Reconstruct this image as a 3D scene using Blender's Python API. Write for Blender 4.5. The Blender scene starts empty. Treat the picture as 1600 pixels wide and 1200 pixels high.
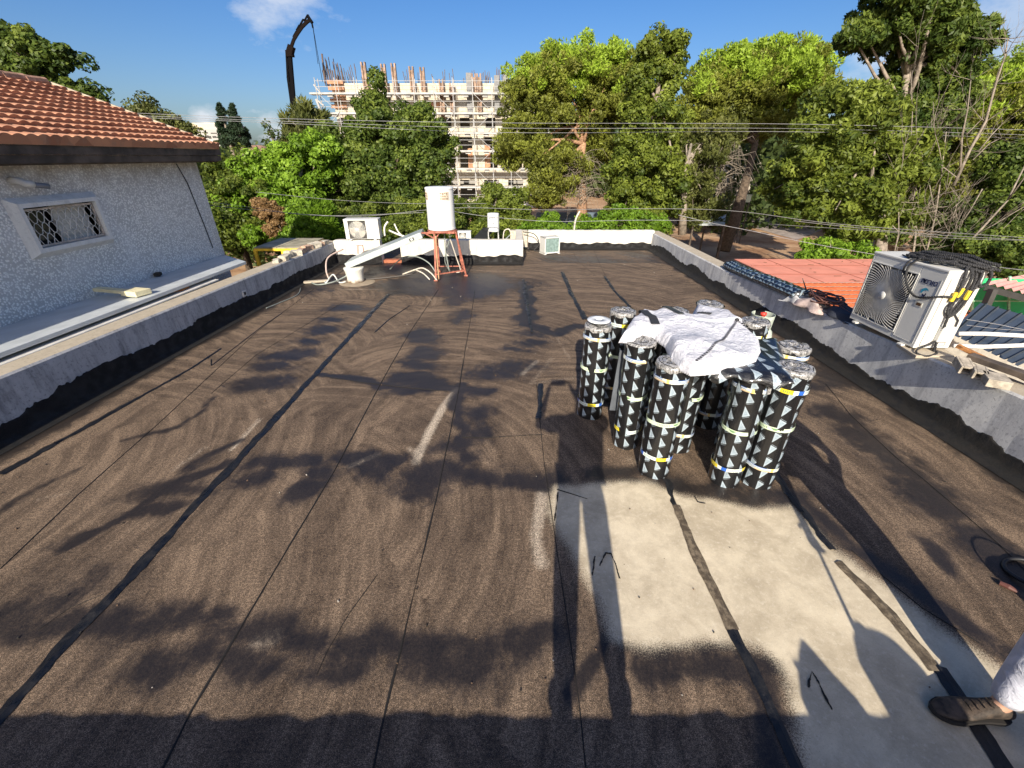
import bpy, math, random
import numpy as np
from mathutils import Vector, Matrix
random.seed(7); RNG = np.random.default_rng(11)
C = bpy.context.scene.collection
PI = math.pi
# ---------------------------------------------------------------- camera geometry (site survey helpers)
F = 660.0; PIT = math.atan(355/F); H = 2.33
def ray(x, y):
    u = (x-800)/F; v = (600-y)/F
    return (u, math.cos(PIT)+v*math.sin(PIT), -math.sin(PIT)+v*math.cos(PIT))
def G(x, y, z=0.0):
    r = ray(x, y); t = (z-H)/r[2]; return Vector((r[0]*t, r[1]*t, z))
def at(x, y, Y):
    r = ray(x, y); t = Y/r[1]; return Vector((r[0]*t, Y, H+r[2]*t))
def mpp(x, y, Y):          # metres per photo pixel at that spot
    p = at(x, y, Y); return (p.y*math.cos(PIT)-(p.z-H)*math.sin(PIT))/F
# ---------------------------------------------------------------- object helpers
def tag(o, label=None, cat=None, group=None, kind=None):
    if label: o['label'] = label
    if cat: o['category'] = cat
    if group: o['group'] = group
    if kind: o['kind'] = kind
    return o
def thing(name, label, cat, loc=(0,0,0), rotz=0.0, group=None):
    o = bpy.data.objects.new(name, None); C.objects.link(o)
    o.empty_display_size = .1
    o.location = loc; o.rotation_euler = (0,0,rotz)
    return tag(o, label, cat, group)
class MB:
    def __init__(s): s.v=[]; s.f=[]; s.m=[]; s.uv=None
    def add(s, vs, fs, m=0):
        b=len(s.v); s.v+= [tuple(v) for v in vs]
        s.f+= [tuple(i+b for i in f) for f in fs]; s.m+= [m]*len(fs)
    def box(s, a, b, m=0):
        x0,y0,z0=a; x1,y1,z1=b
        s.add([(x0,y0,z0),(x1,y0,z0),(x1,y1,z0),(x0,y1,z0),(x0,y0,z1),(x1,y0,z1),(x1,y1,z1),(x0,y1,z1)],
              [(0,3,2,1),(4,5,6,7),(0,1,5,4),(1,2,6,5),(2,3,7,6),(3,0,4,7)], m)
    def obox(s, c, ax, ay, az, m=0):   # oriented box: centre and three half-axis vectors
        c=Vector(c); ax=Vector(ax); ay=Vector(ay); az=Vector(az)
        vs=[c+sx*ax+sy*ay+sz*az for sz in(-1,1) for sx,sy in((-1,-1),(1,-1),(1,1),(-1,1))]
        s.add(vs,[(0,3,2,1),(4,5,6,7),(0,1,5,4),(1,2,6,5),(2,3,7,6),(3,0,4,7)],m)
    def bar(s, p, q, w, h=None, m=0):
        p=Vector(p); q=Vector(q); d=(q-p); L=d.length; d.normalize()
        up=Vector((0,0,1)) if abs(d.z)<.95 else Vector((0,1,0))
        a=d.cross(up).normalized(); b=a.cross(d)
        s.obox((p+q)/2, d*L/2, a*w/2, b*(h or w)/2, m)
    def tube(s, pts, r, n=8, m=0, cap=True):
        pts=[Vector(p) for p in pts]; k=len(pts)
        rs = r if isinstance(r,(list,tuple)) else [r]*k
        b=len(s.v); prev=None; vs=[]
        for i,p in enumerate(pts):
            d=(pts[min(i+1,k-1)]-pts[max(i-1,0)])
            if d.length<1e-9: d=Vector((0,0,1))
            d.normalize()
            if prev is None:
                up=Vector((0,0,1)) if abs(d.z)<.9 else Vector((1,0,0)); a=d.cross(up).normalized()
            else:
                a=prev-d*prev.dot(d)
                a = a.normalized() if a.length>1e-6 else d.orthogonal().normalized()
            prev=a; c=d.cross(a)
            for j in range(n):
                t=2*PI*j/n; vs.append(p+(a*math.cos(t)+c*math.sin(t))*rs[i])
        fs=[(i*n+j, i*n+(j+1)%n, (i+1)*n+(j+1)%n, (i+1)*n+j) for i in range(k-1) for j in range(n)]
        if cap: fs+= [tuple(range(n-1,-1,-1)), tuple((k-1)*n+j for j in range(n))]
        s.add(vs,fs,m)
    def lathe(s, prof, c=(0,0,0), n=32, m=0, ax='z'):
        vs=[];k=len(prof)
        for r,z in prof:
            for j in range(n):
                t=2*PI*j/n; x,y=r*math.cos(t),r*math.sin(t)
                if ax=='z': vs.append((c[0]+x,c[1]+y,c[2]+z))
                else: vs.append((c[0]+x,c[1]+z,c[2]+y))
        fs=[(i*n+j,i*n+(j+1)%n,(i+1)*n+(j+1)%n,(i+1)*n+j) for i in range(k-1) for j in range(n)]
        if ax!='z': fs=[f[::-1] for f in fs]
        s.add(vs,fs,m)
    def build(s, name, mats, parent=None, smooth=False, world=True, bevel=0, kind=None):
        me=bpy.data.meshes.new(name)
        vs=s.v
        if parent is not None and world:
            q=parent
            off=Vector((0,0,0))
            while q is not None: off+=Vector(q.location); q=q.parent
            vs=[(v[0]-off.x,v[1]-off.y,v[2]-off.z) for v in vs]
        me.from_pydata([tuple(v) for v in vs],[],s.f)
        if not isinstance(mats,(list,tuple)): mats=[mats]
        for m in mats: me.materials.append(m)
        if len(mats)>1: me.polygons.foreach_set('material_index', s.m)
        if smooth: me.polygons.foreach_set('use_smooth',[True]*len(me.polygons))
        me.update()
        o=bpy.data.objects.new(name,me); C.objects.link(o)
        if parent is not None: o.parent=parent
        if kind: o['kind']=kind
        if bevel:
            b=o.modifiers.new('bevel','BEVEL'); b.width=bevel; b.segments=2; b.limit_method='ANGLE'; b.angle_limit=math.radians(40)
        return o
def copy_tree(o, parent=None):
    c=o.copy(); C.objects.link(c)
    if parent is not None: c.parent=parent
    for ch in [x for x in bpy.data.objects if x.parent==o]: copy_tree(ch,c)
    return c
# ---------------------------------------------------------------- shader helpers
class NT:
    def __init__(s,name):
        s.mat=bpy.data.materials.new(name); s.mat.use_nodes=True; s.t=s.mat.node_tree; s.n=s.t.nodes
        s.b=s.n['Principled BSDF']; s.out=s.n['Material Output']
        s._o=None
    def N(s,ty,**kw):
        n=s.n.new(ty)
        for k,v in kw.items(): setattr(n,k,v)
        return n
    def L(s,a,b): s.t.links.new(a,b)
    def obj(s):
        if s._o is None: s._o=s.N('ShaderNodeTexCoord')
        return s._o.outputs['Object']
    def uv(s):
        s.obj(); return s._o.outputs['UV']
    def setin(s,sock,v):
        if hasattr(v,'node'): s.L(v,sock)
        else:
            try: sock.default_value=v
            except Exception: sock.default_value=tuple(v)+(1,)
    def m(s,op,a,b=0,c=0,clamp=False):
        n=s.N('ShaderNodeMath',operation=op); n.use_clamp=clamp
        for i,v in enumerate((a,b,c)): s.setin(n.inputs[i],v)
        return n.outputs[0]
    def noise(s,vec,scale,detail=4,rough=.55,dist=0):
        n=s.N('ShaderNodeTexNoise'); s.setin(n.inputs['Vector'],vec)
        n.inputs['Scale'].default_value=scale; n.inputs['Detail'].default_value=detail
        n.inputs['Roughness'].default_value=rough; n.inputs['Distortion'].default_value=dist
        return n.outputs[0]
    def vor(s,vec,scale,feature='F1',out='Distance'):
        n=s.N('ShaderNodeTexVoronoi',feature=feature); s.setin(n.inputs['Vector'],vec); n.inputs['Scale'].default_value=scale
        return n.outputs[out]
    def scale(s,vec,sc):
        n=s.N('ShaderNodeVectorMath',operation='MULTIPLY'); s.setin(n.inputs[0],vec); n.inputs[1].default_value=sc
        return n.outputs[0]
    def sep(s,vec):
        n=s.N('ShaderNodeSeparateXYZ'); s.L(vec,n.inputs[0]); return n.outputs
    def comb(s,x,y,z=0):
        n=s.N('ShaderNodeCombineXYZ')
        for i,v in enumerate((x,y,z)): s.setin(n.inputs[i],v)
        return n.outputs[0]
    def step(s,v,a,b,lo=0,hi=1):       # smooth map range
        n=s.N('ShaderNodeMapRange'); n.interpolation_type='SMOOTHSTEP'; s.setin(n.inputs[0],v)
        for i,q in enumerate((a,b,lo,hi)): n.inputs[i+1].default_value=q
        return n.outputs[0]
    def mix(s,f,a,b):
        n=s.N('ShaderNodeMix',data_type='RGBA'); s.setin(n.inputs[0],f)
        for i,v in((6,a),(7,b)):
            if hasattr(v,'node'): s.L(v,n.inputs[i])
            else: n.inputs[i].default_value=tuple(v)+(1,)
        return n.outputs[2]
    def attr(s,name):
        n=s.N('ShaderNodeAttribute'); n.attribute_name=name; return n.outputs['Fac']
    def bump(s,h,strength=.3,dist=.01):
        n=s.N('ShaderNodeBump'); n.inputs['Strength'].default_value=strength; n.inputs['Distance'].default_value=dist
        s.L(h,n.inputs['Height']); s.L(n.outputs[0],s.b.inputs['Normal'])
    def fin(s,col=None,rough=None,metal=None,spec=None):
        for k,v in(('Base Color',col),('Roughness',rough),('Metallic',metal),('Specular IOR Level',spec)):
            if v is not None: s.setin(s.b.inputs[k],v if hasattr(v,'node') or not isinstance(v,tuple) else v+(1,))
        return s.mat
def simple(name,col,rough=.6,metal=0,var=.15,scale=8,bump=0,bscale=60,spec=.5):
    t=NT(name); n=t.noise(t.obj(),scale,5)
    k=[c*(1-var) for c in col]; j=[min(1,c*(1+var)) for c in col]
    c=t.mix(t.step(n,.3,.7),k,j)
    if bump: t.bump(t.noise(t.obj(),bscale,3),bump,.005)
    return t.fin(c,rough,metal,spec)
# ---------------------------------------------------------------- camera, world, sun
cam=bpy.data.cameras.new('camera'); co=bpy.data.objects.new('camera',cam); C.objects.link(co)
cam.sensor_width=36; cam.lens=F/1600*36; cam.clip_start=.02; cam.clip_end=3000
co.location=(0,0,H); co.rotation_euler=(PI/2-PIT,0,0)
S=bpy.context.scene; S.camera=co
S.view_settings.view_transform='Standard'; S.view_settings.look='None'; S.view_settings.exposure=0.66; S.view_settings.gamma=1
SUN_DIR=Vector((.109,.883,-.470)).normalized()
el=math.asin(-SUN_DIR.z); az=math.atan2(-SUN_DIR.x,-SUN_DIR.y)
w=bpy.data.worlds.new('World'); S.world=w; w.use_nodes=True
wt=w.node_tree; bg=wt.nodes['Background']
sky=wt.nodes.new('ShaderNodeTexSky'); sky.sky_type='NISHITA'; sky.sun_disc=False
sky.sun_elevation=el; sky.sun_rotation=az%(2*PI); sky.air_density=.92; sky.dust_density=3.6; sky.ozone_density=3.0; sky.altitude=500
bg.inputs[1].default_value=.093
tc=wt.nodes.new('ShaderNodeTexCoord'); 
def wmath(op,a,b=0,clamp=False):
    n=wt.nodes.new('ShaderNodeMath'); n.operation=op; n.use_clamp=clamp
    for i,v in enumerate((a,b)):
        if hasattr(v,'node'): wt.links.new(v,n.inputs[i])
        else: n.inputs[i].default_value=v
    return n.outputs[0]
wn=wt.nodes.new('ShaderNodeTexNoise'); wn.inputs['Scale'].default_value=13; wn.inputs['Detail'].default_value=7; wn.inputs['Roughness'].default_value=.6
mp=wt.nodes.new('ShaderNodeVectorMath'); mp.operation='MULTIPLY'; mp.inputs[1].default_value=(1,1,2.0)
wt.links.new(tc.outputs['Generated'],mp.inputs[0]); wt.links.new(mp.outputs[0],wn.inputs['Vector'])
cl=None
for px,py,rad,stg in((440,-14,.085,.62),(322,190,.032,.8),(428,215,.042,.85),(1375,92,.07,.5),(1590,60,.13,.45),(1480,60,.1,.25)):
    d=Vector(ray(px,py)).normalized()
    vd=wt.nodes.new('ShaderNodeVectorMath'); vd.operation='DISTANCE'; vd.inputs[1].default_value=d
    wt.links.new(tc.outputs['Generated'],vd.inputs[0])
    q=wmath('SUBTRACT',1.0,wmath('DIVIDE',vd.outputs['Value'],rad))
    q=wmath('ADD',q,wmath('MULTIPLY',wmath('SUBTRACT',wn.outputs[0],.55),2.6))
    q=wmath('MULTIPLY',q,stg*1.3,True); q=wmath('MINIMUM',q,stg)
    cl = q if cl is None else wmath('MAXIMUM',cl,q)
mx=wt.nodes.new('ShaderNodeMix'); mx.data_type='RGBA'; wt.links.new(cl,mx.inputs[0])
hsv=wt.nodes.new('ShaderNodeHueSaturation'); hsv.inputs['Saturation'].default_value=1.30; hsv.inputs['Hue'].default_value=.508; hsv.inputs['Value'].default_value=1.0
wt.links.new(sky.outputs[0],hsv.inputs['Color'])
wt.links.new(hsv.outputs[0],mx.inputs[6]); mx.inputs[7].default_value=(5.6,5.9,6.4,1)
wt.links.new(mx.outputs[2],bg.inputs[0])
sl=bpy.data.lights.new('sun','SUN'); sl.energy=5.0; sl.angle=math.radians(.5); sl.color=(1,.91,.77)
so=bpy.data.objects.new('sun',sl); C.objects.link(so); so.rotation_euler=SUN_DIR.to_track_quat('-Z','Y').to_euler(); so.location=(0,-20,20)
# ================================================================= MATERIALS of the roof
def roof_material():
    t=NT('roof_felt'); o=t.obj(); s=t.sep(o); X,Y=s[0],s[1]
    fine=t.noise(o,120,4,.85); gran=t.noise(o,300,1,.5); mid=t.noise(o,9,6,.65); big=t.noise(o,1.3,5,.6)
    # broom arcs of dust: far bands run across, near bands run along
    xs=t.m('SINE',t.m('ADD',t.m('MULTIPLY',X,2.1),t.m('MULTIPLY',big,5.0)))
    yy=t.m('ADD',Y,t.m('MULTIPLY',xs,.22))
    a1=t.noise(t.comb(t.m('MULTIPLY',X,1.3),t.m('MULTIPLY',yy,8.0),3.1),1.0,6,.68,.35)
    xx=t.m('ADD',X,t.m('MULTIPLY',t.m('MULTIPLY',t.m('SUBTRACT',Y,3.2),t.m('SUBTRACT',Y,3.2)),.10))
    a2=t.noise(t.comb(t.m('MULTIPLY',t.m('ADD',xx,t.m('MULTIPLY',big,.25)),6.0),t.m('MULTIPLY',Y,1.2),7.7),1.0,6,.68,.35)
    sel=t.step(t.m('ADD',Y,t.m('MULTIPLY',t.m('SUBTRACT',big,.5),1.5)),3.6,4.2)
    arc=t.m('ADD',t.m('MULTIPLY',a1,sel),t.m('MULTIPLY',a2,t.m('SUBTRACT',1,sel)))
    # overlapping broom sweeps: rings about scattered centres
    def sweeps(sc,off,fr,seed):
        v=t.N('ShaderNodeTexVoronoi'); v.voronoi_dimensions='2D'; v.inputs['Scale'].default_value=sc; v.inputs['Randomness'].default_value=.9
        t.L(t.comb(t.m('ADD',X,t.m('ADD',seed,t.m('MULTIPLY',t.m('SUBTRACT',big,.5),.5))),t.m('ADD',Y,t.m('MULTIPLY',t.m('SUBTRACT',mid,.5),.12))),v.inputs['Vector'])
        p=t.sep(v.outputs['Position']); cs=t.sep(v.outputs['Color'])
        dx=t.m('ADD',t.m('SUBTRACT',t.m('ADD',X,seed),p[0]),t.m('ADD',off[0],t.m('MULTIPLY',cs[1],.8))); dy=t.m('ADD',t.m('SUBTRACT',Y,p[1]),off[1])
        r=t.m('SQRT',t.m('ADD',t.m('MULTIPLY',dx,dx),t.m('MULTIPLY',dy,dy)))
        return t.noise(t.comb(t.m('MULTIPLY',r,fr),t.m('MULTIPLY',cs[0],40),t.m('MULTIPLY',t.m('ARCTAN2',dy,dx),1.6)),1.0,4,.6)
    sw=t.m('ADD',t.m('MULTIPLY',sweeps(.55,(.1,1.5),13,0.0),sel),t.m('MULTIPLY',sweeps(.45,(1.9,.2),9,3.3),t.m('SUBTRACT',1,sel)))
    sw=t.step(sw,.36,.74)
    arc=t.m('ADD',t.m('MULTIPLY',arc,.42),t.m('ADD',t.m('MULTIPLY',sw,.26),.06))
    arc=t.m('ADD',t.m('MULTIPLY',arc,.80),t.m('MULTIPLY',mid,.35)); arc=t.step(arc,.25,.66)
    brown=t.mix(arc,(.044,.029,.019),(.220,.155,.102))
    brown=t.mix(t.m('MULTIPLY',t.step(mid,.35,.7),.45),brown,(.080,.055,.038))
    brown=t.mix(t.m('MULTIPLY',t.step(t.noise(o,.9,5,.65,.6),.45,.72),.55),brown,(.040,.027,.019))
    # dust smears placed by hand
    dust=t.attr('dust')
    dm=t.step(t.m('ADD',dust,t.m('MULTIPLY',t.m('SUBTRACT',t.noise(o,30,5,.7),.5),.7)),.3,.95)
    brown=t.mix(dm,brown,(.40,.33,.25))
    # granules
    lump=t.noise(o,55,2,.6); g0=t.step(lump,.34,.66,.72,1.3)
    g=t.m('MULTIPLY',t.m('MULTIPLY',g0,t.step(fine,.38,.62,.50,1.55)),t.step(gran,.30,.70,.25,1.85))
    n=t.N('ShaderNodeMix',data_type='RGBA',blend_type='MULTIPLY'); n.inputs[0].default_value=1
    t.L(brown,n.inputs[6]); t.L(t.comb(g,g,g),n.inputs[7]); brown=n.outputs[2]
    spk=t.step(gran,.68,.73); brown=t.mix(t.m('MULTIPLY',spk,.55),brown,(.55,.5,.45))  # pale specks painted as glints off the granules
    # bare bitumen stains, and the collector's painted shade
    st=t.attr('stain_shade')
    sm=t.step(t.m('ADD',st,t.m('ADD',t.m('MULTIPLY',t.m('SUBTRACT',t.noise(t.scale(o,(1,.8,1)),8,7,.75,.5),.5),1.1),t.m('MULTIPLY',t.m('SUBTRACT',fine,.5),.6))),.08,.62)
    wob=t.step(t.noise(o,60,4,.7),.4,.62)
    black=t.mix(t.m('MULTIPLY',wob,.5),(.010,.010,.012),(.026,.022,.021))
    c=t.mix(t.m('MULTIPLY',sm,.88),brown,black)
    # pale cement slurry
    pl=t.attr('pale')
    pm=t.step(t.m('ADD',pl,t.m('ADD',t.m('MULTIPLY',t.m('SUBTRACT',t.noise(o,10,6,.7),.5),.22),t.m('MULTIPLY',t.m('SUBTRACT',fine,.5),1.0))),.30,.66)
    pc=t.mix(t.step(t.m('ADD',t.m('MULTIPLY',t.noise(o,5,7,.72,.3),.6),t.m('MULTIPLY',t.noise(o,1.6,5,.7,.5),.4)),.36,.64),(.43,.36,.255),(.66,.57,.415))
    pc=t.mix(t.m('MULTIPLY',t.step(t.noise(o,38,5,.7),.5,.75),.5),pc,(.76,.69,.55))
    pc=t.mix(t.m('MULTIPLY',t.step(t.noise(o,180,3,.7),.56,.70),.5),pc,(.22,.18,.13))
    dots=t.m('MULTIPLY',t.step(t.vor(o,9),.035,.02),t.step(t.noise(o,4,1),.5,.6))
    pc=t.mix(dots,pc,(.02,.015,.015))
    c=t.mix(pm,c,pc)
    r=t.m('ADD',t.m('MULTIPLY',sm,-.42),.84)
    r=t.m('MAXIMUM',r,t.m('MULTIPLY',pm,.85))
    t.bump(t.m('ADD',t.m('MULTIPLY',gran,.4),t.m('MULTIPLY',mid,1.6)),.4,.004)
    return t.fin(c,r,None,.35)
M={}
M['roof']=roof_material()
def black_mat(name,a=(.008,.008,.009),b=(.03,.025,.022),rough=.5):
    t=NT(name); o=t.obj()
    c=t.mix(t.step(t.noise(o,18,6,.7),.4,.7),a,b)
    c=t.mix(t.m('MULTIPLY',t.step(t.noise(o,200,3,.8),.62,.7),.5),c,(.09,.075,.062))
    t.bump(t.noise(o,45,6,.7),.6,.01)
    return t.fin(c,t.step(t.noise(o,9,4),.3,.7,rough-.14,rough+.25),None,.5)
M['bitumen']=black_mat('bitumen_upstand',(.003,.003,.0032),(.011,.009,.008),.85)
M['seam']=black_mat('bitumen_seam',(.006,.007,.009),(.018,.017,.018),.38)
M['seamline']=simple('seam_groove',(.012,.010,.009),.8,bump=.3)
def plaster(name,base,dark,streak=.6,speck=.5,lift=(.8,.78,.72)):
    t=NT(name); o=t.obj()
    st=t.noise(t.scale(o,(9,9,1.6)),1.0,6,.7,.2); pt=t.noise(o,3.2,6,.7); sp=t.noise(o,34,5,.75)
    c=t.mix(t.m('MULTIPLY',t.step(st,.42,.7),streak),base,dark)
    c=t.mix(t.m('MULTIPLY',t.step(sp,.52,.66),speck),c,dark)
    c=t.mix(t.m('MULTIPLY',t.step(pt,.5,.72),.45),c,lift)
    t.bump(t.m('ADD',t.m('MULTIPLY',t.noise(o,70,5,.7),.5),t.m('MULTIPLY',pt,.8)),.28,.008)
    return t.fin(c,.9,None,.2)
M['parapet']=plaster('parapet_plaster',(.46,.46,.46),(.15,.15,.155),.75,.6,(.62,.62,.61))
M['parapet_light']=plaster('parapet_smooth_cement',(.58,.58,.57),(.24,.24,.25),.6,.7,(.72,.72,.71))
M['farwall']=plaster('far_wall_whitewash',(.62,.59,.52),(.30,.27,.24),.40,.42,(.70,.67,.60))
M['coping']=plaster('coping_cement',(.44,.38,.29),(.24,.2,.15),.3,.5,(.55,.49,.39))
# ================================================================= FLAT ROOF
LW=[(3.1,-4.65),(10.62,-4.33)]; 
def lwx(y): return -4.65+(y-3.1)*(.32/7.52)
def rwx(y): return 4.17-(y-2)*.0195
def rwz(y): return float(np.interp(y,[-1,2.4,3.3,4.9,8,12.6],[.66,.63,.60,.535,.43,.44]))
def lwz(y): return float(np.interp(y,[-1,3.2,10.6],[.60,.575,.50]))
def seg_dist(P,a,b):
    a=np.array(a[:2]);b=np.array(b[:2]);d=b-a;L=max(1e-9,(d*d).sum())
    t=np.clip(((P-a)@d)/L,0,1); return np.sqrt(((P-a-t[:,None]*d)**2).sum(1)),t
def roof():
    nx,ny=230,330
    xs=np.linspace(-4.95,4.45,nx); ys=np.linspace(-.46,12.75,ny)
    gx,gy=np.meshgrid(xs,ys); P=np.stack([gx.ravel(),gy.ravel()],1)
    V=np.column_stack([P,np.zeros(len(P))])
    i=np.arange(nx*ny).reshape(ny,nx)
    Fc=np.stack([i[:-1,:-1],i[:-1,1:],i[1:,1:],i[1:,:-1]],-1).reshape(-1,4)
    me=bpy.data.meshes.new('flat_roof'); me.from_pydata(V.tolist(),[],Fc.tolist())
    stain_shade=np.zeros(len(P)); dust=np.zeros(len(P)); pale=np.zeros(len(P))
    def wob(sc,seed):
        r=np.random.default_rng(seed); w=np.zeros(len(P))
        for k in range(7):
            a,b,p=r.normal(size=2)*sc,r.random()*6.28,r.random()*6.28
            w+=np.sin(P@a+p)
        return w/7
    W1=wob(6,1);W2=wob(14,2)
    P0=P; P=P+np.stack([.055*wob(5,3)+.04*wob(11,4),.075*wob(5,6)+.045*wob(11,7)],1)*1.8
    def stroke(arr,pts,wid,s=1.0,soft=1.0):
        q=[G(*p) for p in pts]
        for k in range(len(q)-1):
            d,t=seg_dist(P,q[k],q[k+1])
            w=wid*(1+.35*W1+.25*W2)
            np.maximum(arr,s*np.clip(1.25-d/w*.75*soft,0,1),out=arr)
    def blob(arr,x,y,rx,ry,s=.9,ang=0):      # metres, ellipse
        c=G(x,y); dx=P[:,0]-c.x; dy=P[:,1]-c.y; ca,sa=math.cos(ang),math.sin(ang)
        u=(dx*ca+dy*sa)/(rx*1.25); v=(-dx*sa+dy*ca)/(ry*1.5)
        d=np.sqrt(u*u+v*v)*(1+.3*W1+.25*W2)
        np.maximum(arr,s*np.exp(-.62*d**2),out=arr)
    # transverse lap at y~600 and y~735 and y~990
    stroke(stain_shade,[(505,588),(560,596),(630,602),(700,606),(760,612)],.07,.85)
    for x,y,rx,ry in((640,608,.16,.07),(600,600,.12,.05),(665,598,.2,.05)): blob(stain_shade,x,y,rx,ry,.8)
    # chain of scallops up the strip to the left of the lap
    for x,y,rx,ry in((655,520,.16,.16),(668,530,.16,.1),(665,552,.16,.12),(655,575,.15,.1),(638,592,.2,.06),(640,565,.1,.07)): blob(stain_shade,x,y,rx,ry,.85)
    for x,y,rx,ry in((713,470,.14,.25),(722,492,.14,.2),(712,500,.1,.1),(540,482,.3,.1),(545,478,.22,.09),(520,500,.2,.1),(505,515,.22,.12),(480,535,.2,.1),(455,555,.28,.12),(405,602,.26,.1),(430,575,.2,.08)): blob(stain_shade,x,y,rx,ry,.72)
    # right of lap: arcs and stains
    for x,y,rx,ry in((800,575,.3,.12),(770,585,.3,.09),(740,612,.18,.09),(745,645,.14,.12),(752,680,.12,.14),(705,700,.14,.1),(725,715,.12,.1),(830,520,.2,.14),(820,500,.15,.2),(810,545,.2,.06),(835,535,.2,.08)): blob(stain_shade,x,y,rx,ry,.62)
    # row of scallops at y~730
    for x,y,rx,ry in((430,720,.25,.06),(480,722,.2,.07),(560,715,.2,.06),(600,728,.2,.08),(668,745,.16,.12),(690,735,.2,.08),(740,742,.25,.09),(800,745,.2,.07),(835,752,.2,.07),(405,742,.16,.06),(500,740,.12,.08),(480,765,.10,.1),(280,760,.28,.05),(250,785,.22,.05)): blob(stain_shade,x,y,rx,ry,.75)
    stroke(stain_shade,[(70,870),(170,815),(240,775),(300,745),(350,722)],.05,.72)
    stroke(stain_shade,[(200,690),(290,655),(340,620)],.04,.55); stroke(stain_shade,[(290,735),(340,705),(370,690)],.06,.6)
    stroke(stain_shade,[(0,800),(60,770),(120,735)],.04,.45)
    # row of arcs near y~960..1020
    for x,y,rx,ry in((40,950,.26,.12),(20,975,.2,.08),(90,965,.15,.08),(170,965,.22,.07),(230,975,.18,.05),(275,960,.14,.07),(330,965,.14,.05),(370,985,.18,.05),(430,975,.15,.06),(480,985,.18,.05),(240,1035,.15,.07),(300,1030,.1,.06),(370,1035,.16,.05),(400,1045,.12,.06),(520,1055,.15,.05),(570,1000,.25,.07),(620,1000,.2,.06),(660,1000,.22,.07),(700,1060,.18,.06),(740,1010,.22,.08),(790,1000,.25,.07),(830,990,.2,.06),(690,1035,.14,.05),(750,1045,.12,.05)): blob(stain_shade,x,y,rx,ry,.66)
    stroke(stain_shade,[(540,985),(640,1000),(760,1000),(850,985)],.06,.6)
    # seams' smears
    stroke(stain_shade,[(818,440),(822,470),(826,505)],.13,.95); stroke(stain_shade,[(826,505),(870,520),(905,508)],.10,.75)
    stroke(stain_shade,[(715,600),(712,640),(730,690)],.07,.7)
    # tank puddles, then painted shade of the collector
    for x,y,rx,ry in((655,443,.55,.3),(710,445,.9,.36),(750,438,.42,.42),(690,432,.6,.34),(735,454,.45,.3),(700,450,.8,.3)): blob(stain_shade,x,y,rx,ry,.95)
    for x,y,rx,ry in((560,432,.6,.12),(480,450,.35,.3),(500,440,.5,.3),(620,425,.8,.25),(560,418,1.3,.3)): blob(stain_shade,x,y,rx,ry,.6)
    blob(stain_shade,660,415,1.3,.5,.6)  # collector's cast shadow darkened into the felt colour
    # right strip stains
    for x,y,rx,ry in((1260,600,.3,.1),(1310,648,.16,.12),(1350,685,.18,.16),(1375,705,.15,.1),(1400,725,.14,.09),(1425,745,.16,.09),(1455,775,.2,.1),(1480,790,.14,.06),(1465,865,.05,.08),(1555,865,.16,.12),(1590,890,.14,.09),(1520,830,.1,.08),(1300,590,.2,.2)): blob(stain_shade,x,y,rx,ry,.7)
    for x,y,rx,ry in((1180,780,.16,.06),(1130,765,.2,.05),(1240,790,.18,.07),(1275,830,.12,.1),(950,745,.2,.07),(1000,755,.25,.05),(1060,765,.15,.05),(1120,600,.5,.35)): blob(stain_shade,x,y,rx,ry,.62)
    stroke(stain_shade,[(900,1100),(950,1015),(1050,1020),(1140,1005),(1180,1030),(1240,1060)],.05,.66)
    for x,y,rx,ry in((1130,1045,.12,.05),(1200,1080,.12,.05),(1050,1040,.14,.05)): blob(stain_shade,x,y,rx,ry,.6)
    P=P0
    # edges along walls
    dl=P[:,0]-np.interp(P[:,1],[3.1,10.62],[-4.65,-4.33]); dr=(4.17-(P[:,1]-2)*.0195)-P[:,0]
    stain_shade=np.maximum(stain_shade,np.clip(1.25-dl/(.26*(1+.5*W1)),0,1)); stain_shade=np.maximum(stain_shade,np.clip(1.25-dr/(.20*(1+.6*W2)),0,1))
    df=np.where(P[:,0]<.3,10.62,12.5)-P[:,1]; stain_shade=np.maximum(stain_shade,.9*np.clip(1.2-np.abs(df)/.3,0,1))
    stain_shade=np.maximum(stain_shade,.35*(np.abs(P[:,1]-11.6)<.9)*np.clip(P[:,0],0,1)*(1+W1))
    # pale dust smears
    stroke(dust,[(712,608),(690,640),(668,680),(650,722)],.045,.9); stroke(dust,[(405,655),(362,702)],.03,.8)
    stroke(dust,[(838,565),(815,585)],.05,.8); stroke(dust,[(590,710),(548,728)],.05,.7); stroke(dust,[(640,700),(652,715)],.04,.6)
    stroke(dust,[(862,560),(830,600),(900,590)],.06,.45); stroke(dust,[(430,995),(400,1005)],.08,.6); stroke(dust,[(320,700),(270,735)],.04,.5)
    stroke(dust,[(865,520),(890,560)],.03,.5); stroke(dust,[(570,520),(690,510)],.03,.35); stroke(dust,[(530,452),(600,452)],.05,.6); stroke(dust,[(990,403),(975,398)],.02,.9)
    stroke(dust,[(848,770),(838,840),(845,880)],.06,.75); stroke(dust,[(230,830),(330,770),(380,720)],.04,.35); stroke(dust,[(60,780),(110,770)],.06,.4)
    stroke(dust,[(905,395),(870,398)],.12,.3); stroke(dust,[(985,718),(1010,735)],.08,.45); stroke(dust,[(1320,860),(1450,1000),(1600,1110)],.02,.3)
    # pale slurry polygon
    poly=[(868,762),(1010,752),(1060,775),(1120,782),(1180,798),(1235,792),(1262,815),(1290,850),(1335,880),(1400,925),(1470,980),(1560,1045),(1640,1085),(1800,1160),(2000,1420),(1700,1700),(1420,1500),(1255,1200),(1243,1110),(1222,1035),(1190,1012),(1130,1000),(1080,1004),(1010,1012),(955,1000),(940,940),(900,870),(870,830),(862,800)]
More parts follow.
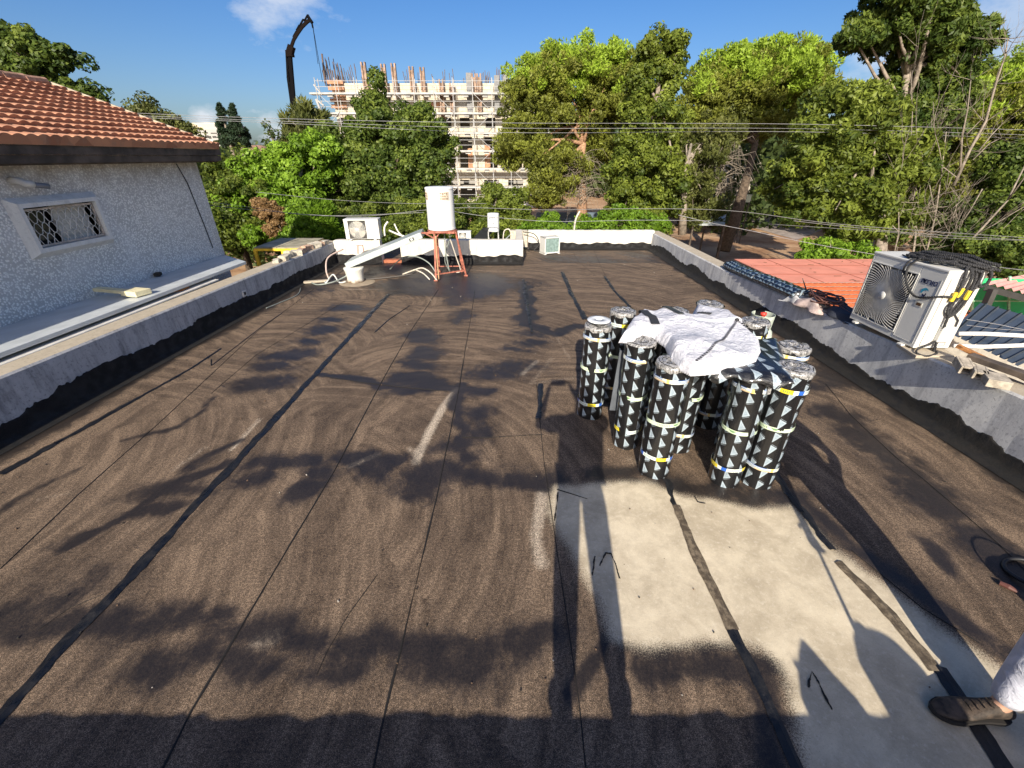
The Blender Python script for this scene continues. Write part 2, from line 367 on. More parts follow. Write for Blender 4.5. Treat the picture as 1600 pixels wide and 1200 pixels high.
    q=np.array([G(*p)[:2] for p in poly]); inside=np.zeros(len(P),bool); dmin=np.full(len(P),9.)
    for k in range(len(q)):
        a=q[k];b=q[(k+1)%len(q)]
        cond=((a[1]>P[:,1])!=(b[1]>P[:,1])); den=(b[1]-a[1]) if abs(b[1]-a[1])>1e-9 else 1e-9
        xi=(b[0]-a[0])*(P[:,1]-a[1])/den+a[0]; inside^= cond&(P[:,0]<xi)
        d,_=seg_dist(P,a,b); dmin=np.minimum(dmin,d)
    sd=np.where(inside,dmin,-dmin)+.02*W2
    pale=np.clip(.5+sd/.26,0,1); ring=np.exp(-((sd+.13)/.09)**2)*np.where((P0[:,0]<.6),.15,.62)*(1+.5*W1); stain_shade=np.maximum(stain_shade,ring)
    # bleeding left edge of the slurry
    for n_,a_ in(('stain_shade',stain_shade),('dust',dust),('pale',pale)):
        at_=me.attributes.new(n_,'FLOAT','POINT'); at_.data.foreach_set('value',np.clip(a_,0,1).astype(np.float32))
    me.materials.append(M['roof'])
    o=bpy.data.objects.new('flat_roof',me); C.objects.link(o); o['kind']='structure'
    return o
roof_o=roof()
def ribbon(name,pts,wid,mat,jit=.25,z=.004,parent=None,step=.04,seed=0):
    """flat strip with a ragged edge laid on the roof"""
    r=random.Random(seed); q=[Vector(p) for p in pts]; S_=[]
    for a,b in zip(q[:-1],q[1:]):
        n=max(1,int((b-a).length/step))
        S_+=[(a.lerp(b,k/n)) for k in range(n)]
    S_.append(q[-1]); mb=MB(); vs=[]; wv=0; wl=wr=1
    for i,p in enumerate(S_):
        d=(S_[min(i+1,len(S_)-1)]-S_[max(i-1,0)]).normalized(); nrm=Vector((-d.y,d.x,0))
        wl=.75*wl+.25*(1+r.uniform(-1,1)*jit*2.4); wr=.75*wr+.25*(1+r.uniform(-1,1)*jit*2.4)
        w_=wid(i/len(S_)) if callable(wid) else wid
        vs+= [p+nrm*w_/2*max(.2,wl)+Vector((0,0,z)), p+Vector((0,0,z+.35*min(w_,.02))), p-nrm*w_/2*max(.2,wr)+Vector((0,0,z))]
    fs=[]
    for i in range(len(S_)-1):
        a=3*i; fs+=[(a,a+3,a+4,a+1),(a+1,a+4,a+5,a+2)]
    mb.add(vs,fs); return mb.build(name,mat,parent,world=True)
def gl(*pp): return [G(*p) for p in pp]
seams=[ # (points in photo survey, width, thick?)
 (gl((607,460),(470,610),(395,694),(300,795),(200,905),(100,1010),(0,1122)),.075,'seam',.35),
 (gl((0,1122),(-250,1400),(-420,1600)),.075,'seam',.35),
 (gl((640,478),(607,500),(585,520)),.02,'seam',.5),
 (gl((818,437),(822,470),(830,520)),.06,'seam',.9),
 (gl((878,425),(893,460),(915,500)),.085,'seam',.35),
 (gl((845,600),(842,655)),.05,'seam',.5),  # dark strip imitating the cast shadow of the photographer's raised forearm
 (gl((945,432),(960,455),(985,480)),.06,'seam',.35),
 (gl((1040,750),(1056,790)),.085,'seam',.8),
 (gl((1145,985),(1195,1085),(1245,1195),(1400,1500)),.062,'seam',.3),
 (gl((1180,690),(1225,760),(1300,860)),.07,'seam',.6),
 (gl((1465,1042),(1560,1190),(1800,1560)),.075,'seam',.3),
 (gl((0,742),(60,708),(170,648),(300,575),(345,545)),lambda t:.07*(1-.75*t)+.008,'seam',.5),
 (gl((330,562),(330,572),(410,510),(440,490)),.012,'seam',.4),
 (gl((490,452),(400,520),(250,660),(120,775),(0,890)),.007,'seamline',.5),
 (gl((540,470),(400,555),(330,615)),.006,'seamline',.5),
 (gl((685,452),(640,520),(600,590),(520,740),(400,940),(300,1110),(258,1195),(150,1400)),.010,'seamline',.6),
 (gl((742,455),(735,500),(728,540),(715,620),(700,690),(686,760),(660,870),(632,990),(600,1120),(584,1200),(540,1400)),.010,'seamline',.6),
 (gl((838,600),(850,720),(870,860),(885,960),(905,1100),(915,1200)),.006,'seamline',.5),
 (gl((895,395),(905,410),(930,430)),.006,'seamline',.5),
 (gl((928,392),(950,440)),.006,'seamline',.5),
 (gl((590,898),(545,960),(510,1020),(495,1055)),.004,'seamline',.8),
 (gl((1290,600),(1330,650),(1400,715),(1450,755),(1560,850),(1600,890),(1700,980)),.007,'seamline',.6),
 (gl((1330,860),(1440,950),(1530,1005)),.007,'seamline',.9),
 (gl((870,765),(918,780)),.009,'seamline',.6),
 (gl((505,588),(560,597),(630,605),(700,612)),.010,'seamline',.6),
 (gl((722,683),(760,684),(850,679)),.009,'seamline',.6),
 (gl((1000,585),(1100,580)),.009,'seamline',.6),
 (gl((1020,418),(900,420)),.008,'seamline',.6),
 (gl((60,985),(110,950),(160,930)),.006,'seamline',.8),
]
M['tan']=NT('torch_track')
def _tan():
    t=M['tan']; o=t.obj(); c=t.mix(t.step(t.noise(o,25,6,.7),.4,.65),(.075,.055,.035),(.21,.165,.11))
    c=t.mix(t.step(t.noise(t.scale(o,(60,8,1)),1,4,.7),.5,.7),c,(.05,.04,.03)); t.bump(t.noise(o,80,4),.4,.004); return t.fin(c,.85)
M['tan']=_tan()
for k,(p,wd,mt,j) in enumerate(seams):
    ribbon('seam',p,wd,M[mt],j,.0045 if mt=='seam' else .003,roof_o,seed=k)
ribbon('seam',gl((1056,790),(1085,860),(1115,925),(1145,985)),.062,M['tan'],.3,.0035,roof_o,seed=50)
ribbon('seam',gl((1310,878),(1350,918),(1400,972),(1450,1030),(1465,1050)),.062,M['tan'],.35,.0035,roof_o,seed=51)
# small tar marks
for k,pp in enumerate([[(872,770),(868,800),(866,815)],[(937,885),(946,864),(955,866),(962,885),(968,905)],[(1262,1075),(1268,1050),(1276,1062),(1300,1110)],[(1300,1110),(1320,1160),(1340,1195)],[(1085,776),(1090,785),(1102,787)],[(930,870),(925,900)]]):
    ribbon('tar_mark',gl(*pp),.008,M['seamline'],1.2,.0055,roof_o,step=.008,seed=80+k) if k!=3 else None
# grit and chips scattered over the felt
rr=random.Random(44); mb=MB()
for k in range(260):
    x=rr.uniform(-4.1,3.9); y=1.1+11*rr.random()**1.7; s_=rr.uniform(.002,.0045)*(1+.10*y); a=rr.random()*3
    if k%4==0: x=rr.choice([-4.1,3.8])+rr.uniform(-.25,.25)*1.2
    mb.obox((x,y,.004+s_*.4),(s_*math.cos(a),s_*math.sin(a),rr.uniform(-.3,.3)*s_),(-s_*.7*math.sin(a),s_*.7*math.cos(a),0),(0,0,s_*.5),m=(0,2,0,2,0,1)[k%6])
tag(mb.build('grit',[simple('grit_dark',(.03,.025,.02),.8),simple('grit_pale',(.42,.38,.32),.9),simple('grit_brown',(.16,.10,.06),.9)]),'fine grit and chips scattered over the roof felt','grit',kind='stuff')
# raised roof edge the photographer stands on
mb=MB(); mb.box((-7,-6,-.05),(6,-.50,.79)); rr=random.Random(31); n=260; ee=[(-7+13*i/n,-.46+rr.uniform(-.006,.006),.80+rr.uniform(-.005,.005)+.003*math.sin(i*.21)+.003*math.sin(i*.9)) for i in range(n+1)]
mb.add([v for (x,y,z) in ee for v in((x,y,-.05),(x,y,z-.012),(x,y-.02,z),(x,y-.10,z+.002),(x,-.6,.791))],[(5*i+k,5*i+5+k,5*i+6+k,5*i+1+k) for i in range(n) for k in range(4)]); pf=mb.build('upper_roof_platform',M['coping'],kind='structure')
mb=MB(); mb.box((-5.3,-6,-3.2),(4.6,12.9,-.02)); bl=mb.build('building_base',M['parapet'],kind='structure')
# ================================================================= PARAPETS
def wavy(y,base,seed):
    k=int(math.floor(y*9)); f=y*9-k; h=lambda q:(math.sin(q*127.1+seed*31.7)*43758.5)%1.0
    k2=int(math.floor(y*2.1)); f2=y*2.1-k2
    k3=int(math.floor(y*26)); return base+.07*((h(k2*7)*(1-f2)+h(k2*7+7)*f2)-.5)*1.5+.045*((h(k)*(1-f)+h(k+1)*f)-.5)+.02*(h(k3+90)-.5)+.02*math.sin(y*3.1+seed)
def long_parapet(name,label,side,y0,y1,wx,wz,th,mat,band):
    t=thing(name,label,'wall',(wx(y0),y0,0))
    n=60; vs=[];tv=[]
    for i in range(n+1):
        y=y0+(y1-y0)*i/n; x=wx(y); z=wz(y); j=.006*math.sin(y*9)+.004*math.sin(y*23)
        o=side*th
        vs+=[(x,y,-.03),(x+j,y,z*.5),(x+side*.004,y,z-.02),(x+side*.02,y,z),(x+o-side*.02,y,z+.004),(x+o,y,z-.02),(x+o,y,-3.0)]
    m=7; fs=[];
    for i in range(n):
        for k in range(m-1):
            a=i*m+k; f=(a,a+1,a+m+1,a+m); fs.append(f if side<0 else f[::-1])
    fs+=[tuple(range(m)),tuple(n*m+k for k in range(m))]
    mb=MB(); mb.add(vs,fs,0)
    for q,f in enumerate(mb.f):
        if q<n*(m-1) and q%(m-1) in(3,): mb.m[q]=1
    mb.build('wall',[mat,M['coping']],t)
    mb=MB(); vs=[];fs=[]; n=700
    for i in range(n+1):
        y=y0+(y1-y0)*i/n; x=wx(y)-side*.012; zt=band(y)
        vs+=[(x-side*.12,y,.006),(x-side*.03,y,.035),(x,y,.07),(x,y,zt-.012),(x+side*.004,y,zt),(x+side*.012,y,zt+.002)]
    for i in range(n):
        for k in range(5):
            a=i*6+k; fs.append((a,a+1,a+7,a+6))
    mb.add(vs,fs); mb.build('bitumen_upstand',M['bitumen'],t,smooth=True)
    return t
long_parapet('parapet_wall','grey streaked parapet wall along the left side of the roof, beside the pebbled house',-1,-.46,10.9,lwx,lwz,.30,M['parapet'],lambda y:wavy(y,.20+.005*y,1.3))
long_parapet('parapet_wall','grey parapet wall along the right side, carrying the big air conditioner and rope',1,-.46,12.85,rwx,rwz,.30,M['parapet_light'],lambda y:wavy(y,.17,4.1))
def far_parapet(label,x0,x1,y,z,bandz,seed,gap=None):
    t=thing('parapet_wall',label,'wall',((x0+x1)/2,y,0)); mb=MB()
    n=int((x1-x0)/.1); vs=[]
    r=random.Random(seed)
    for i in range(n+1):
        x=x0+(x1-x0)*i/n; zz=z+r.uniform(-.006,.006)
        vs+=[(x,y,-.03),(x,y,zz-.015),(x,y+.015,zz),(x,y+.19,zz),(x,y+.2,zz-.01),(x,y+.2,-3)]
    fs=[]
    for i in range(n):
        for k in range(5):
            a=i*6+k; fs.append((a,a+6,a+7,a+1))
    fs+=[tuple(range(6)),tuple(n*6+k for k in range(5,-1,-1))]
    mb.add(vs,fs); mb.build('wall',M['farwall'],t)
    mb=MB(); vs=[];fs=[];n*=3
    for i in range(n+1):
        x=x0+(x1-x0)*i/n; zt=bandz+.02*math.sin(x*6+seed)+.012*math.sin(x*19)
        vs+=[(x,y-.13,.006),(x,y-.03,.04),(x,y-.012,.07),(x,y-.012,zt),(x,y+.004,zt+.004)]
    for i in range(n):
        for k in range(4):
            a=i*5+k; fs.append((a,a+5,a+6,a+1))
    mb.add(vs,fs); mb.build('bitumen_upstand',M['bitumen'],t,smooth=True); return t
far_parapet('short whitewashed parapet under the left air conditioner, ending at a gap',-4.32,-3.2,10.62,.55,.2,1)
far_parapet('whitewashed parapet stretch directly behind the white water tank',-2.72,.27,10.62,.56,.19,2)
far_parapet('whitewashed parapet set further back, in the far right corner of the roof',.46,rwx(12.5)+.05,12.5,.50,.16,5)
# step-back return and low sill in the gap
mb=MB(); mb.box((.10,10.83,-3),(.27,12.6,.52)); tag(mb.build('return_wall',M['farwall']),'short wall linking the two offset far parapets, stained grey','wall')
mb=MB(); mb.box((-3.2,10.70,-.03),(-2.72,10.86,.07)); tag(mb.build('threshold',simple('clay_sill',(.36,.12,.06),.8)),'low red clay sill filling the gap between two whitewashed parapets','sill')
mb=MB(); mb.box((.06,12.46,.50),(.30,12.66,.56)); mb.box((-.35,10.7,.56),(.24,10.8,.575))
# ================================================================= LEFT HOUSE
def pebble():
    t=NT('pebbledash'); o=t.obj()
    v=t.vor(o,38); n=t.noise(o,44,5,.8); b=t.noise(o,2,5,.6)
    c=t.mix(t.step(t.m('ADD',v,t.m('MULTIPLY',n,.6)),.52,.92),(.93,.92,.86),(.55,.54,.51))
    c=t.mix(t.m('MULTIPLY',t.step(b,.4,.75),.35),c,(.84,.83,.81))
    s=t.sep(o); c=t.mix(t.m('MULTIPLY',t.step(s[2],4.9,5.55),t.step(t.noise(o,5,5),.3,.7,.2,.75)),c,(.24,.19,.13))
    t.bump(t.m('ADD',v,t.m('MULTIPLY',n,.6)),.45,.010); return t.fin(c,.95,None,.15)
M['pebble']=pebble()
def tilemat():
    t=NT('clay_tile'); o=t.obj(); cell=t.vor(t.scale(o,(3.4,5.2,6)),1,out='Color'); cs=t.sep(cell)
    c=t.mix(cs[0],(.33,.15,.09),(.56,.28,.165)); c=t.mix(t.m('MULTIPLY',t.step(t.noise(o,7,6,.7),.48,.7),.55),c,(.30,.21,.16))
    t.bump(t.noise(o,60,4),.3,.005); return t.fin(c,.85,None,.25)
M['tile']=tilemat()
M['darkwood']=simple('weathered_dark_wood',(.085,.065,.05),.75,var=.5,scale=5,bump=.6,bscale=25)
M['whitepaint']=simple('white_paint',(.62,.60,.55),.55,var=.12,scale=6)
M['trim']=plaster('window_trim',(.74,.73,.69),(.33,.32,.30),.3,.3,(.6,.6,.57))
hs=thing('house','pebble-dashed single-storey house with an orange clay tile roof beyond the left parapet','house',(-6,4,-3.2))
HX=-6.0; HY=9.06
WY0,WY1,WZ0,WZ1=5.50,6.50,1.31,1.78
mb=MB(); nseg=40
def wq(y0,y1,z0,z1): mb.box((HX-.22,y0,z0),(HX,y1,z1))
wq(-3,WY0,-3.2,2.32); wq(WY1,HY,-3.2,2.32); wq(WY0,WY1,-3.2,WZ0); wq(WY0,WY1,WZ1,2.32)
mb.box((-13,HY-.22,-3.2),(HX-.22,HY,2.32)); mb.add([(HX,HY,2.32),(-8.9,HY,3.5),(-12,HY,2.32),(HX,HY-.2,2.32),(-8.9,HY-.2,3.5),(-12,HY-.2,2.32)],[(0,1,2),(5,4,3),(0,3,4,1),(1,4,5,2)])
mb.box((-13,-3,-3.2),(-12.8,HY-.22,2.32)); mb.box((-12.8,-3,-3.2),(HX-.22,-2.8,2.32))
mb.build('wall',M['pebble'],hs)
# roof: tiled slope
E0=Vector((-5.75,0,2.46)); RX,RZ=-8.5,3.43
slope=Vector((RX-E0.x,0,RZ-E0.z)); SL=slope.length; sd_=slope.normalized(); nrm=Vector((-sd_.z*-1,0,sd_.x*-1)).normalized()
nrm=Vector((sd_.z,0,-sd_.x)).normalized()
if nrm.z<0: nrm=-nrm
y1r=9.40; mb=MB(); rows=12; per=.15
for r_ in range(rows):
    s0=SL*r_/rows-.05; s1=SL*(r_+1)/rows+.02
    ny=int((y1r+3)/per*8); vs=[];fs=[]
    for i in range(ny+1):
        y=-3+(y1r+3)*i/ny; ph=(y/per)%1.0
        hgt=.030*abs(math.sin(PI*ph))**.7 + .004*math.sin(int(y/per)*12.9+r_*7)
        for (s_,lift) in((s0,.075),(s0,.105),(s1,.035)):
            h=hgt+lift if not(lift==.075) else .015
            vs.append(E0+sd_*s_+nrm*h+Vector((0,y,0)))
    for i in range(ny):
        a=3*i; fs+=[(a,a+3,a+4,a+1),(a+1,a+4,a+5,a+2)]
    mb.add(vs,[f[::-1] for f in fs])
# other slope plain underside + ridge
rf=mb.build('roof',M['tile'],hs,smooth=False)
mb=MB(); mb.add([E0+Vector((0,-3,.02)),E0+Vector((0,y1r,.02)),E0+slope+Vector((0,y1r,.02)),E0+slope+Vector((0,-3,.02)),Vector((-11.3,-3,2.46)),Vector((-11.3,y1r,2.46))],[(0,1,2,3),(3,2,5,4)])
mb.build('roof_deck',M['tile'],hs)
mb=MB()
rp=E0+slope
for k in range(30):
    y=y1r-.02-k*.38; mb.tube([rp+Vector((0,y,.10)),rp+Vector((0,y-.40,.075))],[.075,.09],10)
mb.build('ridge_tile',simple('mortared_ridge',(.42,.24,.16),.9,var=.4,bump=.4),rf)
mb=MB(); k=Vector((0,y1r,0)); mb.bar(E0+k+nrm*.07+Vector((0,.03,0)),E0+slope+k+nrm*.09+Vector((0,.03,0)),.04,.07); mb.build('verge_trim',M['coping'],rf)
mb=MB(); mb.box((-5.77,-3,2.26),(-5.73,9.44,2.35)); mb.box((-5.76,-3,2.355),(-5.715,9.45,2.455)); mb.box((-6.3,9.38,2.25),(-5.77,9.42,2.45)); mb.build('fascia',M['darkwood'],hs)
mb=MB(); mb.box((-6.02,-3,2.24),(-5.77,9.38,2.262)); mb.build('soffit',M['darkwood'],hs)
# window
wn_=thing('window',None,None,(HX,WY0,WZ0)); 
for k_ in('label','category'):
    if k_ in wn_: del wn_[k_]
wn_.parent=hs; wn_.location=Vector((HX,WY0,WZ0))-Vector(hs.location)
mb=MB(); b=.115; d=.09
def frus(y0,y1,z0,z1,Y0,Y1,Z0,Z1):
    vs=[(HX+.002,Y0,Z0),(HX+.002,Y1,Z0),(HX+.002,Y1,Z1),(HX+.002,Y0,Z1),(HX+d,y0-.05,z0-.05),(HX+d,y1+.05,z0-.05),(HX+d,y1+.05,z1+.05),(HX+d,y0-.05,z1+.05),
        (HX+d,y0,z0),(HX+d,y1,z0),(HX+d,y1,z1),(HX+d,y0,z1),(HX-.12,y0,z0),(HX-.12,y1,z0),(HX-.12,y1,z1),(HX-.12,y0,z1)]
    fs=[]
    for A in(0,4,8):
        for q in range(4): fs.append((A+q,A+(q+1)%4,A+4+(q+1)%4,A+4+q))
    mb.add(vs,fs)
frus(WY0,WY1,WZ0,WZ1,WY0-b,WY1+b,WZ0-b,WZ1+b)
mb.build('surround',M['trim'],wn_)
mb=MB(); x=HX+.03
for a_,b_ in(((x,WY0+.015,WZ0+.02),(x,WY1-.015,WZ0+.02)),((x,WY0+.015,WZ1-.03),(x,WY1-.015,WZ1-.03)),((x,WY0+.015,WZ0+.02),(x,WY0+.015,WZ1-.03)),((x,WY1-.015,WZ0+.02),(x,WY1-.015,WZ1-.03))): mb.bar(a_,b_,.022)
mb.build('frame',simple('rusty_white_frame',(.5,.42,.35),.6,var=.4,scale=12),wn_)
mb=MB(); px,pz=.155,.155; NH=5
for r_ in range(4):
    for sgn in(1,-1):
        pts=[]; L_=WY1-WY0-.04
        for i in range(8*NH+1):
            u=i/8; tri=abs((u%1)*2-1); # zigzag with flats
            zz=(min(1,max(0,(tri-.2)/.6))-.5)*pz*.9*sgn
            pts.append((x+.012*sgn*.3,WY0+.02+L_*i/(8*NH),WZ0+.065+pz*.85*r_+zz*.95+0.02))
        pts=[(a,b_,min(WZ1-.03,max(WZ0+.02,c))) for a,b_,c in pts]
        mb.tube(pts,.0045,6)
mb.build('grille',M['whitepaint'],wn_)
mb=MB(); mb.box((HX-.10,WY0+.47,WZ0+.0),(HX-.07,WY0+.95,WZ1)); 
for i in range(7): mb.box((HX-.07,WY0+.47,WZ0+.075*i),(HX-.062,WY0+.95,WZ0+.075*i+.06))
mb.build('shutter',simple('shutter_plastic',(.60,.58,.52),.5),wn_)
mb=MB(); mb.box((HX-.16,WY0,WZ0),(HX-.13,WY1,WZ1)); mb.build('pane',simple('dark_glass',(.01,.01,.012),.15),wn_)
# overflow pipe under the eave
pa=atX_=None
mb=MB(); py0=5.62
mb.tube([(HX-.02,5.60,2.08),(HX+.10,5.60,2.08),(HX+.13,5.62,2.05),(HX+.15,5.70,2.03)],.04,12); pp=mb.build('drain_pipe',M['whitepaint'],hs,smooth=True)
mb=MB(); mb.tube([(HX+.15,5.68,2.03),(HX+.19,5.84,2.005)],.032,12); mb.build('pipe_end',simple('grey_pipe',(.16,.17,.19),.5),pp,smooth=True)
# cable down the wall
mb=MB(); mb.tube([(HX+.01,8.50,2.22),(HX+.012,8.62,1.9),(HX+.012,8.70,1.2),(HX+.012,8.74,.72)],.008,6); tag(mb.build('wall_cable',simple('black_cable',(.01,.01,.01),.5)),'thin black cable running down the pebbled house wall near its far corner','cable')
# sandwich panels lying between wall and parapet
M['panel']=simple('pale_metal_panel',(.50,.53,.54),.4,var=.12,scale=3,bump=.1,bscale=8)
def slab(label,c4,th,mat,z):
    mb=MB(); b_=[Vector(c) for c in c4]; t_=[v+Vector((0,0,th)) for v in b_]
    mb.add(b_+t_,[(3,2,1,0),(4,5,6,7),(0,1,5,4),(1,2,6,5),(2,3,7,6),(3,0,4,7)])
    return tag(mb.build('roofing_sheet',mat,bevel=.006),label,'panel','sheets stacked between house and parapet')
slab('upper pale grey insulated roofing panel lying against the pebbled wall',[(-5.985,-.5,.565),(-5.06,-.5,.62),(-4.86,7.85,.60),(-5.985,9.0,.49)],.05,M['panel'],0)
slab('lower thin white sheet sticking out under the grey panel next to the left parapet',[(-5.7,-.5,.525),(-4.98,-.5,.578),(-4.80,6.9,.548),(-5.6,7.1,.505)],.02,M['whitepaint'],0)
mb=MB(); 
for k_,yy_ in enumerate((3.0,4.9,6.95)): mb.bar((-5.97,yy_,.625+.0),(-5.0,yy_-.05,.676),.012,.006)
# ================================================================= MEMBRANE ROLLS
def film_mat(name,flip=False,pitch=(.098,.115),ink_c=(.36,.43,.48),core_c=(.16,.22,.28)):
    t=NT(name); uv=t.uv(); s=t.sep(uv); u,v=s[0],s[1]
    if flip: v=t.m('MULTIPLY',v,-1); 
    a=t.m('DIVIDE',u,pitch[0]); row=t.m('FLOOR',a); fu=t.m('SUBTRACT',t.m('FRACT',a),.5)
    b=t.m('ADD',t.m('DIVIDE',v,pitch[1]),t.m('MULTIPLY',row,.47))
    fv=t.m('SUBTRACT',t.m('FRACT',b),.5)
    x=t.m('MULTIPLY',fu,pitch[0]*10); y=t.m('MULTIPLY',fv,pitch[1]*10)   # in decimetres
    def tri(k=0.0):
        # left edge nearly vertical, apex on the right, low
        e1=t.m('SUBTRACT',t.m('MULTIPLY',x,-1.0),.25)
        e2=t.m('SUBTRACT',t.m('ADD',t.m('MULTIPLY',x,.82),t.m('MULTIPLY',y,.57)),.085)
        e3=t.m('SUBTRACT',t.m('ADD',t.m('MULTIPLY',x,.42),t.m('MULTIPLY',y,-.90)),.25)
        n=t.N('ShaderNodeMath',operation='SMOOTH_MAX'); t.L(e1,n.inputs[0]); t.L(e2,n.inputs[1]); n.inputs[2].default_value=.06
        q=t.N('ShaderNodeMath',operation='SMOOTH_MAX'); t.L(n.outputs[0],q.inputs[0]); t.L(e3,q.inputs[1]); q.inputs[2].default_value=.06
        return q.outputs[0]
    d=tri(); ink=t.step(d,.02,-.01)
    rim=t.step(d,-.10,-.05)   # 1 near the edge
    # hatched lettering-like core
    hat=t.step(t.noise(t.comb(t.m('MULTIPLY',u,420),t.m('MULTIPLY',v,150)),1,3,.7),.48,.56)
    core=t.mix(t.m('MULTIPLY',hat,t.m('SUBTRACT',1,rim)),ink_c,core_c)
    # a thin underline parallel to the lower edge
    e3=t.m('SUBTRACT',t.m('ADD',t.m('MULTIPLY',x,.42),t.m('MULTIPLY',y,-.90)),.335)
    ln=t.m('MULTIPLY',t.step(t.m('ABSOLUTE',e3),.018,.008),t.m('MULTIPLY',t.step(x,-.22,-.20),t.step(x,.2,.18)))
    ink=t.m('MAXIMUM',ink,t.m('MULTIPLY',ln,.8))
    fade=t.step(t.noise(t.obj(),7,4),.25,.5,.72,1)
    c=t.mix(t.m('MULTIPLY',ink,fade),(.009,.009,.010),core)
    o=t.obj(); cr=t.noise(t.scale(o,(26,26,5)),1,6,.7,1.2)
    t.bump(t.m('ADD',cr,t.m('MULTIPLY',t.noise(o,90,3),.25)),.8,.012)
    t.b.inputs['Coat Weight'].default_value=.8; t.b.inputs['Coat Roughness'].default_value=.10
    return t.fin(c,.32,None,.5)
M['film']=film_mat('printed_film'); M['film_up']=film_mat('printed_film_reversed',True)
def wrapmat():
    t=NT('crinkled_wrap'); o=t.obj(); n=t.noise(t.scale(o,(1,1,.35)),26,3,.6,3.0); n2=t.noise(t.scale(o,(1,1,.4)),38,3,.6,3.5)
    c=t.mix(t.step(n,.40,.58),(.09,.088,.085),(.34,.33,.32)); c=t.mix(t.m('MULTIPLY',t.step(n2,.56,.66),.8),c,(.70,.69,.67))
    t.bump(t.m('ADD',n,n2),.3,.006); t.b.inputs['Coat Weight'].default_value=.6; return t.fin(c,.28,None,.6)
M['wrap']=wrapmat()
def tapemat(name,variant):
    t=NT(name); uv=t.uv(); s=t.sep(uv); u,v=s[0],s[1]
    per=.27; a=t.m('FRACT',t.m('ADD',t.m('DIVIDE',u,per),variant*.37)); vv=t.m('DIVIDE',v,.032) # 0..1 over tape height
    def blk(x0,x1): return t.m('MULTIPLY',t.m('GREATER_THAN',a,x0),t.m('LESS_THAN',a,x1))
    white=(.72,.78,.74) if variant!=1 else (.62,.72,.52)
    c=white
    inr=t.m('MULTIPLY',t.m('GREATER_THAN',vv,.22),t.m('LESS_THAN',vv,.78))
    letters=t.m('MULTIPLY',inr,t.m('GREATER_THAN',t.m('FRACT',t.m('MULTIPLY',a,22)),.42))
    lt=t.m('MULTIPLY',letters,t.step(t.noise(t.comb(t.m('MULTIPLY',u,330),t.m('MULTIPLY',v,260)),1,2),.42,.5))
    if variant==0:
        c=t.mix(blk(.0,.30),white,(.80,.62,.03)); c=t.mix(blk(.42,.56),c,(.03,.12,.48))
        c=t.mix(t.m('MULTIPLY',lt,t.m('MAXIMUM',blk(.60,.95),t.m('MULTIPLY',blk(.06,.24),1))),c,(.05,.16,.10))
    elif variant==1:
        c=t.mix(t.m('MULTIPLY',lt,blk(.18,.55)),white,(.10,.22,.10)); tr=t.m('MULTIPLY',blk(.62,.84),t.m('GREATER_THAN',vv,t.m('MULTIPLY',t.m('ABSOLUTE',t.m('SUBTRACT',a,.73)),7)))
        c=t.mix(t.m('MULTIPLY',tr,inr),c,(.16,.30,.14))
    else:
        st=t.m('GREATER_THAN',t.m('FRACT',t.m('MULTIPLY',vv,3)),.5)
        c=t.mix(t.m('MULTIPLY',st,blk(.0,.6)),(.70,.72,.62),(.05,.14,.42)); c=t.mix(blk(.72,.80),c,(.85,.60,.18)); c=t.mix(t.m('MULTIPLY',blk(.3,.7),t.m('LESS_THAN',vv,.4)),c,(.62,.46,.28))
    t.b.inputs['Coat Weight'].default_value=.4
    t.bump(t.noise(t.obj(),60,4),.3,.004)
    return t.fin(c,.35)
TP=[tapemat('tape_yellow_blue',0),tapemat('tape_green_print',1),tapemat('tape_striped',2)]
def cyl_uv(name,parent,r,z0,z1,mat,n=48,rows=10,wob=.004,seed=0,flare=0,cap=False,a0=0,a1=2*PI,smooth=True,lean=0):
    rr=random.Random(seed); ph=[rr.random()*6 for _ in range(4)]
    vs=[];uv=[]
    for i in range(rows+1):
        z=z0+(z1-z0)*i/rows
        for j in range(n+1):
            t=a0+(a1-a0)*j/n
            q=r+wob*(math.sin(2*t+ph[0])+.6*math.sin(3*t+ph[1]+z*5)+.5*math.sin(5*t+z*9+ph[2])+.4*math.sin(z*23+ph[3]))+flare*max(0,(z-.93)/.07)**2
            vs.append((q*math.cos(t),q*math.sin(t),z)); uv.append((t*.125,z))
    fs=[(i*(n+1)+j,i*(n+1)+j+1,(i+1)*(n+1)+j+1,(i+1)*(n+1)+j) for i in range(rows) for j in range(n)]
    me=bpy.data.meshes.new(name); me.from_pydata(vs,[],fs); me.materials.append(mat)
    l=me.uv_layers.new(name='UVMap'); li=np.zeros(len(me.loops),np.int32); me.loops.foreach_get('vertex_index',li)
    l.data.foreach_set('uv',np.array(uv,np.float32)[li].ravel()); me.polygons.foreach_set('use_smooth',[True]*len(fs))
    o=bpy.data.objects.new(name,me); C.objects.link(o); o.parent=parent; return o
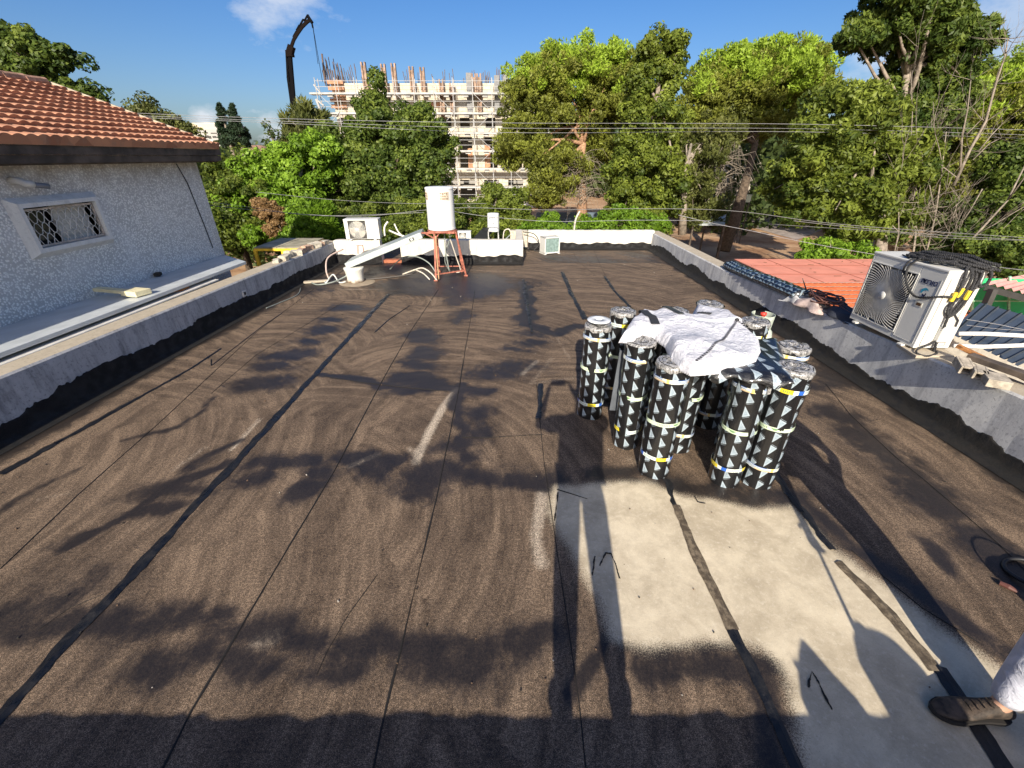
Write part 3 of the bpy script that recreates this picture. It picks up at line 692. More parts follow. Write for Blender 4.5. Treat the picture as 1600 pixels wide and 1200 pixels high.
def make_roll(seed,flip,label,r=.122,tape_rot=0,disc=False,h=1.0,tapes=3):
    t=thing('membrane_roll',label,'roofing roll',(0,0,0),0,'printed roofing membrane rolls standing in a bunch')
    cyl_uv('film',t,r,0,h-.0,M['film_up'] if flip else M['film'],seed=seed,rows=16,flare=.008 if seed%3==0 else 0)
    # crumpled wrap top
    rr=random.Random(seed*7+1); mb=MB(); n=40; ph=[rr.random()*6 for _ in range(6)]
    rings=[(1.0,-.05),(1.02,-.015),(.985,.006),(.9,.012),(.72,.018),(.5,.012),(.3,.02),(.12,.0),(0.02,-.01)]
    vs=[]
    for k,(q,z) in enumerate(rings):
        for j in range(n):
            a=2*PI*j/n; cr=(.005*math.sin(a*5+ph[0]+k)+.003*math.sin(a*9+ph[1]-k*1.3)+.002*math.sin(a*15+k*2))*(1 if k>1 else .4)
            zz=h+z+cr*.8; q2=(r+.004)*q*(1+ (.02*math.sin(a*11+ph[2]) if k<2 else 0))
            if k==0: zz=h-.012-.018*abs(math.sin(a*3+ph[3]))-.010*rr.random()
            vs.append((q2*math.cos(a),q2*math.sin(a),zz))
    fs=[(k*n+j,k*n+(j+1)%n,(k+1)*n+(j+1)%n,(k+1)*n+j) for k in range(len(rings)-1) for j in range(n)]
    mb.add(vs,fs)
    mb.build('wrap_top',M['wrap'],t,world=False,smooth=True)
    mb=MB(); 
    for k in range(7):     # spiral windings just showing at the top rim
        pts=[((r*.9-k*.012)*math.cos(a/16*2*PI),(r*.9-k*.012)*math.sin(a/16*2*PI),h+.014+.004*math.sin(a+k)) for a in range(17)]
        if k%2==0: mb.tube(pts,.0025,4,cap=False)
    mb.build('winding',M['bitumen'],t,world=False)
    order=[(.86,2),(.52,1),(.17,0)] if seed%2 else [(.87,0),(.54,1),(.16,2)]
    for q,(z,vr) in enumerate(order[:tapes]):
        b=cyl_uv('tape_band',t,r+.0045,0,.032,TP[vr],n=48,rows=1,wob=.004,seed=seed)
        b.location.z=z+rr.uniform(-.02,.02); b.rotation_euler=(rr.uniform(-.05,.05),rr.uniform(-.05,.05),tape_rot+rr.uniform(-.8,.8))
    # hanging film tail
    mb=MB(); a=rr.random()*6; 
    pts=[(r+.002+.006*k,.004*k,h-.03-.035*k) for k in range(4)]
    mb.add([(math.cos(a)*p[0]-math.sin(a)*(s_*.018),math.sin(a)*p[0]+math.cos(a)*(s_*.018),p[2]) for p in pts for s_ in(-1,1)],[(0,1,3,2),(2,3,5,4),(4,5,7,6)])
    mb.build('film_tail',M['wrap'],t,world=False)
    if disc:
        mb=MB(); mb.lathe([(0.0,h+.045),(.03,h+.045),(.03,h+.06),(.075,h+.062),(.105,h+.058),(.108,h+.05),(.075,h+.046),(.04,h+.035),(.0,h+.035)],n=40)
        mb.build('core_disc',simple('silver_plastic',(.62,.64,.66),.3),t,world=False,smooth=True)
    return t
def grounded(px,py,rr=.122):   # centre of a roll whose front bottom edge shows at px,py
    g=G(px,py); d=Vector((g.x,g.y,0)).normalized(); return g+d*rr
roll_spots=[ # base pixel, rotation, seed, flip, label, disc, h
 ((920,656),2.1,1,False,'leftmost printed membrane roll, standing alone with a silver disc on its top',True,.96,3),
 ((975,702),1.0,3,False,'printed membrane roll second from left with wrapped top, beside a plain grey strip',False,1.0,3),
 ((1017,748),.3,5,False,'front printed membrane roll nearest the cement patch, with a flat crumpled wrap top',False,1.0,3),
 ((1053,708),2.7,2,True,'printed membrane roll half hidden behind the front roll, with a yellow tape end',False,.97,3),
 ((1126,760),1.6,7,False,'front right membrane roll under the edge of the flat printed sheet, pale striped tape',False,1.0,3),
 ((1176,762),.9,4,True,'rightmost front membrane roll with flared top and yellow and blue tape',False,1.02,3),
]
proto={}
for (p,rz,sd,fl,lab,disc,h,tp) in roll_spots:
    t=make_roll(sd,fl,lab,disc=disc,h=h); t.location=grounded(*p); t.rotation_euler.z=rz
back=[((1.10,4.02),10,False,'dark membrane roll at the back left of the bunch, rising behind the leftmost roll',.985),
 ((1.26,3.62),12,False,'membrane roll between the second roll and the white sack, its rim slightly lower',.98),
 ((1.62,4.02),14,True,'membrane roll under the left part of the white sack',.985),
 ((1.98,4.10),15,False,'membrane roll whose grey wrapped top peeks out behind the white sack',1.03),
 ((1.62,3.50),17,False,'membrane roll in the dark middle of the bunch under the white sack',.98),
 ((1.93,3.52),18,False,'membrane roll in shade below the printed sheet',.985),
 ((1.98,3.14),19,True,'membrane roll in shade just behind the front right roll',.985),
 ((2.27,3.74),20,False,'membrane roll under the back corner of the printed sheet',.98),
 ((2.33,3.22),21,True,'small wrapped membrane roll top showing right of the printed sheet',.95)]
for (x,y),sd,fl,lab,h in back:
    t=make_roll(sd,fl,lab,h=h); t.location=(x,y,0); t.rotation_euler.z=sd*1.3
# plain grey strip leaning against the second roll
mb=MB(); g=G(966,640); 
a=Vector((.93,3.30,.28)); b_=Vector((.965,3.34,.86)); mb.bar(a,b_,.075,.012); tag(mb.build('grey_strip',simple('grey_felt_strip',(.085,.095,.11),.5),bevel=.004),'plain dark grey strip standing between the two left membrane rolls','strip')
# flat printed sheet on top
def sheet():
    n,m_=36,26; c=[G(1108,585,1.0),G(1243,600,1.0),G(1214,531,1.03),G(1120,540,1.03)]
    vs=[];uv=[]
    for i in range(m_+1):
        for j in range(n+1):
            a=j/n;b=i/m_; p=c[0].lerp(c[1],a).lerp(c[3].lerp(c[2],a),b)
            z=p.z+.022+.006*math.sin(a*9+b*4)+.010*math.sin(b*PI)*math.sin(a*4)
            e=1-b
            if b<.12: z-=.05*((.12-b)/.12)**2*(1+.5*math.sin(a*11))+.02*(b<.06)*math.sin(a*17)
            if a>.93: z-=.02*((a-.93)/.07)
            if a<.1 and b<.3: z+=.03*math.sin(b*30)*(1-a*10)
            vs.append((p.x,p.y,z)); uv.append(((p.x*.9),(p.y-3)*1.0))
    fs=[(i*(n+1)+j,i*(n+1)+j+1,(i+1)*(n+1)+j+1,(i+1)*(n+1)+j) for i in range(m_) for j in range(n)]
    me=bpy.data.meshes.new('membrane_sheet'); me.from_pydata(vs,[],fs); me.materials.append(M['film'])
    l=me.uv_layers.new(name='UVMap'); li=np.zeros(len(me.loops),np.int32); me.loops.foreach_get('vertex_index',li)
    l.data.foreach_set('uv',np.array(uv,np.float32)[li].ravel()); me.polygons.foreach_set('use_smooth',[True]*len(fs))
    o=bpy.data.objects.new('membrane_sheet',me); C.objects.link(o)
    s=o.modifiers.new('s','SOLIDIFY'); s.thickness=.008; s.offset=0
    return tag(o,'flat printed black membrane offcut lying across the right-hand rolls','roofing sheet')
sheet()
# ================================================================= WHITE SACK
def sackmat():
    t=NT('woven_white_sack'); o=t.obj(); 
    n=t.noise(o,6,4,.6,.8); wv=t.noise(t.scale(o,(300,300,300)),1,2)
    c=t.mix(t.step(n,.35,.7),(.56,.56,.60),(.70,.70,.73)); 
    cr=t.step(t.m('ABSOLUTE',t.m('SUBTRACT',t.noise(o,9,4,.55,1.6),.5)),.014,.004)
    c=t.mix(t.m('MULTIPLY',cr,.35),c,(.42,.42,.5))
    t.bump(t.m('ADD',t.m('MULTIPLY',cr,-.6),t.m('MULTIPLY',t.m('ABSOLUTE',t.m('SUBTRACT',t.noise(o,7,3,.5,1.4),.5)),3.0)),.6,.02)
    return t.fin(c,.55,None,.3)
M['sack']=sackmat()
def sack():
    out=[(968,520),(985,497),(1002,483),(1020,486),(1045,478),(1062,488),(1078,494),(1086,475),(1110,480),(1142,492),(1168,508),(1192,528),(1196,545),(1188,558),(1158,564),(1120,568),(1082,570),(1062,560),(1048,545),(1042,528),(1026,517),(1006,512),(990,522)]
    Z=1.085; poly=[G(x,y,Z) for x,y in out]; q=np.array([(p.x,p.y) for p in poly])
    x0,y0=q.min(0)-.02; x1,y1=q.max(0)+.02; st=.0085
    xs=np.arange(x0,x1,st); ys=np.arange(y0,y1,st); gx,gy=np.meshgrid(xs,ys); P=np.stack([gx.ravel(),gy.ravel()],1)
    ins=np.zeros(len(P),bool); dm=np.full(len(P),9.)
    for k in range(len(q)):
        a=q[k];b=q[(k+1)%len(q)]; dy=(b[1]-a[1]) or 1e-9
        ins^=((a[1]>P[:,1])!=(b[1]>P[:,1]))&(P[:,0]<(b[0]-a[0])*(P[:,1]-a[1])/dy+a[0])
        d=b-a;t=np.clip(((P-a)@d)/(d@d),0,1); dm=np.minimum(dm,np.sqrt(((P-a-t[:,None]*d)**2).sum(1)))
    P=P.copy()
    out_near=(~ins)&(dm<st*1.05)
    for ii in np.where(out_near)[0]:
        best=None
        for k in range(len(q)):
            a=q[k];b=q[(k+1)%len(q)];d=b-a;tt=min(1,max(0,((P[ii]-a)@d)/(d@d)));c_=a+tt*d;e_=((P[ii]-c_)**2).sum()
            if best is None or e_<best[0]: best=(e_,c_)
        P[ii]=best[1]; dm[ii]=0
    ins=ins|out_near
    r=np.random.default_rng(5); z=np.zeros(len(P))
    # ridged folds fanning from the pinch corner
    pin=np.array(G(1150,506,Z)[:2]); v=P-pin; ang=np.arctan2(v[:,1],v[:,0]); rad=np.hypot(v[:,0],v[:,1])
    flat=np.clip((P[:,0]-G(1120,545,Z).x)/.15,0,1)
    for k in range(12):
        dr=r.normal(size=2); dr/=np.hypot(*dr); f=r.uniform(7,19); ph=r.random()*6.28; wv=.35*np.sin(P@np.array([-dr[1],dr[0]])*r.uniform(3,8)+ph)
        z+=(1-np.abs(np.arcsin(np.sin(P@dr*f/2+ph+wv)))/1.571)**(1.6 if k%2 else 3.0)/f*.40
    z+=.020*(1-np.abs(np.sin(ang*4.5+rad*2)))**3*np.clip(rad*3,0,1)
    z=z/z.max()*.07
    z=z*(1-.75*flat*(P[:,1]<pin[1]))
    z+= .022*np.exp(-((P[:,0]-G(1110,510,Z).x)**2+(P[:,1]-G(1110,510,Z).y)**2)/.05)+.02*np.exp(-((rad/.10)**2))
    base=1.062+.02*np.clip(dm/.08,0,1)
    edge=np.clip(1-dm/.05,0,1)
    z=base+z*np.clip(dm/.04+.25,0,1)-.07*edge**2
    idx=-np.ones(len(P),int); keep=ins; idx[keep]=np.arange(keep.sum())
    g=idx.reshape(len(ys),len(xs)); A=np.stack([g[:-1,:-1],g[:-1,1:],g[1:,1:],g[1:,:-1]],-1).reshape(-1,4); A=A[(A>=0).all(1)]
    me=bpy.data.meshes.new('cloth'); me.from_pydata(np.column_stack([P,z])[keep].tolist(),[],A.tolist()); me.materials.append(M['sack'])
    me.polygons.foreach_set('use_smooth',[True]*len(me.polygons))
    t=thing('sack','crumpled white woven bulk sack with black stitching spread over the rolls','sack',(float(q[:,0].mean()),float(q[:,1].mean()),1.0))
    me.transform(Matrix.Translation(-Vector(t.location)))
    o=bpy.data.objects.new('cloth',me); C.objects.link(o); o.parent=t
    s=o.modifiers.new('s','SOLIDIFY'); s.thickness=.004; s.offset=-1
    pass
    zl=z.reshape(len(ys),len(xs))
    def zat(p):
        i=int(np.clip((p.y-y0)/st,0,len(ys)-1)); j=int(np.clip((p.x-x0)/st,0,len(xs)-1)); return float(zl[i,j])
    def line(name,px,w_,mat,dash=0,lift=.006):
        mb=MB(); pts=[]
        g=[G(a,b,Z) for a,b in px]
        for a,b in zip(g[:-1],g[1:]):
            n=max(2,int((b-a).length/.012)); pts+=[a.lerp(b,k/n) for k in range(n)]
        for k in range(len(pts)-1):
            if dash and k%2: continue
            a,b=pts[k],pts[k+1]; a=Vector((a.x,a.y,zat(a)+lift)); b=Vector((b.x,b.y,zat(b)+lift))
            mb.bar(a,b,w_,.003)
        mb.build(name,mat,t)
    blk=simple('black_stitching',(.02,.02,.022),.7); gry=simple('grey_seam',(.30,.30,.33),.7)
    line('seam_tape',[(1150,507),(1128,535),(1105,556),(1086,566)],.022,gry,0,.004); line('stitching',[(1150,507),(1128,535),(1105,556),(1086,566)],.014,blk,1)
    line('stitching',[(1150,507),(1170,516),(1190,522)],.016,blk,1)
    line('strap',[(1003,486),(1012,496),(1020,504),(1024,512)],.07,simple('black_webbing',(.03,.03,.03),.6),0,.008)
    line('strap',[(1036,484),(1052,492),(1064,502)],.05,simple('black_webbing_worn',(.04,.045,.04),.6),0,.008)
    line('strap',[(1088,494),(1102,496),(1112,498)],.055,simple('black_print',(.05,.05,.05),.7),0,.006)
    mb=MB(); p=G(1150,507,Z); mb.lathe([(0,.0),(.018,.004),(.014,.02),(0,.026)],(p.x,p.y,zat(p)),12)
    p=G(1190,519,Z); mb.lathe([(0,.0),(.018,.004),(.014,.02),(0,.026)],(p.x,p.y,zat(p)),12); mb.build('knot',blk,t,smooth=True)
    return t
sack()

# ================================================================= SMALL GAS BOTTLE
M['gasgreen']=simple('worn_grey_green_paint',(.40,.45,.38),.5,var=.25,scale=14)
t=thing('gas_bottle','small grey-green gas bottle with a collar and red valve behind the rolls','gas bottle',(2.93,4.72,0))
mb=MB(); mb.lathe([(.0,.02),(.10,.02),(.115,.0),(.118,.03),(.15,.07),(.155,.14),(.155,.44),(.14,.52),(.09,.575),(.04,.59),(0,.59)],(2.93,4.72,0),40); mb.build('cylinder',M['gasgreen'],t,smooth=True)
mb=MB(); n=40; vs=[]
for i in range(n+1):
    a=-.35+ (2*PI-.9)*i/n; 
    for r_,z in((.115,.55),(.125,.72),(.120,.72),(.110,.55)): vs.append((2.93+r_*math.cos(a+2.2),4.72+r_*math.sin(a+2.2),z))
mb.add(vs,[(i*4+k,(i+1)*4+k,(i+1)*4+(k+1)%4,i*4+(k+1)%4) for i in range(n) for k in range(4)]); mb.build('collar',M['gasgreen'],t,smooth=False)
mb=MB(); mb.lathe([(.0,.58),(.035,.58),(.035,.62),(.022,.64),(.022,.70),(.034,.705),(.034,.735),(.0,.74)],(2.93,4.72,0),16); mb.build('valve',simple('red_valve',(.55,.05,.03),.4),t,smooth=True)
# ================================================================= AIR CONDITIONERS
M['ac_white']=simple('ac_white_paint',(.62,.61,.57),.42,var=.06,scale=2.5)
M['ac_dark']=simple('ac_inside_dark',(.045,.042,.038),.7)
M['ac_blade']=simple('ac_blade_beige',(.50,.45,.37),.6)
M['ac_wire']=simple('ac_grille_wire',(.50,.48,.44),.45)
def text_mesh(name,txt,size,mat,parent,loc,rot,bold=.0,sx=1,ext=.001):
    cu=bpy.data.curves.new(name,'FONT'); cu.body=txt; cu.size=size; cu.extrude=ext; cu.offset=bold; cu.align_x='CENTER'; cu.align_y='CENTER'
    o=bpy.data.objects.new(name,cu); C.objects.link(o)
    dg=bpy.context.evaluated_depsgraph_get(); me=bpy.data.meshes.new_from_object(o.evaluated_get(dg)); bpy.data.objects.remove(o); 
    me.materials.clear(); me.materials.append(mat); me.name=name
    o=bpy.data.objects.new(name,me); C.objects.link(o); o.parent=parent; o.location=loc; o.rotation_euler=rot; o.scale=(sx,1,1); return o
def ac_unit(label,W,D,Hh,loc,rotz,fan_x,fan_r,wires=0,detail=True,square=False,panel=True):
    t=thing('air_conditioner',label,'air conditioner',loc,rotz)
    y0=-D/2; fx=fan_x*W-W/2; fz=Hh*.5; s=fan_r
    # body shell with a square/round opening in its front
    mb=MB(); q=.006
    mb.box((-W/2,y0+.05,.02),(W/2,D/2,Hh))              # rear box
    zb,zt=fz-s,fz+s; xl,xr=fx-s,fx+s
    mb.box((-W/2,y0,.02),(xl,y0+.05,Hh)); mb.box((xr,y0,.02),(W/2,y0+.05,Hh)); mb.box((xl,y0,.02),(xr,y0+.05,zb)); mb.box((xl,y0,zt),(xr,y0+.05,Hh))
    body=mb.build('casing',M['ac_white'],t,world=False,bevel=.006)
    mb=MB(); mb.box((-W/2-.004,y0-.006,Hh-.012),(W/2+.004,D/2+.004,Hh+.012)); mb.build('lid',M['ac_white'],t,world=False,bevel=.006)
    mb=MB(); mb.box((xl,y0+.042,zb),(xr,y0+.046,zt)); mb.build('fan_cavity',M['ac_dark'],t,world=False)
    mb=MB()
    for k in range(3):
        a0=k*2*PI/3+.5; vs=[]
        for i in range(9):
            for (rr,sh) in((.06,0),(.5,.12),(.93,.32)):
                a=a0+sh+i/8*1.25*(1 if rr>.1 else .8); vs.append((fx+s*rr*math.cos(a),y0+.040-.022*(i/8)*rr,fz+s*rr*math.sin(a)))
        mb.add(vs,[(i*3+j,i*3+j+1,i*3+j+4,i*3+j+3) for i in range(8) for j in range(2)])
    mb.build('fan',M['ac_blade'],t,world=False)
    mb=MB(); 
    if wires:
        for k in range(wires):
            a=2*PI*k/wires; pts=[]
            for i in range(14):
                u=i/13; rr=s*(.13+ (1.42 if square else .87)*u); aa=a+.95*u
                x,z=fx+rr*math.cos(aa),fz+rr*math.sin(aa)
                if abs(x-fx)>s-.004 or abs(z-fz)>s-.004:
                    break
                pts.append((x,y0-.010+.008*u,z))
            if len(pts)>1: mb.tube(pts,.0052 if square else .003,4,cap=False)
    if not square:
        for k in range(1,8 if detail else 4):
            rr=s*k/(8 if detail else 4); mb.tube([(fx+rr*math.cos(2*PI*i/32),y0-.006,fz+rr*math.sin(2*PI*i/32)) for i in range(33)],.003,4,cap=False)
    else:
        for rr in(.45,.9): mb.tube([(fx+s*rr*math.cos(2*PI*i/48),y0-.004,fz+s*rr*math.sin(2*PI*i/48)) for i in range(49)],.003,4,cap=False)
    if mb.v: mb.build('grille',M['ac_wire'] if square else M['ac_white'],t,world=False,smooth=True)
    mb=MB(); mb.lathe([(0,-.022),(s*.13,-.020),(s*.145,-.012),(s*.14,0)],(fx,y0-.0,fz),28,ax='y'); mb.build('hub',M['ac_white'],t,world=False,smooth=True)
    if square: # frame lip
        mb=MB(); 
        for a,b in(((xl,y0-.004,zb),(xr,y0-.004,zb)),((xr,y0-.004,zb),(xr,y0-.004,zt)),((xr,y0-.004,zt),(xl,y0-.004,zt)),((xl,y0-.004,zt),(xl,y0-.004,zb))): mb.bar(a,b,.010)
        mb.build('grille_frame',M['ac_white'],t,world=False)
    for x in(-W*.36,W*.36):
        mb=MB(); mb.box((x-.03,y0-.035,0),(x+.03,D/2+.02,.02)); mb.build('foot',M['ac_white'],t,world=False,bevel=.004)
    return t
ac=ac_unit('large outdoor air conditioner with swirl grille and a coil of rope on top',.92,.36,.79,(4.26,4.42,.595),-PI/2,.36,.305,wires=64,square=True)
y0=-.18
mb=MB()   # service panel outline on the front right, side cover
for a,b in(((.19,y0-.002,.06),(.43,y0-.002,.06)),((.19,y0-.002,.06),(.19,y0-.002,.70)),((.43,y0-.002,.06),(.43,y0-.002,.70))): mb.bar(a,b,.006,.004)
mb.build('panel_groove',simple('panel_line_grey',(.30,.30,.30),.6),ac,world=False)  # grey bars along the service panel outline
mb=MB(); mb.box((.27,y0-.004,.41),(.35,y0-.001,.455)); lab=mb.build('rating_label',simple('label_frame',(.6,.58,.5),.5),ac,world=False)
mb=MB(); mb.box((.285,y0-.0055,.42),(.338,y0-.0042,.447)); mb.build('label_print',simple('label_brown',(.09,.045,.02),.4),lab,world=False)
NV=simple('navy_print',(.012,.02,.075),.5)
text_mesh('maker_lettering','\u05d5\u05d3\u05e0\u05e8\u05d5\u05d8',.068,NV,ac,(.315,y0-.003,.655),(PI/2,0,0),.0016,1.0)
def arc_shape(cx,cz,r0,r1,a0,a1,w_):
    mb=MB(); n=20; vs=[]
    for i in range(n+1):
        u=i/n;a=a0+(a1-a0)*u; r=r0+(r1-r0)*u; ww=w_*math.sin(PI*min(1,u*1.02+.05))**.7
        for k in(-1,1): vs.append((cx+(r+k*ww)*math.cos(a),y0-.003,cz+(r+k*ww)*math.sin(a)))
    mb.add(vs,[(2*i,2*i+2,2*i+3,2*i+1) for i in range(n)]); return mb
arc_shape(.315,.545,.034,.046,-2.9+2*PI,.5,.013).build('emblem',simple('teal_print',(.02,.28,.42),.4),ac,world=False)
arc_shape(.315,.540,.016,.020,.8,-3.6,.009).build('emblem',NV,ac,world=False)
arc_shape(.318,.530,.030,.026,-.3,-2.4,.006).build('emblem',simple('red_print',(.45,.03,.04),.4),ac,world=False)
# side face: cover panel, screws, handle
mb=MB(); xs_=.46
for a,b in(((xs_+.002,-.13,.05),(xs_+.002,.12,.05)),((xs_+.002,-.13,.05),(xs_+.002,-.13,.72)),((xs_+.002,.12,.05),(xs_+.002,.12,.72)),((xs_+.002,-.10,.30),(xs_+.002,.12,.30))): mb.bar(a,b,.004,.005)
mb.build('side_groove',simple('side_gap',(.36,.34,.30),.6),ac,world=False)
mb=MB(); mb.box((xs_,-.02,.10),(xs_+.05,.12,.26)); mb.build('valve_cover',M['ac_white'],ac,world=False,bevel=.01)
mb=MB()
for y,z in((-.15,.12),(-.15,.44),(-.15,.7),(.14,.4)): mb.lathe([(0,.0),(.008,.0),(.006,.004),(0,.005)],(xs_,y,z),8)
# second unit on the far left wall, small one on the roof, third beyond the wall
ac_unit('white air conditioner on the short whitewashed wall in the far left corner',.80,.32,.46,(-3.60,10.80,.56),.06,.37,.205,wires=40)
t=ac_unit('tiny white air conditioner seen over the far parapet right of the water tank',.40,.22,.27,(*at(726,376,13.2)[:2],at(726,376,13.2).z),0,.40,.10,wires=24,detail=False)
def coil_unit():
    g0=G(842,393); t=thing('condenser_unit','old pale green-finned condenser unit standing on the roof by the far parapet','air conditioner',(1.03,11.92,0),.42)
    W,D,Hh=.46,.30,.44
    mb=MB(); mb.box((-W/2,-D/2,.02),(-W/2+.03,D/2,Hh)); mb.box((W/2-.03,-D/2,.02),(W/2,D/2,Hh)); mb.box((-W/2,-D/2,Hh-.03),(W/2,D/2,Hh)); mb.box((-W/2,-D/2,.02),(W/2,D/2,.05)); mb.box((-W/2+.03,D/2-.02,.05),(W/2-.03,D/2,Hh-.03))
    mb.build('casing',M['ac_white'],t,world=False,bevel=.005)
    mb=MB(); 
    for i in range(34): x=-W/2+.034+i*(W-.068)/33; mb.box((x-.0025,-D/2+.012,.05),(x+.0025,-D/2+.05,Hh-.03))
    mb.build('fins',simple('oxidised_fins',(.26,.36,.34),.5,var=.2,scale=20),t,world=False)
    mb=MB()
    for i in range(8): mb.box((W/2,-.09,.07+i*.04),(W/2+.006,.05,.085+i*.04))
    mb.build('louvre',simple('louvre_grey',(.25,.25,.24),.6),t,world=False)
    mb=MB(); mb.box((-W/2-.01,-D/2-.01,0),(-W/2+.05,D/2+.01,.02)); mb.box((W/2-.05,-D/2-.01,0),(W/2+.01,D/2+.01,.02)); mb.build('foot',M['ac_white'],t,world=False)
coil_unit()
# bricks / concrete blocks under the AC and beside
M['block']=simple('concrete_block',(.38,.33,.26),.9,var=.3,scale=20,bump=.6)
def brick(label,c,sz,rz,rx=0,mat=None,hollow=False):
    mb=MB(); a,b,c_=sz
    if hollow:
        w=.018; mb.box((-a/2,-b/2,-c_/2),(-a/2+w,b/2,c_/2)); mb.box((a/2-w,-b/2,-c_/2),(a/2,b/2,c_/2)); mb.box((-a/2+w,-b/2,c_/2-w),(a/2-w,b/2,c_/2)); mb.box((-a/2+w,-b/2,-c_/2),(a/2-w,b/2,-c_/2+w)); mb.box((-a/2+w,b/2-.03,-c_/2+w),(a/2-w,b/2-.01,c_/2-w))
    else: mb.box((-a/2,-b/2,-c_/2),(a/2,b/2,c_/2))
    o=mb.build('block',mat or M['block'],bevel=.004); o.location=c; o.rotation_euler=(rx,0,rz); return tag(o,label,'block','loose blocks by the big air conditioner')
def onwall(px,py,z=.62): return G(px,py,z)
p=onwall(1506,571,.66); brick('hollow block leaning beside the air conditioner foot, leftmost of three',p,(.10,.20,.075),-.5,.12,hollow=True)
p=onwall(1530,582,.655); brick('small hollow block, middle of three on the right parapet',p,(.095,.2,.07),-.7,.0,hollow=True)
p=onwall(1555,594,.655); brick('solid pale block, rightmost of three on the right parapet',p,(.15,.20,.07),-.55,0)
mb=MB(); a=G(1540,566,.70); b_=G(1600,588,.68); mb.bar(G(1515,556,.70),G(1640,600,.68),.10,.05); tag(mb.build('timber',M['darkwood'],bevel=.004),'dark weathered timber lying behind the three blocks on the right parapet','timber')
mb=MB(); mb.bar(G(1496,540,.74),G(1630,605,.60),.05,.03); tag(mb.build('rusty_bar',simple('rust',(.30,.13,.04),.9,var=.5,scale=25,bump=.6)),'rusty orange bar running along the outer edge of the right parapet','bar')
mb=MB(); o=MB(); o.obox((4.24,3.98,.578),(.20,0,0),(.03,.16,0),(0,0,.016)); tag(o.build('slab',M['coping'],bevel=.006),'pale mortar slab under the near foot of the big air conditioner','slab')
# white pipes leaving to the right
t=None
mb=MB(); mb.tube([(4.50,3.99,.76),(4.72,3.95,.775),(5.2,3.9,.765),(6.5,3.75,.73)],.021,10); tag(mb.build('insulated_pipe',simple('white_foam',(.72,.70,.66),.8),smooth=True),'upper white insulated pipe leaving the big air conditioner to the right','pipe','insulated pipes')
mb=MB(); mb.tube([(4.48,3.96,.64),(4.72,3.90,.655),(5.1,3.84,.70),(6.5,3.70,.68)],.021,10); tag(mb.build('insulated_pipe',bpy.data.materials['white_foam'],smooth=True),'lower white insulated pipe leaving the big air conditioner to the right','pipe','insulated pipes')
mb=MB(); mb.tube([(4.5,3.9,.62),(4.75,3.8,.54),(5.1,3.75,.48),(6,3.7,.52)],.006,6); tag(mb.build('thin_cable',simple('grey_cable',(.42,.41,.38),.6),smooth=True),'thin grey cable sagging below the two white pipes','cable')
# ================================================================= ROPE on the AC
def ropemat():
    t=NT('black_rope'); uv=t.uv(); s=t.sep(t.obj())
    c=t.mix(t.step(t.noise(t.obj(),160,4,.7),.4,.7),(.012,.012,.013),(.085,.085,.09)); t.bump(t.noise(t.obj(),220,3),.6,.004); return t.fin(c,.75,None,.3)
M['rope']=ropemat()
def rope(mb,pts,r=.016,tw=.055,strands=3):
    """three-strand laid rope along a smooth path"""
    P=[Vector(p) for p in pts]; Q=[]
    for i in range(len(P)-1):
        p0=P[max(0,i-1)];p1=P[i];p2=P[i+1];p3=P[min(len(P)-1,i+2)]
        n=max(2,int((p2-p1).length/.012))
        for k in range(n):
            t=k/n; Q.append(.5*((2*p1)+(p2-p0)*t+(2*p0-5*p1+4*p2-p3)*t*t+(3*p1-p0-3*p2+p3)*t**3))
    Q.append(P[-1]); ds=0; fr=None; st=[[] for _ in range(strands)]
    for i,p in enumerate(Q):
        d=(Q[min(i+1,len(Q)-1)]-Q[max(i-1,0)]).normalized()
        a=d.orthogonal().normalized() if fr is None else (fr-d*fr.dot(d)).normalized()
        fr=a; b=d.cross(a)
        if i: ds+=(p-Q[i-1]).length
        for k in range(strands):
            t=2*PI*(ds/tw+k/strands); st[k].append(p+(a*math.cos(t)+b*math.sin(t))*r*.52)
    for q in st: mb.tube(q,r*.56,5)
def acp(x,y,z): # AC local -> world (rot -90)
    return Vector((4.26+y,4.42-x,.595+z))
rt=thing('rope','thick black twisted rope heaped over the top and side of the big air conditioner','rope',acp(.2,0,.8))
rr=random.Random(4)
for k in range(7):      # looped bundle along the top, trailing away to the back right
    mb=MB(); o1=rr.uniform(-.05,.05); z0=.815+.022*(k%3); y=-.14+.045*k
    pts=[acp(-.10+o1,y*.5-.02,z0),acp(.0+o1,y,z0+.02),acp(.14,y+.03*rr.random(),z0+.025),acp(.28,y+.05,z0+.03+.01*rr.random()),acp(.40,y*.8+.08,z0+.015),acp(.50,y*.6+.16,z0-.02+.02*rr.random())]
    rope(mb,pts,.0175); mb.build('strand',M['rope'],rt,smooth=True)
for k in range(4):      # cross loops
    mb=MB(); c=rr.uniform(.0,.3); 
    pts=[acp(c-.12,-.15,.83),acp(c-.05,-.02,.865),acp(c+.02,.10,.86),acp(c+.12,.16,.84),acp(c+.2,.05,.86),acp(c+.16,-.08,.85),acp(c+.05,-.15,.83)]
    rope(mb,pts,.0165); mb.build('loop',M['rope'],rt,smooth=True)
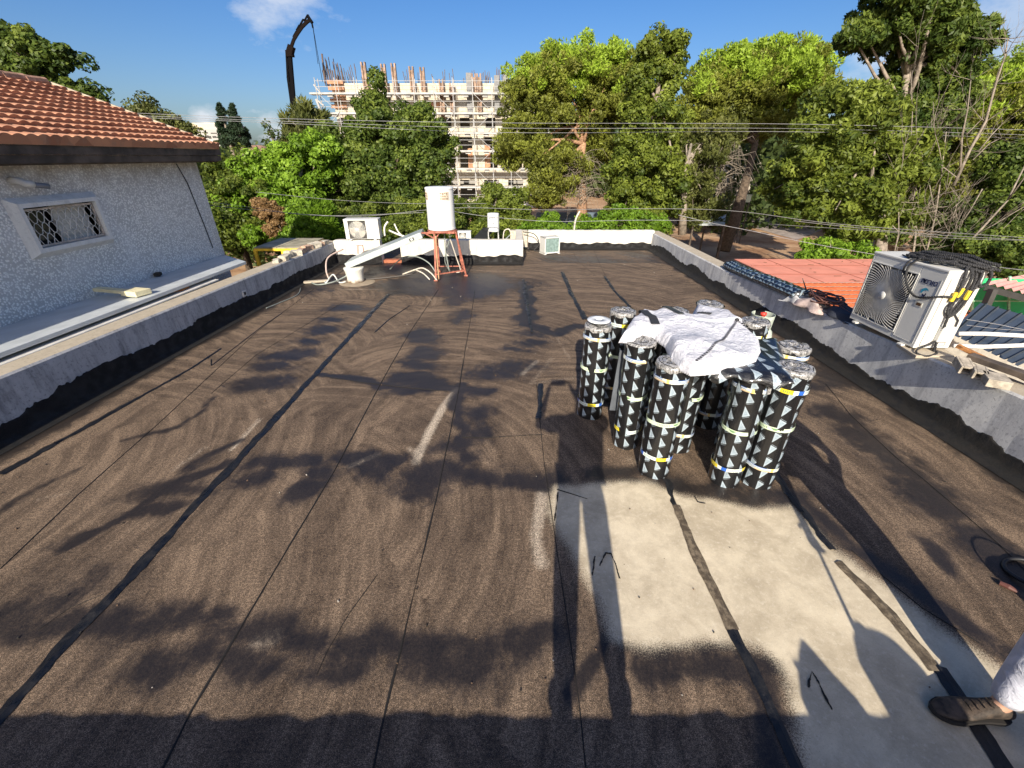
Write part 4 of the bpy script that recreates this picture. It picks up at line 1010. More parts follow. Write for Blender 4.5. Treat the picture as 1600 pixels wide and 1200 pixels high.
hang=[[(.44,-.02,.83),(.485,-.05,.78),(.49,-.04,.64),(.485,-.03,.50),(.49,-.015,.36)],
 [(.44,.06,.83),(.49,.05,.76),(.495,.06,.62),(.49,.03,.48),(.495,.0,.40),(.485,-.02,.36)],
 [(.42,.0,.84),(.49,.01,.77),(.50,.0,.60),(.495,-.06,.46),(.49,-.03,.38)],
 [(.43,.10,.84),(.495,.09,.78),(.50,.08,.64),(.49,.07,.50),(.495,.03,.40),(.49,-.01,.36)],
 [(.49,-.02,.38),(.495,-.01,.25),(.49,.0,.10),(.50,.01,-.02)],
 [(.42,.13,.84),(.50,.16,.80),(.51,.17,.70),(.50,.13,.66),(.49,.10,.72),(.46,.12,.82)]]
for h_ in hang:
    mb=MB(); rope(mb,[acp(*q) for q in h_],.0135 if h_ is hang[4] else .014); mb.build('hanging_strand',M['rope'],rt,smooth=True)
mb=MB(); rope(mb,[acp(*q) for q in [(.10,-.17,.84),(.05,-.20,.76),(.06,-.205,.66),(.14,-.205,.56),(.26,-.205,.50),(.40,-.20,.53),(.475,-.16,.56),(.49,-.06,.56)]],.011); mb.build('front_loop',M['rope'],rt,smooth=True)
mb=MB(); rope(mb,[acp(*q) for q in [(.05,-.12,.83),(.02,-.195,.80),(.0,-.2,.70),(.05,-.2,.66)]],.009); mb.build('front_loop',M['rope'],rt,smooth=True)
mb=MB(); rope(mb,[acp(*q) for q in [(.50,.03,.0),(.56,-.02,.0),(.60,-.15,-.005),(.56,-.22,.01),(.50,-.16,.03),(.49,-.05,.08),(.49,.02,.15)]],.010); mb.build('ground_loop',M['rope'],rt,smooth=True)
mb=MB(); mb.tube([acp(.47,.06,.38),acp(.475,.12,.32),acp(.475,.13,.2),acp(.48,.06,.1)],.007,6); mb.build('cord',M['rope'],rt,smooth=True)
YL=simple('yellow_tape',(.70,.50,.03),.5,var=.1)
for x,y,z in((.478,-.06,.56),(.482,-.02,.60),(.484,.055,.58)):
    mb=MB(); mb.obox(acp(x+.012,y,z),(.016,0,0),(0,.012,0),(.004,0,.045)); mb.build('yellow_tape',YL,rt,bevel=.006)
mb=MB()
for pp in ([(-.24,-.06,.808),(-.12,-.09,.81),(-.02,-.08,.82)],[(-.20,.0,.808),(-.1,-.02,.812),(0,-.04,.82)]): rope(mb,[acp(*q) for q in pp],.006)
mb.build('rope_end',M['rope'],rt,smooth=True)
# ================================================================= STUFF on the right parapet
def flat_roll(label,pts,r,seed):
    P=[Vector(p) for p in pts]; n=20; rows=26; vs=[];uv=[]
    rr=random.Random(seed); L=0
    for i in range(rows+1):
        t=i/rows*(len(P)-1); k=min(int(t),len(P)-2); p=P[k].lerp(P[k+1],t-k); d=(P[k+1]-P[k]).normalized(); s_=Vector((d.y,-d.x,0)).normalized()
        if i: L+=(p-prev).length
        prev=p; f=1-.12*math.sin(i*.9+seed)**2
        for j in range(n+1):
            a=2*PI*j/n; vs.append(p+s_*r*1.25*math.cos(a)*f+Vector((0,0,1))*r*.62*(math.sin(a)+.9)*f); uv.append((a*r*1.1,L))
    fs=[(i*(n+1)+j,(i+1)*(n+1)+j,(i+1)*(n+1)+j+1,i*(n+1)+j+1) for i in range(rows) for j in range(n)]
    fs+=[tuple(range(n)),tuple(rows*(n+1)+k for k in range(n-1,-1,-1))]
    me=bpy.data.meshes.new('membrane_bundle'); me.from_pydata([tuple(v) for v in vs],[],fs); me.materials.append(M['film_blue'])
    l=me.uv_layers.new(name='UVMap'); li=np.zeros(len(me.loops),np.int32); me.loops.foreach_get('vertex_index',li)
    l.data.foreach_set('uv',np.array(uv,np.float32)[li].ravel()); me.polygons.foreach_set('use_smooth',[True]*len(fs))
    o=bpy.data.objects.new('membrane_bundle',me); C.objects.link(o); return tag(o,label,'roofing roll','folded membrane bundles lying on the right parapet')
M['film_blue']=film_mat('printed_film_small',False,(.085,.10),(.20,.26,.31),(.08,.12,.15))
pr=[(rwx(y)+.13,y,rwz(y)-.01) for y in(8.45,7.9,7.3,6.75)]
flat_roll('farther folded printed membrane bundle on the right parapet, curved end',[(rwx(8)+.16,8.25,rwz(8)),(rwx(8)+.14,7.9,rwz(8)),(rwx(7)+.10,7.1,rwz(7.1))],.13,1)
flat_roll('nearer folded printed membrane bundle on the right parapet, with an open end',[(rwx(7.1)+.10,7.05,rwz(7.1)+.01),(rwx(6.5)+.09,6.5,rwz(6.5)+.01),(rwx(6.0)+.07,5.9,rwz(6)+.01)],.135,2)
M['rag']=simple('grey_pink_rag',(.42,.33,.30),.9,var=.35,scale=10,bump=.6,bscale=30)
def rag(label,c,sx,sy,h,mat,seed,rz=0):
    r=np.random.default_rng(seed); n=26; vs=[]
    for i in range(n):
        for j in range(n):
            u,v=i/(n-1)*2-1,j/(n-1)*2-1; z=0
            for k in range(5): 
                a,b,p=r.uniform(-5,5),r.uniform(-5,5),k*1.7+seed; z+=abs(math.sin(.5*(a if False else (k+2)*(u*math.cos(k*1.3+seed)+v*math.sin(k*1.3+seed))*1.6)+p))/(k+2)
            e=max(0,1-(abs(u)**3+abs(v)**3)); x=u*sx*(1+.15*math.sin(5*v+seed)); y=v*sy*(1+.15*math.sin(4*u+seed*2))
            vs.append((c[0]+x*math.cos(rz)-y*math.sin(rz),c[1]+x*math.sin(rz)+y*math.cos(rz),c[2]+h*z*e-(1-e)*.02))
    mb=MB(); mb.add(vs,[(i*n+j,(i+1)*n+j,(i+1)*n+j+1,i*n+j+1) for i in range(n-1) for j in range(n-1)]); o=mb.build('rag',mat,smooth=True)
    s=o.modifiers.new('s','SOLIDIFY'); s.thickness=.008
    return tag(o,label,'rag','rags on the right parapet')
rag('crumpled grey rag hanging at the open end of the membrane bundle',(rwx(5.95)+.02,5.92,.50),.13,.18,.10,simple('grey_rag',(.34,.34,.35),.9,var=.3,bump=.5),3,.3)
rag('crumpled pinkish rag under the coiled hoses on the right parapet',(rwx(5.6)+.04,5.62,.52),.14,.25,.11,M['rag'],5,.1)
rag('dark cloth lying between the coiled hoses and the big air conditioner',(rwx(5.15)+.14,5.2,.55),.16,.28,.07,simple('dark_cloth',(.03,.035,.05),.85,bump=.5),8,0)
ht=thing('hose_coil','loosely coiled thin brown and black hoses heaped on the right parapet','hose',(rwx(5.6)+.12,5.6,.6))
HB=simple('brown_hose',(.13,.055,.04),.6,var=.3); HK=simple('black_hose',(.015,.015,.016),.5)
rr=random.Random(9)
for k in range(11):
    mb=MB(); cx=rwx(5.6)+.13+rr.uniform(-.03,.04); cy=5.62+rr.uniform(-.12,.12); a0=rr.random()*6; pts=[]
    for i in range(30):
        a=a0+i/29*rr.uniform(5.5,6.3) if False else a0+i/29*6.0; pts.append((cx+(.13+.02*math.sin(3*a+k))*math.cos(a),cy+(.24+.05*math.sin(2*a+k))*math.sin(a),.585+.011*k*.8+.025*math.sin(a*2+k)))
    mb.tube(pts,.010,6); mb.build('hose_loop',HB if k%3 else HK,ht,smooth=True)
for k in range(5):
    mb=MB(); y=5.4-.05*k; mb.tube([(rwx(5.5)+.05+.05*k,5.75-.05*k,.64),(rwx(5.3)+.10+.04*k,5.35,.66-.01*k),(rwx(5.1)+.14+.03*k,5.02,.59),(rwx(5)+.18,4.9+.02*k,.58)],.010,6); mb.build('hose_tail',HK if k%2 else HB,ht,smooth=True)
mb=MB(); mb.tube([(rwx(6)+.2,6.05,.60),(rwx(6)+.12,6.12,.78)],[.012,.004],6); mb.build('hose_tail',HK,ht)
# ================================================================= WATER TANK on red stand
M['tankw']=simple('tank_enamel',(.70,.71,.70),.38,var=.05,scale=2)
M['redlead']=simple('red_lead_steel',(.34,.115,.075),.7,var=.35,scale=18,bump=.3)
tx,ty=-1.47,9.36
t=thing('water_heater_tank','white cylindrical solar water tank with maker stickers on a red steel stand','water tank',(tx,ty,0))
R_=.285; mb=MB(); mb.lathe([(0,.985),(R_-.02,.985),(R_,1.0),(R_,1.04),(R_-.003,1.05),(R_-.003,1.755),(R_+.004,1.76),(R_+.004,1.79),(R_-.02,1.80),(0,1.81)],(tx,ty,0),56); mb.build('tank',M['tankw'],t,smooth=False)
for p in t.children: pass
def sticker(a0,a1,z0,z1,seed):
    mb=MB(); n=10; vs=[]
    for i in range(n+1):
        a=a0+(a1-a0)*i/n
        for z in(z0,z1): vs.append((tx+(R_+.003)*math.cos(a),ty+(R_+.003)*math.sin(a),z))
    mb.add(vs,[(2*i,2*i+2,2*i+3,2*i+1) for i in range(n)]); s_=mb.build('sticker',simple('sticker_beige',(.60,.52,.40),.5),t)
    rr=random.Random(seed); mb=MB()
    for row,(zz,hh,cnt) in enumerate(((.80,.16,4),(.50,.13,4),(.20,.14,6))):
        for k in range(cnt):
            a=a0+(a1-a0)*(.1+.82*k/cnt); aw=(a1-a0)*.5/cnt; z=z0+(z1-z0)*zz; h_=(z1-z0)*hh
            r=R_+.0045
            A=lambda q,z_:(tx+r*math.cos(q),ty+r*math.sin(q),z_)
            parts=[((0,1),(.7,1)),((0,.25),(0,1)),((.7,1),(0,1))] 
            mb.add([A(a,z),A(a+aw,z),A(a+aw,z+h_*.45),A(a,z+h_*.45)],[(0,1,2,3)])
            if rr.random()<.8: mb.add([A(a+aw*.6,z-h_),A(a+aw,z-h_),A(a+aw,z),A(a+aw*.6,z)],[(0,1,2,3)])
            if rr.random()<.6: mb.add([A(a,z-h_),A(a+aw*.35,z-h_),A(a+aw*.35,z),A(a,z)],[(0,1,2,3)])
    mb.build('sticker_print',simple('sticker_ink',(.10,.03,.03),.5),s_)
sticker(-2.80,-2.35,1.57,1.72,1); sticker(-1.45,-.75,1.57,1.72,2)
feet=[(-1.62,8.98),(-1.02,9.40),(-1.66,9.76),(-1.14,9.80)]
tops=[(-1.60,9.14),(-1.17,9.20),(-1.62,9.58),(-1.20,9.58)]
for (a,b),(c,d_) in zip(feet,tops):
    mb=MB(); mb.bar((a,b,.02),(c,d_,.96),.035,.035); mb.bar((a-.04,b,.012),(a+.04,b,.012),.08,.02); mb.build('leg',M['redlead'],t)
mb=MB(); mb.tube([(tx+(R_)*math.cos(2*PI*i/24),ty+R_*math.sin(2*PI*i/24),.965) for i in range(25)],.022,6,cap=False); mb.bar((-1.92,9.1,.955),(-1.18,9.12,.955),.035,.03); mb.bar((-1.6,9.14,.955),(-1.6,9.6,.955),.035,.03); mb.bar((-1.2,9.14,.955),(-1.2,9.6,.955),.035,.03); mb.build('top_frame',M['redlead'],t)
mb=MB(); mb.bar((-1.62,8.99,.13),(-1.04,9.38,.13),.025); mb.bar((-1.63,8.99,.13),(-1.66,9.74,.13),.025); mb.bar((-1.04,9.38,.13),(-1.15,9.78,.13),.025); mb.bar((-1.60,9.12,.84),(-1.78,9.12,.94),.025); mb.bar((-1.60,9.12,.82),(-1.5,9.12,.94),.02); mb.bar((-1.66,9.75,.13),(-1.15,9.78,.13),.02); mb.build('brace',M['redlead'],t)
GP=simple('grey_green_pipe',(.22,.25,.23),.5); CR=simple('cream_pipe',(.55,.50,.42),.6)
def pipe(name,label,pts,r,mat,parent=None,group=None):
    P=[Vector(p) for p in pts]; Q=[]
    for i in range(len(P)-1):
        p0=P[max(0,i-1)];p1=P[i];p2=P[i+1];p3=P[min(len(P)-1,i+2)]
        for k in range(8):
            u=k/8; Q.append(.5*((2*p1)+(p2-p0)*u+(2*p0-5*p1+4*p2-p3)*u*u+(3*p1-p0-3*p2+p3)*u**3))
    Q.append(P[-1]); mb=MB(); mb.tube(Q,r,8); o=mb.build(name,mat,parent,smooth=True)
    if label: tag(o,label,'pipe' if 'pipe' in name else 'cable',group)
    return o
pipe('pipe',None,[(-1.42,9.3,.97),(-1.42,9.32,.55),(-1.38,9.36,.12)],.013,GP,t)
pipe('pipe',None,[(-1.25,9.4,.96),(-1.40,9.42,.6),(-1.48,9.5,.3),(-1.40,9.6,.05)],.012,GP,t)
pipe('pipe',None,[(-1.35,9.4,.9),(-1.22,9.45,.4),(-1.15,9.5,.1),(-1.25,9.55,.04)],.012,CR,t)
pipe('pipe',None,[(-1.56,9.05,.9),(-1.57,9.04,.5),(-1.56,9.0,.03)],.014,simple('tan_pipe',(.45,.28,.15),.6),t)
grp='pipes lying around the tank stand'
pipe('bent_pipe','dark bent pipe arching from the left wall to the tank stand, highest of the pipes',[(-3.55,9.9,.03),(-3.4,9.8,.40),(-2.95,9.7,.52),(-2.6,9.6,.45)],.013,simple('dark_pipe',(.10,.09,.08),.6),None,grp)
pipe('bent_pipe','long grey pipe arching low into the near left leg of the tank stand',[(-2.75,9.6,.10),(-2.45,9.5,.34),(-2.1,9.4,.42),(-1.8,9.3,.30),(-1.62,9.2,.06)],.013,GP,None,grp)
pipe('bent_pipe','pale pipe curving down to the front leg of the tank stand',[(-2.4,9.3,.06),(-2.1,9.2,.18),(-1.9,9.1,.24),(-1.72,9.05,.14),(-1.6,8.95,.02)],.015,CR,None,grp)
pipe('bent_pipe','second pale pipe just below the first, ending at the front leg of the tank stand',[(-2.05,9.1,.20),(-1.88,9.0,.15),(-1.74,8.92,.04)],.013,CR,None,grp)
pipe('bent_pipe','long dark pipe lying across the roof between drain pot and tank',[(-3.25,9.0,.02),(-2.8,9.1,.03),(-2.3,9.3,.05),(-2.0,9.5,.1)],.012,bpy.data.materials['dark_pipe'],None,grp)
pipe('bent_pipe','pinkish pipe standing up against the left parapet near its far end',[(-3.88,8.95,.03),(-3.97,9.1,.20),(-4.0,9.4,.40),(-3.80,9.8,.50)],.016,simple('pinkish_pipe',(.55,.42,.36),.6),None,grp)
pipe('bent_pipe','white zigzag pipe piece on the roof left of the drain pot',[(-3.95,8.9,.02),(-3.85,8.7,.03),(-3.78,8.95,.14),(-3.6,8.75,.03),(-3.45,8.72,.05)],.014,simple('white_pipe',(.6,.62,.58),.5),None,grp)
pipe('bent_pipe','grey bent pipe running from the white zigzag toward the drain pot',[(-4.3,8.9,.02),(-4.0,8.6,.02),(-3.7,8.62,.06),(-3.5,8.8,.12),(-3.42,8.85,.18)],.014,GP,None,grp)
pipe('thin_cable','thin pale cable lying in the tar by the left parapet',[(-4.25,8.4,.01),(-4.1,7.9,.01),(-4.2,7.4,.01),(-4.28,7.1,.01)],.008,GP)
mb=MB(); mb.obox((-4.12,8.83,.025),(.22,.08,0),(-.02,.05,0),(0,0,.02)); tag(mb.build('cement_lump',M['coping'],bevel=.01),'pale flat cement lump at the foot of the left parapet by the pinkish pipe','cement lump')
for k,(x,y,z) in enumerate(((-2.98,10.8,.62),(-2.85,10.82,.58))): pass
pipe('insulated_pipe','curled white insulated pipe stub to the right of the far left air conditioner',[(-3.12,10.85,.62),(-3.10,10.85,.82),(-3.0,10.85,.95)],.022,simple('white_lagging',(.66,.64,.58),.8),None,'white pipe stubs behind the far parapet')
pipe('insulated_pipe','forked white insulated pipe stub behind the gap in the far parapet',[(-3.0,10.85,.75),(-2.8,10.85,.66),(-2.62,10.85,.60)],.022,bpy.data.materials['white_lagging'],None,'white pipe stubs behind the far parapet')
pipe('insulated_pipe','upright white insulated pipe stub joining the forked one near the drain panel',[(-2.85,10.85,.90),(-2.78,10.85,.72),(-2.68,10.85,.60)],.018,bpy.data.materials['white_lagging'],None,'white pipe stubs behind the far parapet')
# drain pot
mb=MB(); c=(-3.30,8.90,0); mb.lathe([(0,.0),(.17,.0),(.175,.03),(.165,.10),(.185,.22),(.20,.27),(.205,.30),(.185,.31),(0,.31)],c,32)
def potmat():
    t=NT('whitewashed_pot'); s=t.sep(t.obj()); c=t.mix(t.step(t.m('ADD',s[2],t.m('MULTIPLY',t.noise(t.obj(),14,5),.2)),.20,.08),(.62,.61,.55),(.18,.12,.07)); t.bump(t.noise(t.obj(),30,5),.4,.01); return t.fin(c,.7)
tag(mb.build('vent_pot',potmat(),smooth=True),'squat whitewashed pot-shaped vent with a rusty foot under the sloping panel','vent')
mb=MB(); mb.lathe([(0,.012),(.25,.008),(.33,.004),(.36,.0)],(-3.26,8.86,0),28); 
o=mb.build('cement_collar',simple('cement_skirt',(.30,.24,.17),.9),smooth=True); o.scale=(1,1,1); tag(o,'pale cement skirt on the roof around the squat white vent','cement')
# sloping collector seen edge-on
pa=Vector((-3.42,8.80,.345)); pb=Vector((-1.83,8.95,.93)); d_=(pb-pa); L_=d_.length; d_.normalize(); yv=Vector((-.094,.99,0)).normalized(); nv=d_.cross(yv).normalized()
if nv.z<0: nv=-nv
ct=thing('solar_collector','narrow pale collector panel sloping up from the white vent to the tank stand','solar panel',pa)
mb=MB(); mb.obox((pa+pb)/2+yv*.30,d_*L_/2,yv*.30,nv*.055); mb.build('frame',simple('galvanised_frame',(.42,.46,.44),.4,var=.12,scale=10),ct,bevel=.006)
mb=MB(); mb.obox((pa+pb)/2+yv*.30+nv*.0585,d_*(L_/2-.03),yv*.27,nv*.003); mb.build('glass',simple('dusty_collector_glass',(.30,.34,.34),.35),ct)
mb=MB(); e=pb-d_*.22-yv*.003; mb.obox(e,d_*.05,yv*.002,nv*.028); lb=mb.build('label',simple('label_dark',(.05,.05,.05),.4),ct); mb=MB(); mb.obox(e-yv*.003,d_*.022,yv*.001,nv*.018); mb.build('label_print',M['whitepaint'],lb)
# small square socket on left wall
p=G(431,432,.30)
mb=MB(); x=lwx(8.25); sx_=lwx(7.0); yy=6.95
mb.box((sx_-.01,yy-.05,.27),(sx_+.012,yy+.05,.36)); sk=tag(mb.build('wall_box',M['whitepaint'],bevel=.004),'small square white conduit box set in the left parapet face','conduit box')
mb=MB(); mb.box((sx_+.012,yy-.028,.29),(sx_+.0145,yy+.028,.34)); mb.build('opening',M['ac_dark'],sk)
# foam offcut and block on the panels
FO=simple('yellow_foam',(.66,.60,.38),.8,var=.1,bump=.3)
mb=MB(); mb.bar((-5.93,5.95,.668),(-5.20,5.72,.685),.10,.05); tag(mb.build('foam_plank',FO,bevel=.004),'pale yellow foam plank lying across the grey panels','plank')
mb=MB(); mb.obox((-5.16,5.70,.695),(.13,-.03,0),(.03,.10,0),(0,0,.035)); tag(mb.build('foam_block',FO,bevel=.004),'pale yellow foam block at the outer end of the foam plank','block')
mb=MB(); mb.obox((-5.93,7.1,.60),(.04,.03,0),(-.02,.05,0),(0,0,.03)); tag(mb.build('dark_clod',simple('dark_lump',(.03,.025,.02),.9),bevel=.02),'small dark clod lying on the panel against the pebbled wall','clod')
mb=MB(); mb.obox((-5.0,6.3,.565),(.06,.02,0),(-.02,.10,0),(0,0,.02)); tag(mb.build('clay_shard',simple('orange_clay',(.50,.20,.06),.8)),'orange clay shard wedged under the panel by the left parapet','shard')
for k,yy in enumerate((3.4,5.0,7.15,7.9)):
    mb=MB(); z0=.642-.012*(yy-4)/5; mb.bar((-5.96,yy,.545+.05+.012*(1)-.004*(yy-3)),(-5.05+.02*(yy-4),yy-.12,.672-.002*(yy-3)),.014,.004)
# yellow framed pen beyond the left parapet
YF=simple('yellow_steel',(.75,.46,.03),.5,var=.15)
yt=thing('yellow_frame_table','yellow steel framed cage with a worn board top beyond the left parapet','cage',(-6.0,11.4,-3.2))
a=at(397,390,9.5);b=at(462,391,9.5); x0_,x1_=a.x+.02,b.x+.12; zt=a.z
mb=MB()
for x in(x0_,(x0_+x1_)/2+.1,x1_):
    for y in(9.5,10.7): mb.bar((x,y,-3.2),(x,y,zt),.06)
for z in(zt,-.6): 
    mb.bar((x0_,9.5,z),(x1_,9.5,z),.05); mb.bar((x0_,10.7,z),(x1_,10.7,z),.05); mb.bar((x0_,9.5,z),(x0_,10.7,z),.05); mb.bar((x1_,9.5,z),(x1_,10.7,z),.05)
mb.build('frame',YF,yt)
mb=MB(); mb.box((x0_-.02,9.49,zt+.027),(x0_+.48,10.72,zt+.045)); mb.box((x0_+.49,9.49,zt+.027),(x1_+.02,10.72,zt+.043)); mb.build('board_top',simple('worn_board',(.30,.27,.19),.8,var=.3,scale=4),yt)
mb=MB(); rr=random.Random(2)
for k in range(16):
    x=x0_+.1+rr.random()*1.0; mb.bar((x*.9+x0_*.1,9.6+rr.random()*.8,-.9),(x+rr.uniform(-.3,.2),9.6+rr.random()*.9,.0),.02)
mb.build('scrap',simple('scrap_wood',(.22,.18,.15),.9,var=.5),yt)
# rubble on the far end of left parapet
RB=simple('clay_rubble',(.44,.30,.21),.9,var=.4,scale=14,bump=.6); RB2=simple('mortar_rubble',(.46,.42,.34),.9,var=.3,scale=14,bump=.6)
rr=random.Random(12)
ysr=[(8.35,.10,.035),(8.55,.09,.045),(8.72,.12,.04),(8.9,.08,.06),(9.08,.10,.05),(9.3,.12,.045),(9.5,.10,.06),(9.7,.13,.05),(9.95,.13,.055),(10.2,.11,.05),(10.42,.12,.045)]
for k,(y,sx2,sz) in enumerate(ysr):
    mb=MB(); c=Vector((lwx(y)-.15+rr.uniform(-.05,.05),y,lwz(y)+sz*.9)); a=rr.random()*3
    q=Vector((math.cos(a),math.sin(a),rr.uniform(-.1,.1))); s2=Vector((-q.y,q.x,rr.uniform(-.1,.1)))
    mb.obox(c,q*sx2,s2*sx2*.6,(0,0,sz)); b=len(mb.v)-8
    mb.v=[tuple(np.array(v)+np.array([rr.uniform(-.012,.012) for _ in range(3)])) for v in mb.v]
    tag(mb.build('brick_chunk',RB if k in(5,6,7,9) else RB2,bevel=.008),'broken brick or mortar chunk heaped on the far end of the left parapet','rubble','rubble chunks on the left parapet')
mb=MB(); 
# ================================================================= THINGS BEYOND THE FAR WALL
t=thing('far_water_tank','small white water tank with its own dark collector, beyond the far parapet','water tank',at(772,372,14.5))
c=at(771,361,14.5); r_=.19; m_=mpp(771,350,14.5); zt=at(771,333,14.5).z
mb=MB(); mb.lathe([(0,c.z),(r_,c.z),(r_,zt-.02),(r_-.02,zt),(0,zt+.005)],(c.x,14.5,0),28); mb.build('tank',M['tankw'],t)
mb=MB()
for dx in(-.16,.16):
    for dy in(-.15,.15): mb.bar((c.x+dx,14.5+dy,-.7),(c.x+dx,14.5+dy,c.z),.03)
mb.build('stand',simple('galvanised',(.42,.42,.40),.5),t)
mb=MB(); a=at(744,377,14.2); b=at(762,358,14.2); d1=(b-a); mb.obox((a+b)/2+Vector((.05,.2,0)),d1/2,(.22,.16,-.02),(.02,-.02,.02)); mb.build('collector',simple('dark_collector',(.05,.055,.06),.3),t)
mb=MB(); a=c+Vector((0,-r_-.004,0)); 
def glyphs(mb,x,y,z,w_,h_,n,rr):
    for k in range(n):
        xx=x+w_*(k/n); 
        mb.box((xx,y-.002,z),(xx+w_/n*.35,y,z+h_)); mb.box((xx,y-.002,z+h_*.75),(xx+w_/n*.75,y,z+h_))
mb.build('x',M['ac_dark']) if False else None
mb=MB(); zc=(c.z+zt)/2; glyphs(mb,c.x-.11,14.5-r_-.0,zc+.12,.18,.05,4,None); glyphs(mb,c.x-.05,14.5-r_-.0,zc-.05,.10,.05,2,None); mb.build('lettering',NV,t)
t=None
for k,(x,y) in enumerate(((783,362),(806,360))): pass
pipe('bent_pipe','thin pale bent pipes rising beyond the far parapet beside the small tank',[tuple(at(786,376,13.5)),tuple(at(788,361,13.5)),tuple(at(796,359,13.5)),tuple(at(800,374,13.5))],.018,CR)
pipe('bent_pipe','short hooked pipe beyond the far parapet, right of the small tank',[tuple(at(788,376,13.0)),tuple(at(800,366,13.0)),tuple(at(812,372,13.0))],.018,GP)
mb=MB(); mb.box((-.05,12.5,.05),(.44,12.7,.50)); tag(mb.build('brick_pier',RB2,bevel=.01),'low brown plastered pier where the far parapet steps back','pier')
pipe('thin_cable','dark cable hanging over the step in the far parapet',[(.30,12.3,.50),(.62,12.2,.45),(.75,12.2,.2),(.62,12.15,.03),(.80,12.1,.02)],.012,simple('cable_dark',(.02,.02,.02),.6))
pipe('conduit_pole','thin white leaning pipe rising behind the far right parapet',[tuple(at(896,372,14)),tuple(at(899,345,14)),tuple(at(906,330,14))],.03,CR)
# red mark on far wall
mb=MB(); y=10.604
for x0_,z0_,x1_,z1_ in((-3.78,.44,-3.62,.44),(-3.62,.45,-3.62,.26),(-3.74,.43,-3.77,.24)): mb.bar((x0_,y,z0_),(x1_,y,z1_),.014,.003)
tag(mb.build('painted_mark',simple('brown_red_mark',(.28,.12,.09),.8)),'brown-red hand painted angular mark on the short whitewashed parapet','mark')
# ================================================================= SHEDS to the right
def corr(name,mat,c4,parent,ridges,amp,thick=.0,steps=False):
    n=ridges*6; vs=[];m_=2; A,B,Cc,D=[Vector(v) for v in c4]; rows=m_
    nn=(B-A).cross(D-A).normalized(); 
    if nn.z<0: nn=-nn
    for i in range(rows+1):
        for j in range(n+1):
            u=j/n; p=A.lerp(B,u).lerp(D.lerp(Cc,u),i/rows); ph=(u*ridges)%1
            h=amp*max(0,1-abs(ph-.5)*6) if steps else amp*.5*(1+math.cos(2*PI*ph))
            vs.append(p+nn*h)
    mb=MB(); mb.add(vs,[(i*(n+1)+j,i*(n+1)+j+1,(i+1)*(n+1)+j+1,(i+1)*(n+1)+j) for i in range(rows) for j in range(n)])
    o=mb.build(name,mat,parent); return o
PK=simple('salmon_sheet',(.70,.27,.19),.6,var=.10,scale=2.5); PK2=simple('pink_sheet_bleached',(.60,.30,.26),.6,var=.12,scale=3)
t=thing('shed','low shed with a salmon metal roof and orange corrugated lower part beyond the right parapet','shed',(8.5,11,-3.2))
A=G(1185,404,-.3);B=G(1470,410,-.3)
zr=-.3; y1_=12.6; y0_=9.9
mb=MB(); mb.box((6.5,y0_,zr-.02),(11.3,y1_,zr))
for k in range(1,4): pass
mb.build('roof_sheet',PK,t)
mb=MB()
for x in np.arange(7.4,11.2,1.15): mb.box((x,y0_+.01,zr+.001),(x+.022,y1_-.05,zr+.006))
for y in(10.75,11.7): mb.box((6.55,y,zr+.0065),(11.25,y+.02,zr+.011))
mb.build('joint',simple('joint_dark',(.35,.10,.06),.7),t)
corr('corrugated_roof',simple('orange_corrugated',(.60,.16,.06),.55,var=.15,scale=6),[(6.5,9.9,-.30),(11.3,9.9,-.30),(11.3,8.0,-.62),(6.5,8.0,-.62)],t,36,.035)
mb=MB()
for k in range(9): mb.box((6.5,9.80-.2*k,-.26-.034*k),(11.3,9.815-.2*k,-.255-.034*k))
mb.box((6.6,8.05,-3.2),(11.2,12.5,-.65)); mb.build('wall',simple('shed_wall',(.30,.28,.24),.9),t)
rr=random.Random(3); DT=simple('dry_twigs',(.16,.08,.04),.9)
for k in range(26):
    mb=MB(); x=7+rr.random()*4;y=10+rr.random()*2.4; mb.bar((x,y,zr+.012),(x+rr.uniform(-.18,.18),y+rr.uniform(-.06,.06),zr+.014),.02,.006); mb.build('dead_leaf',DT,t)
# grey sheet lean-to + green fence + pink roof at the right edge
t=thing('grey_shed','dark grey ribbed metal lean-to roof just right of the big air conditioner','shed',(7.0,5.2,-3.2))
c4=[at(1535,474,6.6),at(1680,510,6.2),at(1590,590,5.1),at(1497,548,5.35)]
corr('roof_sheet',simple('dark_blue_grey_sheet',(.045,.055,.07),.45,var=.1,scale=3),[at(1482,520,5.6),at(1590,572,5.1),at(1700,520,6.2),at(1532,473,6.9)],t,9,.03,steps=True)
mb=MB(); mb.box((5.1,5.2,-3.2),(5.2,6.5,-.2)); mb.build('post',M['darkwood'],t)
t=thing('green_screen_fence','bright green screen fence with pale posts behind the grey lean-to','fence',at(1580,470,8.2))
mb=MB(); p0=at(1505,434,8.6); p1=at(1660,438,8.2); q0=at(1500,500,8.6); q1=at(1660,490,8.2)
mb.add([q0,q1,p1,p0,q0+Vector((0,.02,0)),q1+Vector((0,.02,0)),p1+Vector((0,.02,0)),p0+Vector((0,.02,0))],[(0,1,2,3),(7,6,5,4),(3,2,6,7),(0,3,7,4),(1,5,6,2)])
mb.build('screen',simple('green_fabric',(.03,.50,.18),.6,var=.12,scale=3),t)
mb=MB(); 
for px in(1518,1575,1640): mb.bar(at(px,500,8.3),at(px+3,432,8.35),.035)
for py in(446,470): mb.bar(at(1500,py,8.32),at(1660,py+1,8.12),.02)
mb.build('post',simple('pale_green_post',(.30,.55,.36),.5),t)
t=thing('pink_roof_shed','bleached pink corrugated roof above the green screen at the right edge','shed',at(1600,450,7.5))
c4=[at(1540,444,7.9),at(1750,500,6.6),at(1780,470,7.8),at(1600,432,9.0)]
corr('roof_sheet',PK2,c4,t,15,.045)
